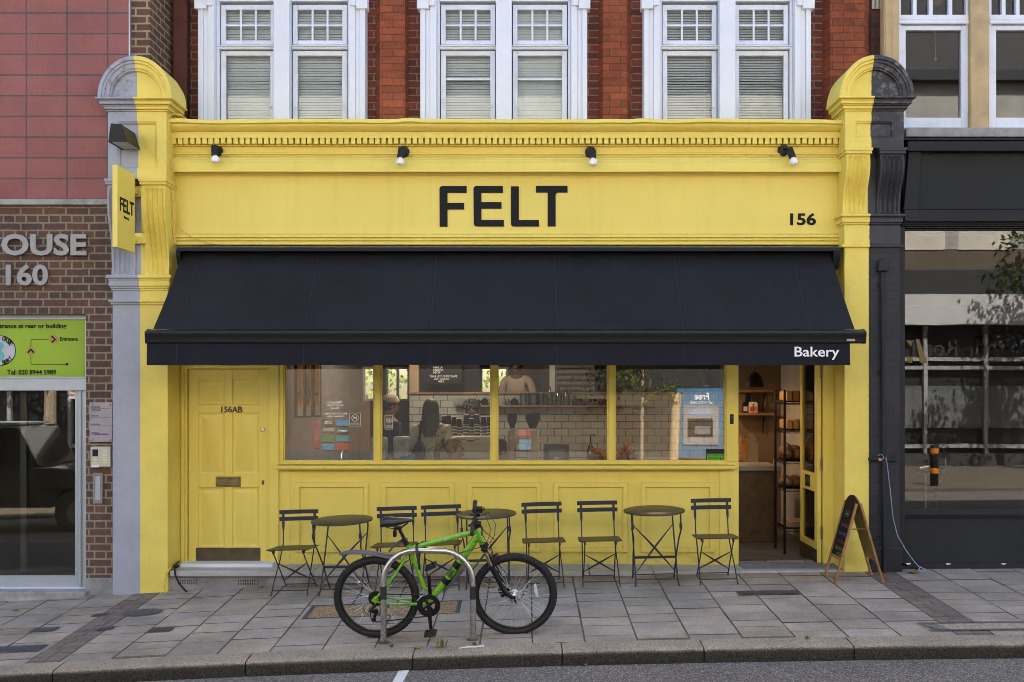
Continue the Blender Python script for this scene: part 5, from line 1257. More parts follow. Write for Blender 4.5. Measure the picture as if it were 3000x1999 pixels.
b = MB(); b.tube([B(1046, 1302), B(1034, 1319)], .0312, 14); b.build('down_tube_graphic', mk('dark_green_graphic', (.05, .11, .02), .35, 0, .6, 18), frame)
text('lettering', 'ELEMENT', (B(930,0).x, B(946,0).x, B(0,1380.5).z, B(0,1377).z), -.062, M['letter'], frame, .002)
b = MB(); b.obox(B(1029, 1231.5, -.019), (.045, .004, .014), Matrix.Rotation(-.27, 3, 'Y')); b.obox(B(1065, 1220.5, -.0225), (.09, .003, .012), Matrix.Rotation(-.29, 3, 'Y')); b.build('tube_decal', mk('pale_decal', (.35, .5, .2), .4, 0, .5, 60), frame, smooth=False)
# guards
b = MB(); b.add([B(1019, 1354, -.05), B(1019, 1354, .05), B(1066, 1295, .055), B(1066, 1295, -.055), B(1022, 1356, -.045), B(1022, 1356, .045), B(1071, 1300, .05), B(1071, 1300, -.05)], [(0,1,2,3), (7,6,5,4), (0,3,7,4), (1,5,6,2), (3,2,6,7), (0,4,5,1)])
b.build('down_tube_guard', M['guard'], BK, bevel=.004)
b = MB(); rows = []
for i in range(15):
    s = i/14; u = 786+(926-786)*s; v = 1265.5-7.5*math.sin(math.pi*min(1, s*1.15+.12))+ (s**2)*5
    w = .010+.022*min(1, s*4); rows.append((B(u, v), w))
vs = []; fs = []
for c, w in rows:
    for k in range(7): a = -1+2*k/6; vs.append(c+Vector((0, a*w*1.1, .0+.014*(1-a*a)*min(1, w*40)-.012)))
for i in range(14):
    for k in range(6): fs.append((i*7+k, (i+1)*7+k, (i+1)*7+k+1, i*7+k+1))
b.add(vs, fs)
n0 = len(b.v); b.add([v-Vector((0,0,.012)) for v in vs], [f[::-1] for f in fs])
for i in range(14):
    for k in (0, 6): b.add([vs[i*7+k], vs[(i+1)*7+k], vs[(i+1)*7+k]-Vector((0,0,.012)), vs[i*7+k]-Vector((0,0,.012))], [(0,1,2,3)])
mg = b.build('rear_mudguard', M['guard'], BK, ang=60)
b = MB(); b.tube([B(899, 1262), B(905, 1254), B(918, 1242), B(932, 1235)], [.010, .009, .011, .014], 8); b.build('mudguard_arm', M['guard'], mg)
# seat post and saddle
b = MB(); b.tube([B(943, 1252), B(921, 1205)], .0135, 12); b.tube([B(939.5, 1246), B(936.5, 1239)], .0215, 12); b.obox(B(934, 1235), (.045, .04, .03), Matrix.Rotation(.4, 3, 'Y')); b.obox(B(920, 1207), (.06, .035, .022)); b.build('seat_post', M['darkmetal'], BK)
b = MB(); prof = [(881, 1200, 7.5, .070), (884, 1194, 12, .078), (893, 1192, 14, .080), (905, 1192, 13.5, .072), (920, 1193, 11, .052), (936, 1191, 7, .030), (948, 1190, 5, .021), (956, 1190, 4, .015), (958, 1191, 2, .006)]
vs = []; fs = []; n = 16
for u, v, hh, w in prof:
    c = B(u, v)
    for k in range(n):
        a = 2*math.pi*k/n; y = w*math.cos(a); z = hh/SB*math.sin(a)*(1 if math.sin(a) < 0 else .62); vs.append(c+Vector((0, y, z+.006)))
for i in range(len(prof)-1):
    for k in range(n): fs.append((i*n+k, i*n+(k+1) % n, (i+1)*n+(k+1) % n, (i+1)*n+k))
fs += [list(range(n-1, -1, -1)), [(len(prof)-1)*n+k for k in range(n)]]; b.add(vs, fs)
sd_ = b.build('saddle', M['saddle'], BK, ang=70); sm = sd_.modifiers.new('sub', 'SUBSURF'); sm.levels = sm.render_levels = 1
b = MB()
for s in (-1, 1): b.tube([B(895, 1203, s*.03), B(912, 1207, s*.022), B(928, 1206, s*.022), B(944, 1195, s*.01)], .0035, 6)
b.build('saddle_rail', M['darkmetal'], sd_)
b = MB(); b.box(B(909,0).x, B(917,0).x, -.02, .02, B(0,1227).z, B(0,1213).z); b.build('saddle_reflector', M['black'], sd_, bevel=.006)
# cranks, chain, gears
def ring(mb, c, y, r0, r1, th, n=48):
    mb.lathe([(r0, y-th), (r1, y-th), (r1, y+th), (r0, y+th), (r0, y-th)], c, n, Matrix(((1,0,0),(0,0,1),(0,1,0))))
cb = MB(); ring(cb, BBk, -.058, .080, .092, .002); ring(cb, BBk, -.066, .062, .092, .0015); ring(cb, BBk, -.050, .05, .066, .0015)
for i in range(4): a = i*math.pi/2+.6; cb.tube([BBk+Vector((0, -.056, 0)), BBk+Vector((.08*math.cos(a), -.056, .08*math.sin(a)))], .010, 6, flat=.4)
cr = cb.build('chainring', M['darkmetal'], BK, ang=40)
b = MB(); p1 = B(993, 1437); b.tube([BBk+Vector((0, -.078, .01)), p1+Vector((0, -.085, 0))], [.018, .013], 10, flat=.6); b.tube([BBk+Vector((0, -.05, 0)), BBk+Vector((0, -.095, 0))], .017, 12); ck = b.build('crank', M['darkmetal'], BK)
def pedal(c, y0, y1, rot):
    b = MB(); Mr = Matrix.Rotation(rot, 3, 'Y'); yc_ = .5*(y0+y1); L = abs(y1-y0)
    for dx, dz in ((-.042, 0), (.042, 0)): b.obox(c+Mr @ Vector((dx, 0, dz))+Vector((0, yc_, 0)), (.010, L, .020), Mr)
    for k in (-1, 0, 1): b.obox(c+Vector((0, yc_+k*L*.46, 0)), (.085, .010, .020), Mr)
    for s in (-1, 1):
        for k in range(5): b.obox(c+Mr @ Vector((-.036+.018*k, 0, s*.012))+Vector((0, yc_-L*.46, 0)), (.005, .008, .008), Mr)
    b.tube([c+Vector((0, y0, 0)), c+Vector((0, y1, 0))], .008, 8); return b.build('pedal', M['rubber'], ck, bevel=.002)
pedal(p1, -.095, -.195, -.12)
p2 = B(986, 1326); b = MB(); b.tube([BBk+Vector((0, .078, 0)), p2+Vector((0, .082, 0))], [.016, .013], 10, flat=.6); b.build('crank', M['darkmetal'], BK)
po = pedal(B(989, 1311), .09, .19, -.45)
b = MB(); b.obox(B(998, 1310, .14), (.012, .06, .014)); b.build('pedal_reflector', M['orange'], po, smooth=False)
b = MB()
for k in range(6): ring(b, RW, -.030-.004*k, .018, .062-.006*k, .0012, 40)
b.build('cassette', M['chain'], BK, ang=40)
b = MB(); JW = B(862, 1417, -.05)
b.tube([RW+Vector((.0, -.05, .045)), BBk+Vector((-.0, -.058, .088))], .005, 6, flat=.5); b.tube([BBk+Vector((.01, -.058, -.088)), JW+Vector((.01, -.0, -.02))], .005, 6, flat=.5); b.tube([JW+Vector((-.02, 0, .0)), B(857, 1395, -.05)+Vector((-.01,0,.02))], .004, 5); b.build('chain', M['chain'], BK)
b = MB(); b.tube([RW+Vector((.0, -.075, -.03)), B(856, 1393, -.075), B(872, 1398, -.065)], [.016, .020, .018], 8); b.tube([B(868, 1398, -.062), JW], [.014, .010], 8, flat=.5); b.lathe([(0,-.008),(.017,-.007),(.019,0),(.017,.007),(0,.008)], JW, 14, mx); b.lathe([(0,-.008),(.017,-.007),(.019,0),(.017,.007),(0,.008)], B(868, 1396, -.055), 14, mx)
b.tube([B(860, 1372, -.075), B(846, 1376, -.085), B(840, 1386, -.085), B(846, 1398, -.085), B(853, 1401, -.08)], .0028, 5); b.build('rear_derailleur', M['darkmetal'], BK)
b = MB(); b.obox(B(978, 1352, -.045), (.045, .02, .03), Matrix.Rotation(.5, 3, 'Y')); b.tube([B(962, 1372, -.055), B(971, 1362, -.06), B(985, 1357, -.06)], .006, 6, flat=.5); b.build('front_derailleur', M['spoke'], BK)
# fork: stanchions, sliders, crown
FA = FW
hd = (HB-HT).normalized()
fk = MB()
fk.tube([HB+hd*.0, HB+hd*.03], .030, 14); fk.obox(B(1115, 1252), (.05, .15, .032), Matrix.Rotation(-.42, 3, 'Y').inverted())
fo = fk.build('fork', M['black'], BK, bevel=.006)
b = MB(); q = MB()
for s in (-1, 1):
    c0 = B(1116, 1254, s*.06); c1 = B(1131, 1292, s*.06); c2 = FA+Vector((-.010, s*.058, -.012))
    b.tube([c0, c1], .0145, 12)
    q.tube([c1-Vector((0,0,-.006)), B(1143, 1316, s*.06), B(1160, 1350, s*.058), c2], [.0235, .021, .019, .014], 12)
    q.tube([c1+Vector((-.0,0,.012)), c1+Vector((.002,0,-.004))], .0245, 12)
q.tube([B(1136, 1280, -.055), B(1143, 1272, -.03), B(1143, 1272, .03), B(1136, 1280, .055)], .014, 8)
q.tube([B(1133, 1296, -.06), B(1139, 1274, -.05)], .010, 8); q.tube([B(1133, 1296, .06), B(1139, 1274, .05)], .010, 8)
b.build('stanchion', mk('bronze_stanchion', (.42, .33, .24), .22, .9, .1, 9), fo); q.build('fork_slider', M['black'], fo)
b = MB(); b.tube([FA+Vector((0, -.062, 0)), FA+Vector((0, -.085, 0))], .012, 8); b.tube([FA+Vector((0, -.085, 0)), B(1186, 1374, -.085)], .006, 6); b.tube([FA+Vector((0, .06, 0)), FA+Vector((0, .08, 0))], .012, 8); b.build('axle_lever', M['darkmetal'], BK)
b = MB(); b.obox(B(1155, 1362, .05), (.05, .04, .07), Matrix.Rotation(-.5, 3, 'Y')); b.tube([B(1152, 1355, .06), B(1146, 1330, .07), B(1138, 1296, .08), B(1128, 1250, .05)], .003, 5); b.build('brake_caliper', M['black'], BK)
# stem, bar, grips, levers
SC_ = B(1094, 1189); LH = .27
def barlift(b):
    for p in b.v: p.z += .022+.16*p.y
b = MB(); b.tube([HT+Vector((0,0,-.005)), B(1092, 1199)], .021, 12); b.tube([B(1092, 1198), SC_], .017, 12); b.obox(SC_, (.04, .05, .04)); b.build('stem', M['darkmetal'], BK, bevel=.003)
b = MB(); bar = [SC_+Vector((-.012, -LH, .0)), SC_+Vector((-.006, -.13, .0)), SC_+Vector((0, -.06, -.006)), SC_+Vector((0, .06, -.006)), SC_+Vector((-.004, .13, .0)), SC_+Vector((-.008, LH, .0))]
b.tube(bar, .0135, 12); barlift(b); hb = b.build('handlebar', M['darkmetal'], BK)
for s in (-1, 1):
    y0 = s*LH; y1 = s*(LH-.125); c = SC_+Vector((-.010, 0, .0))
    b = MB(); b.tube([c+Vector((0, y0*1.005, 0)), c+Vector((0, y0, 0)), c+Vector((0, .5*(y0+y1), 0)), c+Vector((0, y1, 0))], [.015, .0175, .0165, .0175], 12); barlift(b); b.build('grip', M['rubber'], hb)
    b = MB(); e = c+Vector((.02, s*.125, .0)); b.obox(e+Vector((.018, 0, .004)), (.05, .045, .034)); b.tube([e+Vector((.03, -s*.01, 0)), e+Vector((.055, s*.04, -.012)), e+Vector((.05, s*.11, -.03))], [.009, .007, .006], 8); b.tube([c+Vector((0, s*.105, 0)), c+Vector((0, s*.145, 0))], .018, 10); barlift(b); b.build('brake_lever', M['black'], hb, bevel=.003)
    b = MB(); e = c+Vector((-.0, s*.085, -.0)); b.obox(e+Vector((.022, 0, -.012)), (.048, .05, .03)); b.tube([e+Vector((-.01, 0, -.02)), e+Vector((-.04, s*.01, -.022))], .009, 7); barlift(b); b.build('gear_shifter', M['darkmetal'], hb, bevel=.004)
b = MB()
b.tube([SC_+Vector((.05, .13, 0)), B(1117, 1185, .08), B(1130, 1215, .03), B(1122, 1236, .0), B(1113, 1246, -.04)], .0028, 6)
b.tube([SC_+Vector((.05, -.12, -.01)), B(1120, 1210, -.1), B(1141, 1228, -.08), B(1130, 1238, -.04), B(1095, 1236, -.03), B(1082, 1246, -.02)], .0028, 6)
b.tube([SC_+Vector((.05, -.10, -.01)), B(1112, 1215, -.09), B(1125, 1240, -.07), B(1138, 1275, -.065), B(1150, 1320, -.03)], .0028, 6)
b.tube([SC_+Vector((.04, .10, -.0)), B(1124, 1176, .06), B(1140, 1200, .02), B(1138, 1222, -.02), B(1125, 1242, -.03), B(1100, 1250, -.035), B(1060, 1262, -.03), B(1000, 1272-20, -.022), B(948, 1266, -.02)], .0028, 6)
b.build('control_cable', M['rubber'], BK)
BK.location = gb+Vector((0, .0, .0)); BK.rotation_euler = (LEAN, 0, 0)
Ld = Matrix.Rotation(LEAN, 3, 'X')
def BW(u, v, dy=0): return gb+Ld @ B(u, v, dy)
b = MB(); pts = []
for i in range(25):
    a = 2*math.pi*i/24; p = BW(966, 1275); top = BW(966, 1243); bot = BW(969, 1300)
    z = .5*(top.z+bot.z)+.5*(top.z-bot.z)*math.cos(a)*1.0; pts.append(Vector((p.x+.006*math.sin(2*a)+(.5*(top.z+bot.z)-z)*.08, .5*(p.y+yk)-.01+(.5*abs(p.y-yk)+.055)*math.sin(a), z)))
b.tube(pts, .0085, 10, cap=False)
tag(b.build('cable_lock', M['rubber']), 'black cable lock looped round the green top tube and steel hoop', 'lock')

# ================================================================ A board
nl, fl, nr_, fr2 = G(1919.5, 1341), G(1895.5, 1325), G(2027, 1341), G(2004, 1321.5)
xl_ = .5*(nl.x+fl.x); xr_ = .5*(nr_.x+fr2.x); yn = .5*(nl.y+nr_.y); yfar = .5*(fl.y+fr2.y)
xm_ = .5*(xl_+xr_)-.005; zg = gz(xm_, .5*(yn+yfar)); HA = .80
t = thing('chalkboard_sign', 'wooden framed chalkboard pavement sign with coloured writing by the right pillar', 'a board', (xm_, .5*(yn+yfar), zg))
def side(s, board, wr):
    xf = xl_ if s < 0 else xr_; zf = gz(xf, yn); za_ = zg+HA-.06
    ax = xm_+s*.018
    def P(y, h): k = (h)/(za_-zg); return Vector((xf+(ax-xf)*k, y, (zf if h == 0 else zg)+h if h else gz(xf, y)))
    b = MB()
    for y in (yn, yfar-.0):
        p0 = Vector((xf, y, gz(xf, y)+.002)); p1 = Vector((ax, y, za_)); d = (p1-p0).normalized()
        Mr = Matrix((d.cross(Vector((0,1,0))), Vector((0,1,0)), d)).transposed()
        b.obox((p0+p1)/2, (.020, .034, (p1-p0).length), Mr)
    b.obox(P(.5*(yn+yfar), .215), (.018, abs(yn-yfar), .03), Mr)
    b.build('leg_frame', M['wood'], t, bevel=.003)
    b = MB(); n = 10; prof = []
    for i in range(n+1): a = math.pi*i/n; prof.append((.5*(yn+yfar)+(.5*abs(yfar-yn)-.017)*math.cos(a), (za_-zg)+.0+.085*math.sin(a)-.02))
    prof = [(yn+.017, .23)]+[(yfar-.017, .23)]+prof
    d = Vector((ax-xf, 0, za_-zg)).normalized(); nrm = Vector((-d.z, 0, d.x))*(.006 if s < 0 else -.006)
    f = [P(y, h) for y, h in prof]; m = len(f)
    b.add([p+nrm for p in f]+[p-nrm for p in f], [list(range(m)), list(range(2*m-1, m-1, -1))]+[(i, (i+1) % m, m+(i+1) % m, m+i) for i in range(m)])
    bo = b.build('board', board, t, smooth=False)
    if wr:
        for s_, h, hh, col, w_ in (('Hi', .60, .055, (.45, .42, .36), .35), ('FRESH BREAD', .50, .032, (.45, .13, .36), .8), ('FLAT WHITE', .42, .034, (.16, .33, .68), .8), ('PASTRIES', .35, .028, (.33, .10, .06), .75), ('SANDWICH', .285, .034, (.3, .48, .07), .8), ('4.50', .235, .034, (.30, .50, .10), .5)):
            o = text('chalk_writing', s_, (0, (abs(yfar-yn)-.06)*w_, 0, hh), 0, mk('chalk_'+s_[:2].lower(), col, .9), None, .001)
            yst = yn+.03 if s_ != 'Hi' else yn+.12
            hcol = d; cen = None
            for v in o.data.vertices:
                p = v.co.copy(); L = (abs(yfar-yn)-.06)*w_
                q_ = P(yst+(L-p.x), h+p.z*d.z)+nrm*1.12; v.co = q_-ORG[bo.name]
            o.parent = bo
side(-1, M['chalk'], True); side(1, M['olive'], False)
b = MB(); b.tube([Vector((xm_-.09, yn, zg+.50)), Vector((xm_+.09, yn, zg+.505))], .005, 6); b.build('stay', M['brass'], t)
# ================================================================ inside the bakery
b = MB(); b.box(PXL, PXR+.2, .55, 7.2, FZ-.06, FZ); b.build('shop_floor', M['floor'], BB, smooth=False)
b = MB(); b.box(-3.9, 3.5, .55, 7.2, 2.95, 3.3); b.build('shop_ceiling', M['paper'], BB, smooth=False)
b = MB(); b.box(-2.62, -2.5, .55, 6, FZ, 2.95); b.build('partition_wall', mk('grey_partition', (.20, .195, .195), .8), BB, smooth=False)
b = MB(); b.box(3.30, 3.54, .55, 6, FZ, 2.95); b.build('side_wall', M['plaster'], BB, smooth=False)
yR = 5.7
wx = [(X(833, yR), X(862, yR)), (X(886, yR), X(941, yR)), (X(1100, yR), X(1168, yR))]; wz0, wz1 = Z(922, yR), Z(843, yR)
b = MB(); xs = [-3.9]+[q for w in wx for q in w]+[3.5]
for i in range(0, len(xs), 2): b.box(xs[i], xs[i+1], yR, yR+.2, -.2, 3.3)
b.box(-3.9, 3.5, yR+.001, yR+.2, -.2, wz0); b.box(-3.9, 3.5, yR+.001, yR+.2, wz1, 3.3)
b.build('rear_wall', M['brownwall'], BB, smooth=False)
for a, c in wx:
    b = MB(); b.frame(a, c, wz0, wz1, .035, yR+.02, yR+.08); m_ = .5*(a+c)
    if c-a > .3: b.box(m_-.02, m_+.02, yR+.022, yR+.08, wz0, wz1)
    w = b.build('rear_window', M['white'], BB, smooth=False)
    b = MB(); b.box(a, c, yR+.05, yR+.054, wz0, wz1); b.build('pane', M['glass'], w, smooth=False)
yT = 4.2; tl, tr = X(941, yT), 3.30; tz = Z(906, yT)
b = MB(); b.box(tl, tr, yT, yT+.12, FZ, tz); b.build('tiled_wall', M['metro'], BB, smooth=False)
b = MB(); b.box(tl-.01, tr, yT-.03, yT+.15, tz, tz+.03); b.build('wall_cap', M['oak'], BB, bevel=.003)
b = MB(); b.box(X(941, yT), X(962, yT), yT-.01, yT+.12, tz+.03, 2.95); b.build('column', mk('peach_plaster', (.45, .31, .2), .8), BB, smooth=False)
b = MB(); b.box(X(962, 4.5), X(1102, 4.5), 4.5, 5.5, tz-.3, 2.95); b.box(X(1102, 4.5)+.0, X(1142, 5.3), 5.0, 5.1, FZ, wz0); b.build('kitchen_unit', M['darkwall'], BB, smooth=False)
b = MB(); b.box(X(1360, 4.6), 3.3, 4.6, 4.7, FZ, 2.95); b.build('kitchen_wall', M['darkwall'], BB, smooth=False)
b = MB(); b.box(X(1688, 3.5), 3.3, 3.42, 3.5, FZ, 2.95); b.box(X(1688, 3.5), X(1688, 3.5)+.08, 3.5, 4.6, FZ, 2.95); b.build('back_wall', M['brownwall'], BB, smooth=False)
# tiled part of that wall and its shelf boards

sy = yT-.16
b = MB(); b.box(X(1085, sy), X(1505, sy), sy, yT, Z(936, sy), Z(932, sy)); b.build('display_shelf', M['oak'], BB, bevel=.002)
# service counter
b = MB(); b.box(.15, 2.95, 2.1, 2.7, FZ, 1.02); ct = b.build('service_counter', M['darkoak'], None, bevel=.004); tag(ct, 'dark wood service counter with pale top behind the shop window', 'counter')
b = MB(); b.box(.13, 2.97, 2.06, 2.72, 1.02, 1.075); b.build('counter_top', mk('pale_counter', (.36, .35, .33), .5), ct, bevel=.003)
# cream coffee machine with cup stacks
def at(u, v, y): return Vector((X(u, y), y, Z(v, y)))
y = 2.35; t = thing('coffee_machine', 'cream coffee machine with a chrome wing badge behind the seated woman', 'coffee machine', (X(1072, y), y, FZ))
b = MB(); b.box(X(1016, y), X(1132, y), y, y+.55, FZ, Z(1003, y)); b.build('machine_body', M['cream'], t, bevel=.012)
b = MB()
for v in (1020.5, 1036.5, 1053): b.box(X(1017, y), X(1131, y), y-.002, y+.01, Z(v+.7, y), Z(v, y))
b.build('panel_gap', M['black'], t, smooth=False)
b = MB(); b.prism([(X(u, y), Z(v, y)) for u, v in ((1054, 1009), (1077, 1011.5), (1081, 1013), (1085, 1011.5), (1107, 1009), (1086, 1013), (1081, 1015.5), (1076, 1013))], y-.006, y-.001); b.build('wing_badge', M['darkmetal'], t, smooth=False)
M['cup'] = mk('black_paper_cup', (.02, .02, .02), .6); rr_ = random.Random(4)
STK = [(1020, 956), (1031, 954), (1043, 958), (1055, 962), (1071, 953), (1084, 962), (1096, 953), (1111, 957), (1124, 957)]
for k, (u, v) in enumerate(STK):
    yy = y+.12+.1*(k % 2); c = Vector((X(u, yy), yy, Z(1003, y))); top = Z(v, yy)
    s = thing('cup_stack', 'stack of dark paper cups with white rims on the cream coffee machine', 'paper cups', c, 'cup stacks on the coffee machine')
    cb_ = MB(); r0 = .036; z = c.z; hh = top-c.z; nn = max(2, int(hh/.022)-3)
    cb_.lathe([(0, 0), (r0, 0), (r0-.001, nn*.018), (r0-.008, hh), (0, hh)], c, 14); cb_.build('cups', M['cup'], s)
    cb_ = MB()
    for q in range(nn): cb_.lathe([(r0-.001, .004+q*.018), (r0+.003, .006+q*.018), (r0+.003, .010+q*.018), (r0-.001, .011+q*.018)], c, 14)
    cb_.lathe([(r0-.007, hh-.004), (r0-.005, hh-.002), (r0-.009, hh+.001)], c, 14); cb_.build('cup_rims', M['paper'], s)
# grinders
for k, (u0, u1, lab) in enumerate(((1165, 1188, 'left coffee grinder with narrow dark hopper'), (1207, 1242, 'right coffee grinder with wide dark hopper'))):
    y = 2.3; um = .5*(u0+u1); w = (u1-u0)/2*13/2500
    t = thing('coffee_grinder', lab, 'coffee grinder', (X(um, y), y+.15, 1.075))
    c = Vector((X(um, y), y+.15, 0))
    b = MB(); b.lathe([(w*.45, Z(985, y)), (w*1.0, Z(965, y)), (w*1.02, Z(950, y)), (0, Z(949, y))], c, 20); b.build('hopper', mk('smoked_hopper', (.03, .028, .03), .15), t)
    b = MB(); b.box(c.x-w*.8, c.x+w*.8, c.y-w*.8, c.y+w*.8, 1.075, Z(989, y)); b.build('grinder_body', M['cream'] if k else M['stain'], t, bevel=.015)
# shelf goods: bottles, jars, teapot, mugs
zs = Z(932, sy)
def lathe_thing(name, label, cat, c, prof, mat, group=None, n=14):
    b = MB(); b.lathe(prof, c, n); o = b.build(name, mat, ang=50); return tag(o, label, cat, group)
M['clearbottle'] = glassmat('bottle_glass', 1.7, (.72, .76, .72)); M['amber'] = glassmat('amber_glass', 1.6, (.72, .45, .16))
for k, (u, lab) in enumerate(((1263, 'clear glass bottle on the tile shelf, left one of three'), (1283.5, 'clear glass bottle on the tile shelf, middle one of three'), (1301.5, 'clear glass bottle on the tile shelf, right one of three'))):
    lathe_thing('glass_bottle', lab, 'bottle', (X(u, 4.1), 4.11, zs), [(0, 0), (.042, 0), (.045, .02), (.045, .13), (.016, .19), (.014, .25), (.017, .255), (0, .256)], M['clearbottle'], 'bottles on the tile shelf')
for k, u in enumerate((1321, 1338, 1355, 1371, 1386)):
    lathe_thing('amber_tumbler', 'amber tumbler in the row on the tile shelf beside the bottles', 'glass', (X(u, 4.1), 4.11, zs), [(0, 0), (.036, 0), (.045, .09), (.042, .09), (.033, .01), (0, .01)], M['amber'], 'tumblers on the tile shelf')
for k, (u, m_, lab) in enumerate(((1050, 'paper', 'pale round mug on the tile shelf, nearest the curly hair'), (1064, 'paper', 'second pale mug on the tile shelf behind the cups'), (1155, 'paper', 'pale wide teapot body on the tile shelf'))):
    lathe_thing('mug', lab, 'mug', (X(u, 4.1), 4.11, zs), [(0, 0), (.04, 0), (.05, .05), (.045, .095), (.04, .095), (.036, .01), (0, .01)], mk('mug_glaze_%d' % k, (.30, .30, .27), .3), 'mugs on the tile shelf')
for u, mm, lab in ((1182, 'black', 'black teapot on the tile shelf behind the grinders'), (1114, 'darkmetal', 'dark grey teapot on the tile shelf above the cup stacks')):
    t = thing('teapot', lab, 'teapot', (X(u, 4.1), 4.11, zs)); b = MB(); c = Vector((X(u, 4.1), 4.11, zs))
    b.lathe([(0, 0), (.04, 0), (.055, .03), (.05, .07), (.03, .09), (.012, .095), (.012, .107), (0, .11)], c, 16); b.tube([c+Vector((-.05, 0, .04)), c+Vector((-.075, 0, .06)), c+Vector((-.085, 0, .085))], [.014, .010, .008], 8); b.build('pot_body', M[mm], t)
    b = MB(); b.tube([c+Vector((.048, 0, .075)), c+Vector((.08, 0, .075)), c+Vector((.085, 0, .045)), c+Vector((.05, 0, .025))], .006, 7); b.build('pot_handle', M[mm], t)
for u, w in ((1203, .045), (1225, .07), (1244, .045)):
    lathe_thing('storage_jar', 'clear storage jar with flat lid on the tile shelf above the grinders', 'jar', (X(u, 4.1), 4.11, zs), [(0, 0), (w, 0), (w, .15), (w*1.05, .15), (w*1.05, .17), (0, .17)], M['clearbottle'], 'storage jars above the grinders')
# menu board
y = 4.05; t = thing('menu_board', 'black hanging menu board lettered with hot drinks', 'menu board', (X(1020, y), y, Z(865, y)))
b = MB(); b.box(X(978, y), X(1062, y), y, y+.03, Z(884, y), Z(815, y)); b.build('board_panel', M['black'], t, bevel=.004)
for s, v0, v1, u0, u1 in (('VANILLA', 842.5, 847, 995, 1017), ('CARAMEL', 848.5, 853, 995, 1020), ('DECAF', 854, 858.5, 995.5, 1012), ('TEA & HOT CHOCOLATE', 862, 867.5, 987, 1051), ('SOFT DRINKS', 868.5, 873.5, 997, 1032), ('HERE', 874.5, 879, 1006.5, 1020)):
    text('lettering', s, fit(u0, u1, v0, v1, y), y-.002, M['white_text'], t, .002)
# louvred steel oven
y = 4.5; t = thing('oven', 'stainless steel deck oven with louvred front in the kitchen', 'oven', (X(1320, y), y, tz))
b = MB(); b.box(X(1277, y), X(1366, y), y, y+.1, 1.6, 2.9); b.build('oven_body', M['stain'], t, smooth=False)
b = MB()
for k in range(6): b.prism([(y, Z(845+13*k, y)), (y-.03, Z(852+13*k, y)), (y-.03, Z(854.5+13*k, y)), (y, Z(854.5+13*k, y))], X(1279, y), X(1362, y), 'x')
b.build('louvre', M['stain'], t, smooth=False)
t = thing('kitchen_cupboard', 'white door edge between the baker and the steel oven', 'cupboard', (X(1270, 4.6), 4.6, 1.6))
b = MB(); b.box(X(1263, 4.6), X(1275, 4.6), 4.6, 4.64, 1.6, 2.7); b.build('door_panel', M['paper'], t, smooth=False)
# monitor, syrup pump, pastries
y = 2.2; t = thing('till_screen', 'grey back of a till screen on the counter behind the window', 'screen', (X(1279, y), y, 1.075))
b = MB(); b.box(X(1249, y), X(1308, y), y, y+.03, Z(1064, y), Z(1021, y)); b.build('screen_back', mk('grey_plastic', (.10, .10, .105), .5), t, bevel=.006)
b = MB(); b.box(X(1261, y), X(1297, y), y-.008, y, Z(1062, y), Z(1033, y)); b.build('screen_panel', mk('mid_grey_plastic', (.2, .2, .19), .5), t, bevel=.003)
b = MB(); b.box(X(1273, y), X(1284, y), y-.02, y+.05, 1.075, Z(1050, y)); b.build('screen_stand', M['alu'], t)
t = thing('syrup_bottle', 'tall clear pump bottle beside the pastry case', 'bottle', (X(1357, 2), 2.2, 1.075))
b = MB(); c = Vector((X(1357, 2.2), 2.2, 1.075)); b.lathe([(0, 0), (.04, 0), (.04, .19), (.014, .25), (.014, .27), (0, .27)], c, 14); b.build('bottle_body', M['clearbottle'], t)
b = MB(); b.tube([c+Vector((0,0,.27)), c+Vector((0,0,.36)), c+Vector((.05,0,.36)), c+Vector((.06,0,.345))], .007, 7); b.build('pump', M['black'], t)
t = thing('pastry_shelf', 'low dark display shelf running inside the right hand panes', 'shelf', (1.2, 1.15, 1.16))
y = 1.05; b = MB(); b.box(X(1352, y), X(1690, y), y, y+.4, FZ, Z(1056, y)); b.build('shelf_unit', M['darkoak'], t, bevel=.004)
zp = Z(1056, y)
M['crust'] = mk('golden_crust', (.46, .20, .05), .55, 0, .4, 30, .4, 60, .005); M['darkcrust'] = mk('dark_bread_crust', (.16, .075, .03), .7, 0, .55, 18, .6, 40, .01, (.55, .44, .3, .5), 9)
for k, (u, v) in enumerate(((1364, 0), (1376, 0), (1388, 0), (1370, 1), (1421, 0), (1433, 0), (1445, 0), (1458, 0), (1428, 1), (1441, 1), (1452, 1), (1438, 2))):
    b = MB(); c = Vector((X(u, y+.15), y+.15, zp+.032+.055*v))
    b.lathe([(0, -.05), (.025, -.045), (.032, -.02), (.034, .02), (.026, .045), (0, .05)], c, 14, Matrix.Rotation(R(90), 3, 'X') @ Matrix.Rotation(.2*k, 3, 'Z') if u > 1400 else Matrix.Rotation(R(90), 3, 'Y') @ Matrix.Diagonal((.8, 1, 1.3)))
    tag(b.build('pastry', M['crust']), 'golden rolled pastry stacked on the window shelf' if u > 1400 else 'golden croissant pastry on the left end of the window shelf', 'pastry', 'rolled pastries' if u > 1400 else 'croissants')
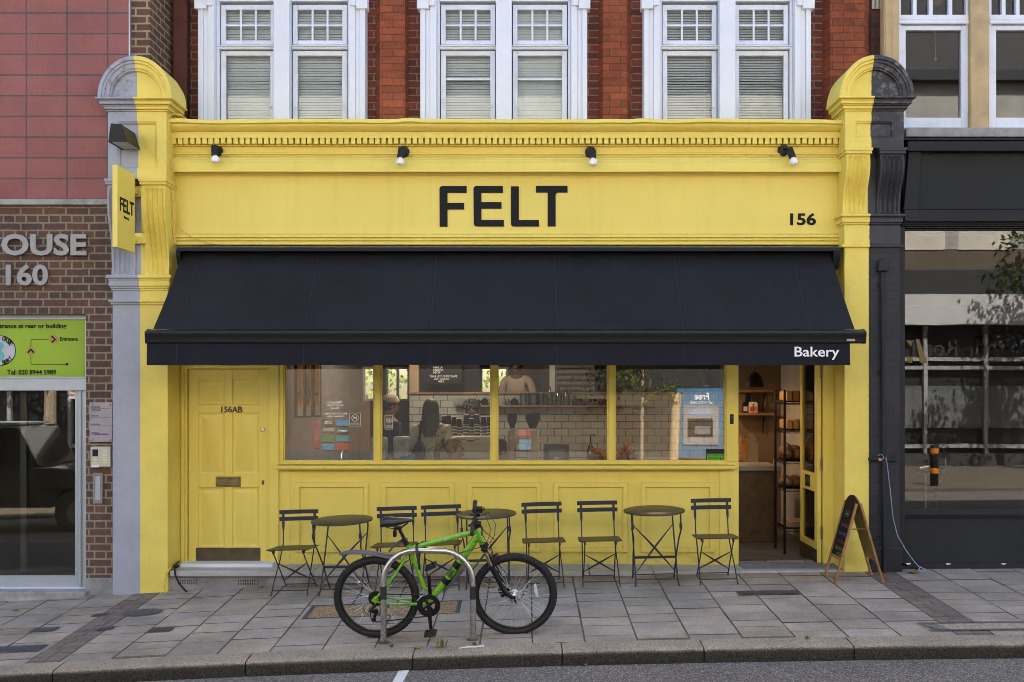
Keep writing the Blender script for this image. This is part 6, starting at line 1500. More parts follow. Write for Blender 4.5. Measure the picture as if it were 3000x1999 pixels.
# three tall framed posters hung one behind the other by the grey partition
for k, (u0, u1, yy, lab, word) in enumerate(((676, 698, .72, 'orange poster in a black frame nearest the left edge of the window', 'FELT'), (698, 716, .86, 'middle orange poster with a black outline drawing in a black frame', ''), (716, 737, 1.0, 'orange poster lettered Bakery, rightmost of the three black frames', 'Bakery'))):
    t = thing('poster', lab, 'poster', (X(u0, yy), yy, 2.0)); x0, x1 = X(u0, yy), X(u1, yy); z0, z1 = Z(961-k, yy), 2.6; w = x1-x0
    q = MB(); q.box(x0, x1, yy+.01, yy+.05, z0, z1); q.box(x0, x0+w*.33, yy, yy+.01, z0, z1); q.box(x0+w*.33, x1, yy, yy+.01, z0, z0+.02); q.box(x1-w*.05, x1, yy, yy+.01, z0+.02, z1); q.build('poster_frame', M['black'], t, smooth=False)
    q = MB(); q.box(x0+w*.33, x1-w*.05, yy+.004, yy+.01, z0+.02, z0+.115); q.box(x0+w*.80, x1-w*.05, yy+.004, yy+.01, z0+.115, z1); q.build('poster_margin', M['paper'], t, smooth=False)
    q = MB(); q.box(x0+w*.33, x0+w*.80, yy+.003, yy+.01, z0+.115, z1); pp = q.build('poster_sheet', mk('orange_sheet', (.9, .36, .02), .5), t, smooth=False)
    if word: text('lettering', word, (x0+w*.36, x0+w*.78, 1.90, 1.95), yy+.002, M['letter'], pp, .002, .02)
    else:
        q = MB(); q.tube([(x0+w*.56+.014*math.cos(a*.5)*(1+.2*math.sin(a*1.5)), yy+.001, 1.92+.09*math.sin(a*.5)) for a in range(14)], .004, 5); q.build('outline_drawing', M['letter'], pp)
t = thing('side_bench', 'grey bench with a red folded cloth under the posters', 'bench', (-2.2, 1.0, FZ))
b = MB(); b.box(-2.5, -2.05, .62, 1.8, FZ, .86); b.build('bench_body', mk('dark_grey_bench', (.08, .08, .09), .6), t, bevel=.008)
b = MB(); b.box(-2.42, -2.12, .75, .98, .861, .91)
tag(b.build('folded_cloth', mk('red_cloth', (.5, .05, .06), .8), bevel=.015), 'red folded cloth on the grey bench by the left pane', 'cloth')
M['blueplastic'] = mk('blue_wrap', (.03, .12, .34), .3, 0, .6, 8); M['whitewrap'] = mk('white_wrap', (.4, .45, .52), .3, 0, .4, 7)
for k, (u, y, z0, n) in enumerate(((868, 1.3, .95, 0), (868, 1.3, 1.2, 1), (919, 1.5, .95, 0), (921, 1.5, 1.2, 1), (936, 1.5, 1.0, 0))):
    b = MB(); c = at(u, 1040, y); b.box(c.x-.09, c.x+.09, y, y+.2, z0, z0+.245)
    tag(b.build('wrapped_pack', M['whitewrap' if n else 'blueplastic'], bevel=.03, seg=3), ['blue wrapped pack in the lower row behind the window', 'white wrapped pack on top of a blue one behind the window'][n], 'pack', ['blue packs', 'white packs'][n])
b = MB(); b.box(X(855, 1.25), X(955, 1.25), 1.22, 1.75, FZ, .945); tag(b.build('pack_stand', M['darkoak'], bevel=.004), 'low dark stand carrying the wrapped packs', 'stand')
# pendant lamps
def pendant(u, v0, v1, hw, y, label, lit, col=(1, .6, .3)):
    t = thing('pendant_lamp', label, 'lamp', (X(u, y), y, Z(v1, y))); c = Vector((X(u, y), y, 0)); w = hw*(y-CAMY)/F; z0, z1 = Z(v1, y), Z(v0, y); h = z1-z0
    b = MB(); b.lathe([(w, z0), (w*.97, z0+h*.12), (w*.8, z0+h*.45), (w*.5, z0+h*.68), (w*.28, z0+h*.74), (w*.24, z0+h*.78)], c, 28); b.build('lamp_shade', M['black'], t)
    b = MB(); b.lathe([(w*.28, z0+h*.74), (w*.33, z0+h*.8), (w*.16, z0+h*.86), (w*.14, z0+h), (.006, z0+h), (.006, 2.95)], c, 14); b.build('lamp_cap', M['kick'], t)
    b = MB(); b.ball(c+Vector((0,0,z0+h*.25)), .03, 12, 8); b.build('bulb', emit('warm_bulb', (1, .62, .3), 6), t)
    if lit:
        ld = bpy.data.lights.new('pendant_light', 'POINT'); ld.energy = lit; ld.color = col; ld.shadow_soft_size = .03
        lo = bpy.data.objects.new('pendant_light', ld); lo.location = (c.x, c.y, z0+.02); COL.objects.link(lo)
pendant(1735, 845, 890, 21, 1.4, 'black bell pendant lamp hanging in the open doorway', 1.2)
pendant(1508, 845, 890, 19, 2.0, 'black bell pendant lamp hanging behind the right window pane', 4)
pendant(1625, 845, 885, 16, 2.7, 'dim dark pendant lamp deep behind the last window pane', 4)
for u, yy, en in ((1040, 2.6, 6.5), (975, 3.3, 4)):                    # added lamps out of view, put in to brighten the people inside
    q = MB(); q.lathe([(0, 0), (.09, 0), (.10, .02), (.09, .06), (0, .06)], (X(u, yy), yy, 2.86), 20); q.build('added_fill_lamp', M['cream'], BB)
    ld = bpy.data.lights.new('added_fill_lamp', 'POINT'); ld.energy = en; ld.color = (1, .84, .68); ld.shadow_soft_size = .08
    lo = bpy.data.objects.new('added_fill_source', ld); lo.location = (X(u, yy), yy, 2.76); COL.objects.link(lo)
# hanging plant
t = thing('hanging_plant', 'leafy trailing plant in a hanging pot near the pane mullion', 'plant', (X(1400, 1.3), 1.3, 2.3))
c = at(1402, 850, 1.3); b = MB(); b.lathe([(0, 0), (.06, 0), (.08, .12), (.07, .12), (0, .10)], c+Vector((0,0,.06)), 14); b.tube([c+Vector((0,0,.18)), c+Vector((0,0,.6))], .004, 5); b.build('pot', M['kick'], t)
b = MB(); rr_ = random.Random(9)
for k in range(190):
    a = rr_.uniform(0, 6.28); r_ = rr_.uniform(.05, .30); z = c.z+.16-rr_.random()*.35*(r_/.15); p = Vector((c.x+r_*math.cos(a)*1.3, c.y+r_*math.sin(a)*.6, z)); d = Vector((rr_.uniform(-1,1), rr_.uniform(-1,1), rr_.uniform(-.9,.5))).normalized()*.06; s = d.cross(Vector((rr_.uniform(-1,1), .4, 1))).normalized()*.018
    b.add([p, p+d*.5+s, p+d, p+d*.5-s], [(0,1,2,3)])
b.build('foliage', M['leaf'], t, smooth=False)
# bread rack in the doorway
y0, y1 = 1.22, 1.66; x0, x1 = X(1803, y0), X(1803, y0)+.335
t = thing('bread_rack', 'black wire shelf rack of loaves inside the open doorway', 'rack', (.5*(x0+x1), 1.4, FZ))
for x in (x0, x1):
    for y in (y0, y1): b = MB(); b.tube([(x, y, FZ), (x, y, Z(896, y0))], .0135, 10); b.build('post', M['black'], t)
SH = [Z(923, y0), Z(989, y0), Z(1060, y0), Z(1123, y0), Z(1215, y0)]
for z in SH:
    b = MB()
    for x in (x0, x1): b.tube([(x, y0, z), (x, y1, z)], .006, 6); b.tube([(x, y0, z-.03), (x, y1, z-.03)], .004, 6)
    for y in (y0, y1): b.tube([(x0, y, z), (x1, y, z)], .006, 6); b.tube([(x0, y, z-.03), (x1, y, z-.03)], .004, 6); b.tube([(x0+(x1-x0)*k/8, y, z-.03*(k % 2)) for k in range(9)], .003, 4)
    for x in (x0, x1): b.tube([(x, y0+(y1-y0)*k/10, z-.03*(k % 2)) for k in range(11)], .003, 4)
    for k in range(1, 14): y = y0+(y1-y0)*k/14; b.tube([(x0, y, z), (x1, y, z)], .0025, 4)
    b.build('wire_shelf', M['black'], t)
def loaf(c, sx, sy, sz, m_, label, group):
    b = MB(); n, k = 20, 12
    for i in range(k+1):
        pass
    b.ball(c+Vector((0,0,sz*.45)), (sx, sy, sz*.55), 22, 12)
    for i, p in enumerate(b.v):
        q = p-c; w = .10*math.sin(q.x*38+q.y*22)*max(0, q.z/sz); b.v[i] = c+Vector((q.x*(1+.05*noise.noise(p*9)), q.y, max(.004, q.z*(1+w)+.008*noise.noise(p*20))))
    tag(b.build('bread_loaf', M[m_], ang=70), label, 'bread', group)
M['tinloaf'] = mk('pale_tin_loaf', (.50, .29, .10), .7, 0, .3, 12, .3, 40, .005, (.3, .14, .04, .5), 6)
for j, z in enumerate(SH[:2]):
    for k in range(4):
        xx = x0+.03+k*.075; b = MB(); b.box(xx, xx+.066, y0+.03, y1-.05, z+.007, z+.115+.006*(k % 2))
        tag(b.build('tin_loaf', M['tinloaf'], bevel=.016, seg=3), ['pale tin loaf on the top rack shelf', 'pale tin loaf on the second rack shelf'][j], 'bread', ['loaves on the top shelf', 'loaves on the second shelf'][j])
for k in range(3): loaf(Vector((x0+.06+k*.11, 1.43+.02*k, SH[2]+.008)), .075, .17, .17-.02*k, 'darkcrust', 'dark floury round loaf on the middle rack shelf', 'loaves on the middle shelf')
for k in range(3): loaf(Vector((x0+.055+k*.105, 1.40+.03*k, SH[3]+.008)), .07, .15, .115, 'darkcrust', 'dark crusty loaf on the fourth rack shelf', 'loaves on the fourth shelf')
for k in range(3):
    b = MB(); b.box(x0+.04+.01*k, x1-.02, y0+.04+.01*k, y1-.04, SH[4]+.007+k*.022, SH[4]+.026+k*.022); tag(b.build('paper_bag_pile', mk('kraft_paper_%d' % k, (.30, .22, .14), .8), bevel=.006), 'layer of folded brown paper bags on the bottom rack shelf', 'paper bags', 'paper bag layers')
# doorway shelves on the back wall
yb2 = 3.38
for v, nm in ((899, 'upper'), (952, 'lower')):
    t = thing('wall_shelf', nm+' oak wall shelf on iron brackets seen through the doorway', 'shelf', (X(1745, 3.2), 3.2, Z(v, 3.2)))
    b = MB(); b.box(X(1690, 3.16), X(1783, 3.16), 3.16, yb2, Z(v+3, 3.16), Z(v-3, 3.16)); b.build('shelf_board', M['oak'], t, bevel=.003)
    b = MB(); x = X(1760, 3.2); z = Z(v+3, 3.2); b.tube([(x, 3.2, z-.01), (x, yb2-.01, z-.01), (x, yb2-.01, z-.24)], .008, 6); b.tube([(x, 3.22, z-.02), (x, 3.30, z-.05), (x, 3.36, z-.13), (x, yb2-.01, z-.22)], .008, 6); b.build('shelf_bracket', M['black'], t)
for k, (u, m_, lab) in enumerate(((1713, 'black', 'black coffee bag with pale label, left on the lower shelf'), (1727, 'paper', 'pale coffee bag with red label on the lower shelf'), (1735, 'paper', 'cream coffee bag with pink label, right on the lower shelf'), (1720, 'black', 'dark bag standing behind the pale coffee bags'))):
    y = 3.2 + (.06 if k == 3 else 0); c = at(u, 949, y); hgt = .14 if k < 3 else .26; b = MB(); b.prism([(c.x-.035, c.z), (c.x+.035, c.z), (c.x+.035, c.z+hgt*.8), (c.x+.02, c.z+hgt), (c.x-.02, c.z+hgt), (c.x-.035, c.z+hgt*.8)], y, y+.05); o = b.build('coffee_bag', M[m_], bevel=.006); tag(o, lab, 'coffee bag')
    b = MB(); b.box(c.x-.025, c.x+.025, y-.002, y+.001, c.z+.02, c.z+.08); ob = b.build('bag_label', mk('bag_label_%d' % k, [(.6, .55, .45), (.55, .06, .08), (.6, .15, .16), (.5, .5, .48)][k], .6), o, smooth=False, local=True)
t = thing('chopping_board', 'pale peaked chopping board with a round hole on the counter', 'board', at(1728, 1058, 2.35))
y = 2.32; b = MB(); b.prism([(X(u, y), Z(v, y)) for u, v in ((1713, 1062), (1743, 1062), (1743, 1016), (1730, 997), (1722, 997), (1712, 1022))], y, y+.025); b.build('board_slab', mk('pale_beech', (.42, .32, .2), .6), t, bevel=.003)
b = MB(); b.lathe([(0, -.002), (.009, -.001)], (X(1738.5, y), y, Z(1014.5, y)), 12, Matrix.Rotation(R(-90), 3, 'X')); b.build('board_hole', M['black'], t)
b = MB(); b.tube([at(1700, 968, y-.02), at(1712, 990, y-.02), at(1722, 1008, y-.02)], [.006, .007, .022], 8, flat=.4); tag(b.build('wooden_spoon', M['oak']), 'long wooden spoon leaning on the chopping board', 'spoon')
for k in range(3):
    c = at(1701+5*k, 1058, 2.25); b = MB(); b.tube([c, c+Vector((.01, .02, .15)), c+Vector((.015, .03, .30-.02*k))], [.028, .032, .012], 10); tag(b.build('baguette', M['crust']), 'baguette standing upright on the counter beside the chopping board', 'bread', 'upright baguettes')
b = MB(); c = at(1807, 1068, 2.0); b.box(X(1777, 2.05), X(1806, 2.05), 2.045, 2.05, Z(1072, 2.05), Z(1055, 2.05)); tag(b.build('price_card', M['paper'], smooth=False), 'white framed card on the counter front behind the bread rack', 'card')
# bubble chandelier and fan in the right hand shop
t = thing('bubble_chandelier', 'cluster of clear glass bubbles hanging in the dark shop window', 'chandelier', at(2300, 783, 1.5))
rr_ = random.Random(2)
for k, (u, v) in enumerate(((2254, 786), (2266, 782), (2279, 791), (2292, 775), (2295, 788), (2305, 795), (2316, 787), (2322, 778), (2340, 776), (2343, 790), (2330, 795), (2352, 785))):
    c = at(u, v, 1.5+rr_.uniform(-.12, .12)); b = MB(); b.ball(c, 15*12.2/2500*rr_.uniform(.85, 1.1), 24, 14); b.build('glass_bubble', M['bubble'], t, ang=60)
b = MB(); c = at(2303, 775, 1.5); b.tube([c, at(2303, 640, 1.5)], .006, 6); b.tube([at(2296, 640, 1.5), at(2292, 720, 1.5), at(2290, 775, 1.5)], .004, 5); b.tube([at(2303, 640, 1.5), at(2311, 720, 1.5), at(2315, 770, 1.5)], .004, 5); b.build('suspension_rod', M['black'], t)
t = thing('desk_lamp', 'polished reflector lamp on a pale pole in the dark shop window', 'lamp', at(2120, 1180, 1.2))
c = at(2128, 1073, 1.2); b = MB(); b.lathe([(.02, -.12), (.06, -.09), (.075, -.02), (.06, .06), (.03, .10)], c, 20, Matrix.Rotation(R(75), 3, 'Y')); b.build('lamp_head', mk('polished_nickel', (.6, .57, .45), .12, 1), t)
b = MB(); b.tube([at(2127, 1090, 1.2), at(2127, 1185, 1.2)], .012, 8); b.build('lamp_pole', M['cream'], t)
t = thing('wire_fan', 'wire caged fan facing right in the dark shop window', 'fan', at(2168, 1070, 1.3))
c = at(2160, 1068, 1.3); b = MB()
for k in range(16):
    a = math.pi*k/16
    b.tube([c+Vector((.10*math.sin(q)*1.0, .17*math.cos(q)*math.cos(a), .2*math.cos(q)*math.sin(a))) for q in [-1.5+3.0*i/10+1.57 for i in range(11)]], .0016, 4)
b.tube([c+Vector((0, .17*math.cos(a/10), .2*math.sin(a/10))) for a in range(64)], .005, 5); b.build('fan_cage', M['spoke'], t)
b = MB(); b.tube([c+Vector((-.06, 0, 0)), c+Vector((-.02, 0, 0))], .05, 14); b.tube([c+Vector((-.05, 0, 0)), c+Vector((-.05, 0, -.6))], .014, 8); b.build('fan_stand', M['darkmetal'], t)

# ================================================================ people
M['skin'] = mk('warm_skin', (.40, .22, .15), .55, 0, .08, 8); M['skin_d'] = mk('brown_skin', (.13, .065, .04), .55, 0, .08, 8)
def skinned(name, pts, edges, mat, parent, root=0, sub=2):
    me = bpy.data.meshes.new(name); me.from_pydata([p[:3] for p in pts], edges, []); me.materials.append(mat)
    o = bpy.data.objects.new(name, me); COL.objects.link(o)
    if parent is not None: o.parent = parent; ORG[o.name] = ORG.get(parent.name, Vector())
    m = o.modifiers.new('skin', 'SKIN'); m.use_smooth_shade = True
    for i, p in enumerate(pts):
        sv = me.skin_vertices[0].data[i]; rx, ry = p[3] if isinstance(p[3], tuple) else (p[3], p[3]); sv.radius = (rx, ry); sv.use_root = (i == root)
    s = o.modifiers.new('sub', 'SUBSURF'); s.levels = s.render_levels = sub; return o
def person(label, loc, rz, H, hair, top_col, leg_col, skin='skin', seated=False, arms=((.28, .10, 1.05), (.28, .10, 1.05)), turn=0, group=None):
    """arms: hand targets (out, forward, height) for right and left; faces -y before turning"""
    t = thing('person', label, 'person', (0,0,0)); k = H/1.72
    hip = .93 if not seated else .50
    up = hip-.93
    P = []; E = []
    def v(x, y, z, r, par=None):
        P.append((x*k, y*k, (z+up)*k, r if isinstance(r, tuple) else r)); 
        if par is not None: E.append((par, len(P)-1))
        return len(P)-1
    pel = v(0, 0, .95, (.155, .115)); wa = v(0, 0, 1.10, (.135, .095), pel); chs = v(0, 0, 1.28, (.165, .11), wa); ub = v(0, .01, 1.42, (.12, .08), chs); nk = v(0, .01, 1.51, .052, ub)
    h0 = v(0, -.012, 1.575, (.066, .078), nk); h1 = v(0, -.01, 1.64, (.074, .094), h0); h2 = v(0, 0, 1.695, .062, h1)
    ns = v(0, -.098, 1.605, .014, h1)
    hands = []
    for s, (o, f, z) in zip((-1, 1), arms):
        sh = v(s*.185, .01, 1.40, .056, ub); ex, ey, ez = s*.245, .04-f*.2, 1.13+(z-1.0)*.35
        el = v(ex, ey, ez, .042, sh); ha = v(s*o, -f, z, .030, el); d = Vector((s*o-ex, -f-ey, z-ez)).normalized(); side = d.cross(Vector((0,0,1)) if abs(d.z) < .8 else Vector((0,1,0))).normalized()
        pm = v(*(Vector((s*o, -f, z))+d*.06), (.036, .018), ha)
        for q, (l, e) in enumerate(((.07, -.03), (.08, -.01), (.075, .01), (.06, .028))):
            b0 = Vector((s*o, -f, z))+d*.085+side*e; f1 = v(*b0, .0095, pm); f2 = v(*(b0+d*l*.55+Vector((0, -.006, -.004))), .008, f1); v(*(b0+d*l*.9+Vector((0, -.022, -.010))), .007, f2)
        th = Vector((s*o, -f, z))+d*.03+side*-.035; a_ = v(*th, .010, ha); v(*(th+d*.045+side*-.018), .008, a_)
    for s in (-1, 1):
        hj = v(s*.09, 0, .88, .09, pel)
        if seated: kn = v(s*.12, -.42, .86, .062, hj); an = v(s*.12, -.42, .50, .042, kn)
        else: kn = v(s*.10, -.01, .48, .062, hj); an = v(s*.10, .02, .09, .042, kn)
        tp = P[an]; v(tp[0]/k, tp[1]/k-.12, tp[2]/k-up-.04, .036, an)
    body = skinned('body', P, E, M[skin], t)
    tops = [i for i in range(len(P)) if i in (pel, wa, chs, ub)]
    def grown(i, g_): p = P[i]; r = p[3] if isinstance(p[3], tuple) else (p[3], p[3]); return (p[0], p[1], p[2], (r[0]+g_, r[1]+g_))
    def subset(ids, g_, name, mat, root=0):
        mp = {i: n for n, i in enumerate(ids)}; skinned(name, [grown(i, g_) for i in ids], [(mp[a], mp[c]) for a, c in E if a in mp and c in mp], mat, t, root)
    shs = [c for a, c in E if a == ub and c != nk]; els = [c for a, c in E if a in shs]
    subset([pel, wa, chs, ub]+shs+els, .016, 'top', top_col)
    hj_ = [c for a, c in E if a == pel and c != wa]; kn_ = [c for a, c in E if a in hj_]; an_ = [c for a, c in E if a in kn_]
    subset([pel]+hj_+kn_+an_, .012, 'trousers', leg_col)
    # hair
    hc = Vector((0, .004, 1.648+up))*k; hb_ = MB()
    if hair[0] != 'none':
        hb_.ball(hc+Vector((0, .018, .012)), (.090, .104, .100), 22, 14)
        for i, p in enumerate(hb_.v):
            if p.y < hc.y-.045 and p.z < hc.z+.045: hb_.v[i] = Vector((p.x*.8, hc.y-.035, p.z))
        if hair[0] == 'long':
            for q in range(64): 
                a = math.pi*(q/63)*1.15-.1; x = .088*math.cos(a); y = .03+.085*math.sin(a); hb_.tube([hc+Vector((x*.9, y*.8, .03)), hc+Vector((x*1.03, y, -.10)), hc+Vector((x*1.12, y+.012, -.22)), hc+Vector((x*1.1+.01*math.sin(q*3), y+.015, -.31-.03*math.sin(q*5)))], [.013, .013, .012, .004], 6)
            hb_.ball(hc+Vector((0, .062, -.10)), (.088, .045, .17), 18, 12)
        if hair[0] == 'pony':
            hb_.tube([hc+Vector((0, .10, .05)), hc+Vector((0, .16, .04)), hc+Vector((0, .20, -.06)), hc+Vector((0, .19, -.20)), hc+Vector((0, .17, -.30))], [.022, .034, .036, .028, .006], 10)
        if hair[0] == 'curly':
            rr = random.Random(3)
            for q in range(130): d = Vector((rr.gauss(0,1), rr.gauss(0,1), abs(rr.gauss(0,1))*.9+.0)).normalized(); hb_.ball(hc+Vector((0, .02, .02))+Vector((d.x*.10, d.y*.10, d.z*.105)), rr.uniform(.018, .03), 6, 4)
        hb_.build('hair', hair[1], t, ang=80)
        if hair[0] == 'pony': q = MB(); q.lathe([(.02, -.016), (.036, -.02), (.042, 0), (.036, .02), (.02, .016)], hc+Vector((0, .125, .055)), 12, Matrix.Rotation(R(70), 3, 'X')); q.build('hair_band', mk('navy_scrunchie', (.02, .025, .07), .8), t)
    q = MB()
    for s in (-1, 1): q.ball(Vector((s*.030, -.094, 1.638+up))*k, (.010, .006, .007), 8, 6)
    q.build('eye', M['black'], t); q = MB(); q.ball(Vector((0, -.088, 1.565+up))*k, (.022, .008, .007), 8, 6); q.build('mouth', mk('lip', (.3, .1, .08), .5) if 'lip' not in bpy.data.materials else bpy.data.materials['lip'], t)
    q = MB()
    for s in (-1, 1): q.ball(Vector((s*.078, .01, 1.625+up))*k, (.010, .022, .032), 8, 6)
    q.build('ear', M[skin], t)
    t.location = loc; t.rotation_euler = (0, 0, rz); return t
HB = lambda n, c: mk(n, c, .55, 0, .35, 40)
blond = HB('ash_blond_hair', (.20, .145, .08)); brown = HB('brown_hair', (.05, .032, .022)); dark = HB('dark_hair', (.022, .018, .016)); greyb = HB('grey_brown_hair', (.085, .07, .062))
tee = mk('cream_cotton', (.60, .56, .50), .85); navy = mk('navy_cotton', (.03, .05, .10), .85); lav = mk('lavender_fleece', (.36, .38, .55), .9); peach = mk('peach_cotton', (.56, .44, .33), .85); trou = mk('dark_denim', (.03, .035, .05), .85)
def pp(u, v, y, top): return Vector((X(u, y), y, FZ))
o = person('long haired person in a cream printed tee seen from behind', Vector((X(991, 1.9), 1.9, FZ)), R(172), 1.66, ('long', greyb), tee, trou, arms=((.22, .25, 1.1), (.24, .05, .95)))
x_, y_ = o.location.x, o.location.y
for s, u0, u1, v0, v1 in (('NO PLANS', 972, 1010, 999, 1004.5), ('T', 978, 981, 990, 996), ('ANS', 1014, 1024, 991, 997)):
    q = text('shirt_print', s, fit(u0, u1, v0, v1, y_-.14), y_-.16, M['kick'], None, .002)
    q.parent = o; q.matrix_parent_inverse = (Matrix.Translation(o.location) @ o.rotation_euler.to_matrix().to_4x4()).inverted()
b = MB(); y = y_-.16
b.tube([at(982, 1040, y), at(990, 1030, y), at(1003, 1026, y), at(1018, 1028, y), at(1028, 1034, y)], .003, 4); b.tube([at(1004, 1012, y), at(1003, 1020, y), at(1000, 1034, y), at(1006, 1044, y)], .004, 4); b.tube([at(1006, 1009, y), at(1007, 1012, y), at(1004, 1013, y), at(1005, 1009, y)], .003, 4)
q = b.build('shirt_print', M['kick']); q.parent = o; q.matrix_parent_inverse = (Matrix.Translation(o.location) @ o.rotation_euler.to_matrix().to_4x4()).inverted()
t = thing('sling_bag', 'black sling bag hanging from the shoulder of the long haired person', 'bag', at(966, 1040, 1.65))
b = MB(); b.prism([(X(u, 1.62), Z(v, 1.62)) for u, v in ((946, 1062), (976, 1062), (975, 1030), (969, 1015), (960, 1013), (951, 1026))], 1.60, 1.72); b.build('bag_body', M['black'], t, bevel=.02, seg=3)
b = MB(); b.tube([at(964, 1014, 1.66), at(966, 990, 1.68), at(969, 968, 1.72)], .018, 8, flat=.25); b.build('bag_strap', M['black'], t)
o = person('person in a cream cap and navy jacket standing behind the glass', Vector((X(897, 2.2), 2.2, FZ)), R(120), 1.70, ('short', brown), navy, trou)
c = Vector((0, .004, 1.648*1.70/1.72)); b = MB(); b.lathe([(.104, .02), (.103, .05), (.085, .09), (.045, .112), (0, .118)], c, 22, Matrix.Diagonal((.95, 1.08, 1))); b.add([c+Vector((x, y, z)) for x, y, z in [(-.085, -.06, .025), (.085, -.06, .025), (.075, -.15, .012), (.04, -.185, .006), (-.04, -.185, .006), (-.075, -.15, .012)]], [(0,1,2,3,4,5)]); b.build('cap', mk('cream_cap', (.58, .47, .34), .85), o, local=True, ang=60)
person('seated person with a blond ponytail facing right by the window', Vector((X(1046, 1.15), 1.15, FZ)), R(82), 1.66, ('pony', blond), mk('grey_knit', (.16, .16, .17), .9), trou, seated=True, arms=((.22, .35, 1.1), (.22, .35, 1.1)))
person('seated dark haired person in a lavender hoodie turned right', Vector((X(1152, 1.15), 1.15, FZ)), R(115), 1.64, ('short', brown), lav, trou, seated=True, arms=((.22, .35, 1.1), (.22, .35, 1.1)))
person('baker in a loose peach shirt bending behind the tiled wall', Vector((X(1199, 5.1), 5.1, FZ+.53)), R(-12), 1.74, ('short', dark), peach, trou, 'skin_d', arms=((.05, .34, 1.18), (.24, .26, 1.08))).rotation_euler.x = R(12)
person('person with curly black hair working behind the cup stacks', Vector((X(1084, 3.3), 3.3, FZ)), R(10), 1.61, ('curly', dark), navy, trou, 'skin_d')
for u, lab in ((1046, 'stool under the ponytailed person'), (1152, 'stool under the person in the lavender hoodie')):
    t = thing('stool', 'wooden '+lab, 'stool', (X(u, 1.15), 1.15, FZ)); c = Vector((X(u, 1.15), 1.15, FZ))
    b = MB(); b.lathe([(0, .43), (.17, .43), (.175, .415), (.17, .40), (0, .40)], c, 20); b.build('seat', M['oak'], t)
    for k in range(3): a = k*2.09; b = MB(); b.tube([c+Vector((.11*math.cos(a), .11*math.sin(a), .40)), c+Vector((.17*math.cos(a), .17*math.sin(a), 0))], .013, 7); b.build('leg', M['black'], t)

# clear no dogs notices stuck inside the glass
for u0, u1, v0, v1, lab in ((803, 829, 949, 980, 'clear no dogs notice on the first window pane beside the mullion'), (884, 903, 954, 987, 'clear no dogs notice on the second window pane over the capped person')):
    yy = .4225; t = thing('no_dogs_notice', lab, 'notice', (X(u0, yy), yy, Z(v1, yy)), 'no dogs notices')
    b = MB(); b.box(X(u0, yy), X(u1, yy), yy, yy+.001, Z(v1, yy), Z(v0, yy)); b.build('notice_film', mk('smoky_film', (.12, .105, .09), .4) if 'smoky_film' not in bpy.data.materials else bpy.data.materials['smoky_film'], t, smooth=False)
    b = MB(); w = (u1-u0)*.06*11/2500; b.frame(X(u0, yy), X(u1, yy), Z(v1, yy), Z(v0, yy), .0045, yy-.002, yy-.001); c = Vector((X(.5*(u0+u1), yy), yy-.0015, Z(v0+(v1-v0)*.38, yy))); r_ = (u1-u0)*.30*11/2500
    b.tube([c+Vector((r_*math.cos(a*.314), 0, r_*math.sin(a*.314))) for a in range(21)], .003, 4); b.tube([c+Vector((-r_*.7, 0, r_*.7)), c+Vector((r_*.7, 0, -r_*.7))], .003, 4); b.build('notice_print', M['paper'], t)
    b = MB(); b.prism([(c.x+x*r_, c.z+z*r_) for x, z in ((-.6, .1), (-.4, .25), (.2, .2), (.35, .5), (.6, .3), (.45, .1), (.4, -.5), (.3, -.5), (.25, -.1), (-.25, -.1), (-.3, -.5), (-.42, -.5), (-.45, 0))], yy-.0014, yy-.0012); b.build('dog_print', M['paper'], t, smooth=False)
    text('lettering', 'NO DOGS', (X(u0+3, yy), X(u1-3, yy), Z(v0+(v1-v0)*.88, yy), Z(v0+(v1-v0)*.72, yy)), yy-.001, M['paper'], t, .001)
# ================================================================ garden behind the shop
t = thing('garden_hedge', 'bright leafy hedge seen through the small rear windows', 'hedge', (-.5, 8.6, 0))
b = MB(); rr_ = random.Random(21)
for k in range(2600):
    p = Vector((rr_.uniform(-4, 1.2), 8.6+rr_.gauss(0, .35), rr_.uniform(.9, 3.2))); d = Vector((rr_.uniform(-1,1), rr_.uniform(-1,1), rr_.uniform(-1,1))).normalized()*rr_.uniform(.07, .13); s = d.cross(Vector((rr_.uniform(-1,1), rr_.uniform(-1,1), .3))).normalized()*.04
    b.add([p, p+d*.5+s, p+d, p+d*.5-s], [(0,1,2,3)])
b.build('foliage', M['leafy'], t, smooth=False)
b = MB()
for x in (-3, -1.4, .2): b.tube([(x, 8.6, -.3), (x+.1, 8.6, 1.4), (x, 8.6, 2.6)], [.05, .04, .02], 7)
b.build('stem', M['bark'], t)
# ================================================================ across the street (seen in the glass)
OY = -14.8
def RX(u, v, yg_, y=OY):                                            # a point across the road found from its reflection in the glass plane yg_
    D = (yg_-CAMY)+(yg_-y); return (u-CU)*D/F, EYE-(v-CV)*D/F
OP = thing('opposite_shop', 'pale brick shop parade with white fascia across the street seen only in the glass', 'building', (0, OY, 0))
M['oppwall'] = brick('sunlit_buff_brick', (.47, .45, .41), (.44, .42, .38), (.44, .42, .39), .225, .075, .01)
M['oppbrown'] = mk('brown_band_paint', (.11, .083, .06), .7); M['oppwhite'] = mk('white_fascia_panel', (.55, .55, .54), .6, 0, .05, .8); M['oppgrey'] = mk('slate_fascia_panel', (.028, .03, .034), .7); M['oppframe'] = mk('grey_window_frame', (.35, .34, .34), .5); M['oppdark'] = mk('dim_shop_interior', (.012, .012, .012), .6)
def ob(u0, u1, z0, z1, y0, y1, m, name):
    q = MB(); q.box(u0, u1, y0, y1, z0, z1); return q.build(name, M[m], OP, smooth=False)
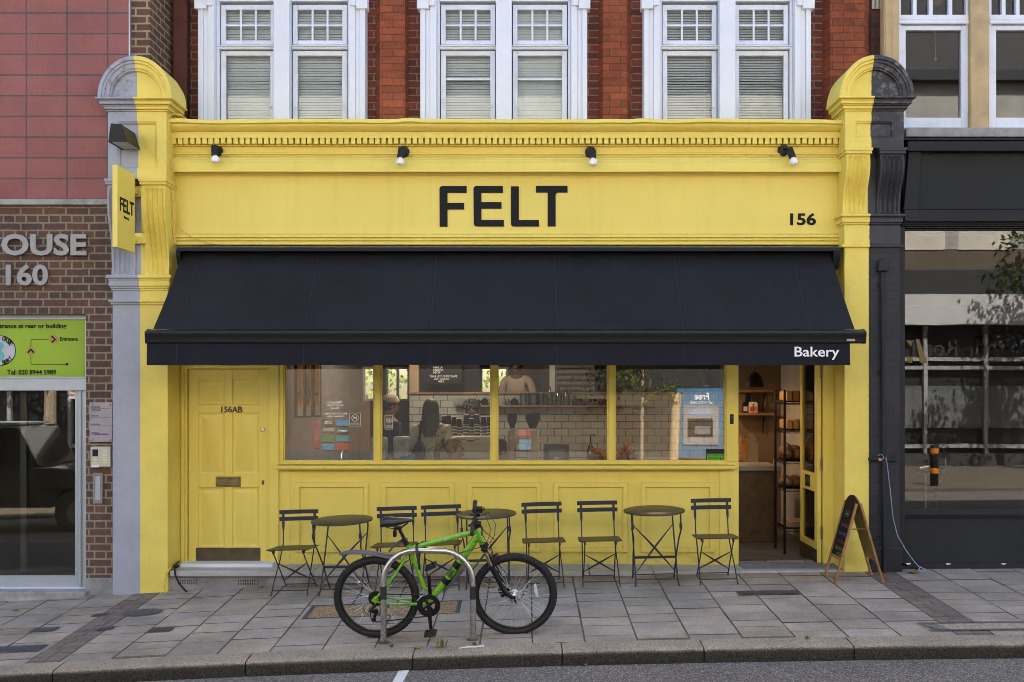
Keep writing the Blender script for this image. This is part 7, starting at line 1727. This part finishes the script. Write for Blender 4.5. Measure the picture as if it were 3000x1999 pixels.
ob(-24, 24, 5.27, 9.5, OY-.3, OY, 'oppwall', 'upper_wall'); ob(-24, 24, 4.77, 5.27, OY-.3, OY-.002, 'oppbrown', 'brown_band'); ob(-24, 24, 9.5, 9.75, OY-.3, OY+.25, 'oppgrey', 'cornice'); ob(-24, 24, 4.19, 4.77, OY-.3, OY+.12, 'oppgrey', 'upper_fascia'); ob(-24, 24, 3.48, 4.19, OY-.3, OY+.16, 'oppwhite', 'fascia'); ob(-24, 24, -.2, 3.48, OY-.6, OY-.25, 'oppdark', 'shop_interior'); q = MB(); q.prism([(OY+.05, 9.75), (OY-1.2, 12.6), (OY-5, 12.6), (OY-5, 9.75)], -24, 24, 'x'); q.build('slate_roof', mk('dark_slate', (.014, .015, .018), .7, 0, .3, 3), OP, smooth=False)
for k in range(-14, 15):
    q = MB(); x = k*1.55; q.box(x-.62, x+.62, OY-.02, OY+.02, 5.25, 6.9); w = q.build('upper_window', M['cream'], OP, smooth=False)
for x0, x1 in ((-24, -6.5), (8.0, 24)):
    q = MB()
    for z in (2.62, 2.05 if x0 < 0 else 2.42, .55): q.box(x0, x1, OY-.2, OY-.1, z, z+.09)
    k = x0
    while k < x1: q.box(k, k+.09, OY-.21, OY-.09, -.1, 3.48); k += 1.45
    q.build('shop_glazing_frame', M['oppframe'], OP, smooth=False)
q = MB(); q.box(-24, 24, OY-.22, OY-.05, -.2, .42); q.build('stall_panel', mk('opp_dark_stall', (.05, .05, .055), .6), OP, smooth=False)
q = MB(); q.box(8.2, 13.5, OY-.17, OY-.16, 1.02, 2.03); q.build('frosted_vinyl', mk('grey_frosted_vinyl', (.10, .11, .12), .6), OP, smooth=False)
q = MB()
for j in range(4):
    for i in range(26):
        x = 8.25+1.42*j+.05*i; q.poly([(x, OY-.158, 1.12), (x+.022, OY-.158, 1.12), (x+.022-.45, OY-.158, 1.92), (x-.45, OY-.158, 1.92)])
q.build('hatched_vinyl', mk('hatch_vinyl', (.20, .19, .17), .6), OP, smooth=False)
text('lettering', 'Arthur Road', (9.2, 12.0, 2.75, 3.15), OY-.14, mk('dim_lettering', (.035, .035, .038), .6), OP, .01, 0, face=1)
# co-op window: welcome panel, stickers, cash machine
yg_ = .427
def oq(u0, u1, v0, v1, m, name, y=OY-.05, d=.02, parent=None):
    a = RX(u0, v1, yg_, y); c = RX(u1, v0, yg_, y); q = MB(); q.box(a[0], c[0], y-d, y, a[1], c[1]); return q.build(name, m, parent or OP, smooth=False)
brownv = mk('brown_window_vinyl', (.085, .060, .043), .6)
oq(560, 850, 800, 1062, brownv, 'window_vinyl', OY-.09)
def ot(s, u0, u1, v0, v1, m, parent=None, y=OY-.048, bold=0):
    a = RX(u0, v1, yg_, y); c = RX(u1, v0, yg_, y); return text('lettering', s, (a[0], c[0], a[1], c[1]), y, m, parent or OP, .004, bold, face=1)
W = M['white_text']
ot('Welcome to', 753, 786, 922, 927.5, W, y=OY-.085); ot("Arthur Road's", 750, 789, 928.5, 934, W, y=OY-.085); ot('Co-op', 761, 778, 936, 941.5, W, y=OY-.085); ot('Mon - Sat 7am - 10pm', 745, 796, 949, 954, W, y=OY-.085); ot('Sun 8am - 10pm', 751, 789, 955, 960, W, y=OY-.085)
for u0, u1, v0, v1, c in ((741, 768, 966, 980, (.12, .02, .02)), (773, 801, 966, 979, (.10, .32, .55)), (741, 768, 983.5, 992, (.40, .38, .34)), (773, 801, 983.5, 996, (.10, .085, .075)), (741, 768, 1001.5, 1016, (.10, .25, .03)), (773, 802, 1001.5, 1015, (.10, .32, .36)), (741, 768, 1021, 1035, (.10, .27, .5)), (773, 802, 1018, 1035, (.45, .08, .03)), (722, 733, 968, 1030, (.45, .06, .07))):
    oq(u0, u1, v0, v1, mk('sticker_vinyl', tuple(q*.45+.012 for q in c), .5), 'window_sticker', OY-.07)
for u0, u1, v0, v1, c in ((1192, 1220, 1010, 1034, (.10, .30, .48)), (1191, 1219, 989, 1003, (.42, .06, .06)), (1199, 1215, 1042, 1055, (.10, .27, .48))): oq(u0, u1, v0, v1, mk('sticker_vinyl', tuple(q*.5 for q in c), .5), 'window_sticker', OY-.07)
ot('COSTA', 745.5, 763, 968.5, 974, W, y=OY-.065); ot('amazon hub', 776, 798, 987, 992, W, y=OY-.065)
blue = mk('cash_blue', (.05, .14, .24), .5); cash = oq(1555, 1665, 893, 1052, blue, 'cash_machine', OY+.02, .2)
ot('Free', 1596, 1629, 903, 919, W, cash, OY+.024, .02); ot('cash withdrawals', 1585, 1640, 921, 928, W, cash, OY+.024)
oq(1570, 1652, 932, 1022, mk('machine_grey', (.24, .24, .24), .5), 'machine_fascia', OY+.05, .03, cash); oq(1580, 1638, 962, 1005, M['black'], 'machine_recess', OY+.055, .01, cash); oq(1582, 1635, 941, 954, mk('pale_blue_panel', (.25, .32, .45), .4), 'machine_header', OY+.055, .01, cash); oq(1597, 1632, 980, 998, mk('machine_screen_grey', (.14, .15, .17), .5), 'machine_screen', OY+.06, .01, cash)
# timber post, sapling, bollards, stand, bins
x, z = RX(1546, 905, yg_, -13.2)
b = MB(); b.tube([(x-.0, -13.2, -.1), (x+.08, -13.2, z+.02)], .11, 12); tag(b.build('timber_post', M['cream_stone'], bevel=.01), 'pale leaning timber post across the street, reflected beside the cash machine', 'post')
x, z = RX(1474, 935, yg_, -13.0)
t = thing('street_tree', 'young street tree with a slim pale trunk reflected in the right panes', 'tree', (x, -13.0, -.05))
b = MB(); b.tube([(x, -13.0, -.1), (x+.01, -13.0, 1.2), (x+.03, -13.0, 2.2), (x-.02, -13.0, 3.6), (x+.03, -13.0, 4.8)], [.045, .04, .034, .024, .01], 9)
for k in range(12): a = k*2.4; z0 = 1.6+k*.27; b.tube([(x+.02, -13.0, z0), (x+.35*math.cos(a), -13.0+.35*math.sin(a), z0+.3), (x+.75*math.cos(a), -13.0+.75*math.sin(a), z0+.42)], [.014, .01, .004], 5)
b.build('trunk', M['bark'], t)
b = MB(); rr_ = random.Random(31)
for k in range(1500):
    j = rr_.randrange(14); a = j*2.4; z0 = 1.65+j*.25; r_ = rr_.uniform(.1, .85); p = Vector((x+r_*math.cos(a), -13.0+r_*math.sin(a), z0+.1+.4*r_))+Vector((rr_.gauss(0,.14), rr_.gauss(0,.14), rr_.gauss(0,.12))); d = Vector((rr_.uniform(-1,1), rr_.uniform(-1,1), rr_.uniform(-1,.4))).normalized()*.12; s = d.cross(Vector((rr_.uniform(-1,1), rr_.uniform(-1,1), 1))).normalized()*.035
    b.add([p, p+d*.5+s, p+d, p+d*.5-s], [(0,1,2,3)])
b.build('crown', M['leaf'], t, smooth=False)
def big_tree(x, y, zc, R_, label, n=3000, seed=5):
    t = thing('street_tree', label, 'tree', (x, y, 0)); b = MB(); b.tube([(x, y, -.2), (x+.05, y, 2), (x, y, zc)], [.16, .12, .06], 10)
    for k in range(8): a = k*.8; b.tube([(x, y, zc-1.2), (x+R_*.4*math.cos(a), y+R_*.4*math.sin(a), zc-.2), (x+R_*.8*math.cos(a), y+R_*.8*math.sin(a), zc+.3*math.sin(k*2))], [.06, .04, .01], 6)
    b.build('trunk', M['bark'], t); b = MB(); rr = random.Random(seed); cl = [Vector((rr.gauss(0,.5), rr.gauss(0,.5), rr.gauss(0,.4)))*R_ for _ in range(26)]
    for k in range(n):
        c = rr.choice(cl); p = Vector((x, y, zc))+c+Vector((rr.gauss(0,.2), rr.gauss(0,.2), rr.gauss(0,.14)))*R_; d = Vector((rr.uniform(-1,1), rr.uniform(-1,1), rr.uniform(-1,.3))).normalized()*.14; s = d.cross(Vector((rr.uniform(-1,1), rr.uniform(-1,1), 1))).normalized()*.04
        b.add([p, p+d*.5+s, p+d, p+d*.5-s], [(0,1,2,3)])
    b.build('crown', M['leaf'], t, smooth=False)
big_tree(11.9, -12.2, 5.5, 1.3, 'leafy street tree across the road reflected in the dark shop window', 3000, 5)
big_tree(-10.4, -12.6, 4.6, 1.4, 'leafy street tree across the road reflected above the office entrance', 2600, 8)
def bollard(u, v0, yg2, y, label):
    x, z1 = RX(u, v0, yg2, y); t = thing('bollard', label, 'bollard', (x, y, g(x)-.08)); zb_ = g(x)-.08
    b = MB(); b.lathe([(.075, zb_), (.075, z1-.05), (.06, z1-.01), (0, z1)], (x, y, 0), 18); b.build('bollard_post', M['black'], t)
    b = MB()
    for z in (z1-.17, z1-.55): b.lathe([(.077, z), (.078, z+.01), (.078, z+.09), (.077, z+.10)], (x, y, 0), 18)
    b.build('orange_band', emit('x', (0,0,0), 0) if False else mk('orange_reflective_band', (.75, .22, .01), .4), t)
bollard(2147, 1022, .15, -9.75, 'black bollard with two orange bands across the street')
# dark off road car parked across the road, seen in the office door
cxm, cym = -8.6, -7.55; zr = rz(cxm, cym)-.0
t = thing('parked_car', 'black boxy off road car parked across the road, reflected in the office door', 'car', (cxm, cym, zr))
M['carblack'] = mk('black_car_paint', (.012, .012, .014), .12, 0, .05, 3, Coat_Weight=1.0); L, Wd = 3.9, 1.7
b = MB(); b.prism([(cxm-L/2, zr+.45), (cxm-L/2, zr+1.05), (cxm-L/2+.1, zr+1.12), (cxm+.55, zr+1.12), (cxm+L/2-.15, zr+1.05), (cxm+L/2, zr+.9), (cxm+L/2, zr+.45), (cxm+1.65, zr+.45), (cxm+1.55, zr+.75), (cxm+.95, zr+.75), (cxm+.85, zr+.45), (cxm-.95, zr+.45), (cxm-1.05, zr+.75), (cxm-1.65, zr+.75), (cxm-1.75, zr+.45)], cym-Wd/2, cym+Wd/2); b.prism([(cxm-L/2+.05, zr+1.12), (cxm-L/2+.12, zr+1.78), (cxm+.25, zr+1.78), (cxm+.6, zr+1.12)], cym-Wd/2+.08, cym+Wd/2-.08); body = b.build('car_body', M['carblack'], t, bevel=.04, seg=3)
b = MB()
for a, c in ((-L/2+.25, -.9), (-.8, -.05)):
    b.box(cxm+a, cxm+c, cym+Wd/2-.085, cym+Wd/2-.07, zr+1.2, zr+1.68)
b.build('side_window', mk('smoked_car_glass', (.05, .055, .06), .05), body, smooth=False)
for k in (1.25, -1.35):
    for s in (-1, 1):
        c = Vector((cxm+k, cym+s*(Wd/2-.1), zr+.37)); b = MB(); b.lathe([(.20, -.1), (.33, -.11), (.37, -.08), (.37, .08), (.33, .11), (.20, .1)], c, 28, mx); wo = b.build('car_wheel', M['tyre'], t); b = MB(); b.lathe([(0, -.06), (.05, -.07), (.08, -.04), (.19, -.05), (.2, .05), (0, .05)], c, 16, mx); b.build('hubcap', M['alu'], wo)
b = MB()
for s in (-1, 1): b.lathe([(0, -.02), (.09, -.01), (.1, .02)], (cxm+L/2, cym+s*.6, zr+.85), 16, Matrix.Rotation(R(-90), 3, 'Y'))
b.build('headlight', M['reflector'], body)
b = MB(); b.box(cxm-L/2+.1, cxm+.2, cym-.5, cym+.7, zr+1.80, zr+1.83)
for k in range(6): b.box(cxm-L/2+.2+k*.3, cxm-L/2+.3+k*.3, cym+.70, cym+.74, zr+1.79, zr+1.86)
b.build('roof_rack', M['alu'], body)
# hoop stand across the road
x = -3.84; t = thing('bicycle_stand', 'steel hoop bicycle stand across the road reflected in the left pane', 'bicycle stand', (x, -11.25, g(x)-.08)); zb_ = g(x)-.08
b = MB(); b.tube([(x, -11.65, zb_), (x, -11.65, zb_+.6), (x, -11.63, zb_+.7), (x, -11.55, zb_+.78), (x, -11.35, zb_+.8), (x+.02, -11.1, zb_+.8), (x+.02, -10.95, zb_+.78), (x+.02, -10.88, zb_+.7), (x+.02, -10.86, zb_+.6), (x+.02, -10.86, zb_-.1)], .024, 12); b.build('hoop', M['steel'], t)

# ================================================================ light and camera
EL, AZ = 52, 14                                                    # the sun stands behind the shops, so the street front is in open shade
w = bpy.data.worlds.new('World'); SC.world = w; w.use_nodes = True; nt = w.node_tree; nt.nodes.clear()
sk = nt.nodes.new('ShaderNodeTexSky'); sk.sky_type = 'NISHITA'; sk.sun_disc = False; sk.sun_elevation = R(EL); sk.sun_rotation = R(AZ); sk.air_density = 1; sk.dust_density = 3.5; sk.ozone_density = 1
bg = nt.nodes.new('ShaderNodeBackground'); bg.inputs[1].default_value = .10; ou = nt.nodes.new('ShaderNodeOutputWorld')
nt.links.new(sk.outputs[0], bg.inputs[0]); nt.links.new(bg.outputs[0], ou.inputs[0])
sl = bpy.data.lights.new('sun', 'SUN'); sl.energy = 5.0; sl.angle = R(.5); sl.color = (1, .95, .86)
so = bpy.data.objects.new('sun', sl); COL.objects.link(so)
sd_v = Vector((math.sin(R(AZ))*math.cos(R(EL)), math.cos(R(AZ))*math.cos(R(EL)), math.sin(R(EL))))
so.rotation_euler = (-sd_v).to_track_quat('-Z', 'Y').to_euler()
cd = bpy.data.cameras.new('camera'); cd.sensor_width = 36; cd.lens = F/2353*36; cd.shift_x = -(CU-2353/2)/2353; cd.shift_y = (CV-1568/2)/2353; cd.clip_end = 500; cd.clip_start = .05
co = bpy.data.objects.new('camera', cd); COL.objects.link(co); co.location = (0, CAMY, EYE); co.rotation_euler = (R(90), 0, 0); SC.camera = co
SC.view_settings.view_transform = 'Standard'; SC.view_settings.look = 'None'; SC.view_settings.exposure = 2.56; SC.view_settings.gamma = 1; SC.view_settings.use_curve_mapping = False
SC.render.engine = 'CYCLES'; cy = SC.cycles; cy.use_denoising = True; cy.denoiser = 'OPENIMAGEDENOISE'; cy.denoising_prefilter = 'ACCURATE'; cy.denoising_input_passes = 'RGB_ALBEDO_NORMAL'; cy.filter_width = .9; cy.max_bounces = 8; cy.diffuse_bounces = 4; cy.glossy_bounces = 4; cy.transparent_max_bounces = 24; cy.sample_clamp_indirect = 6; cy.caustics_reflective = False; cy.caustics_refractive = False
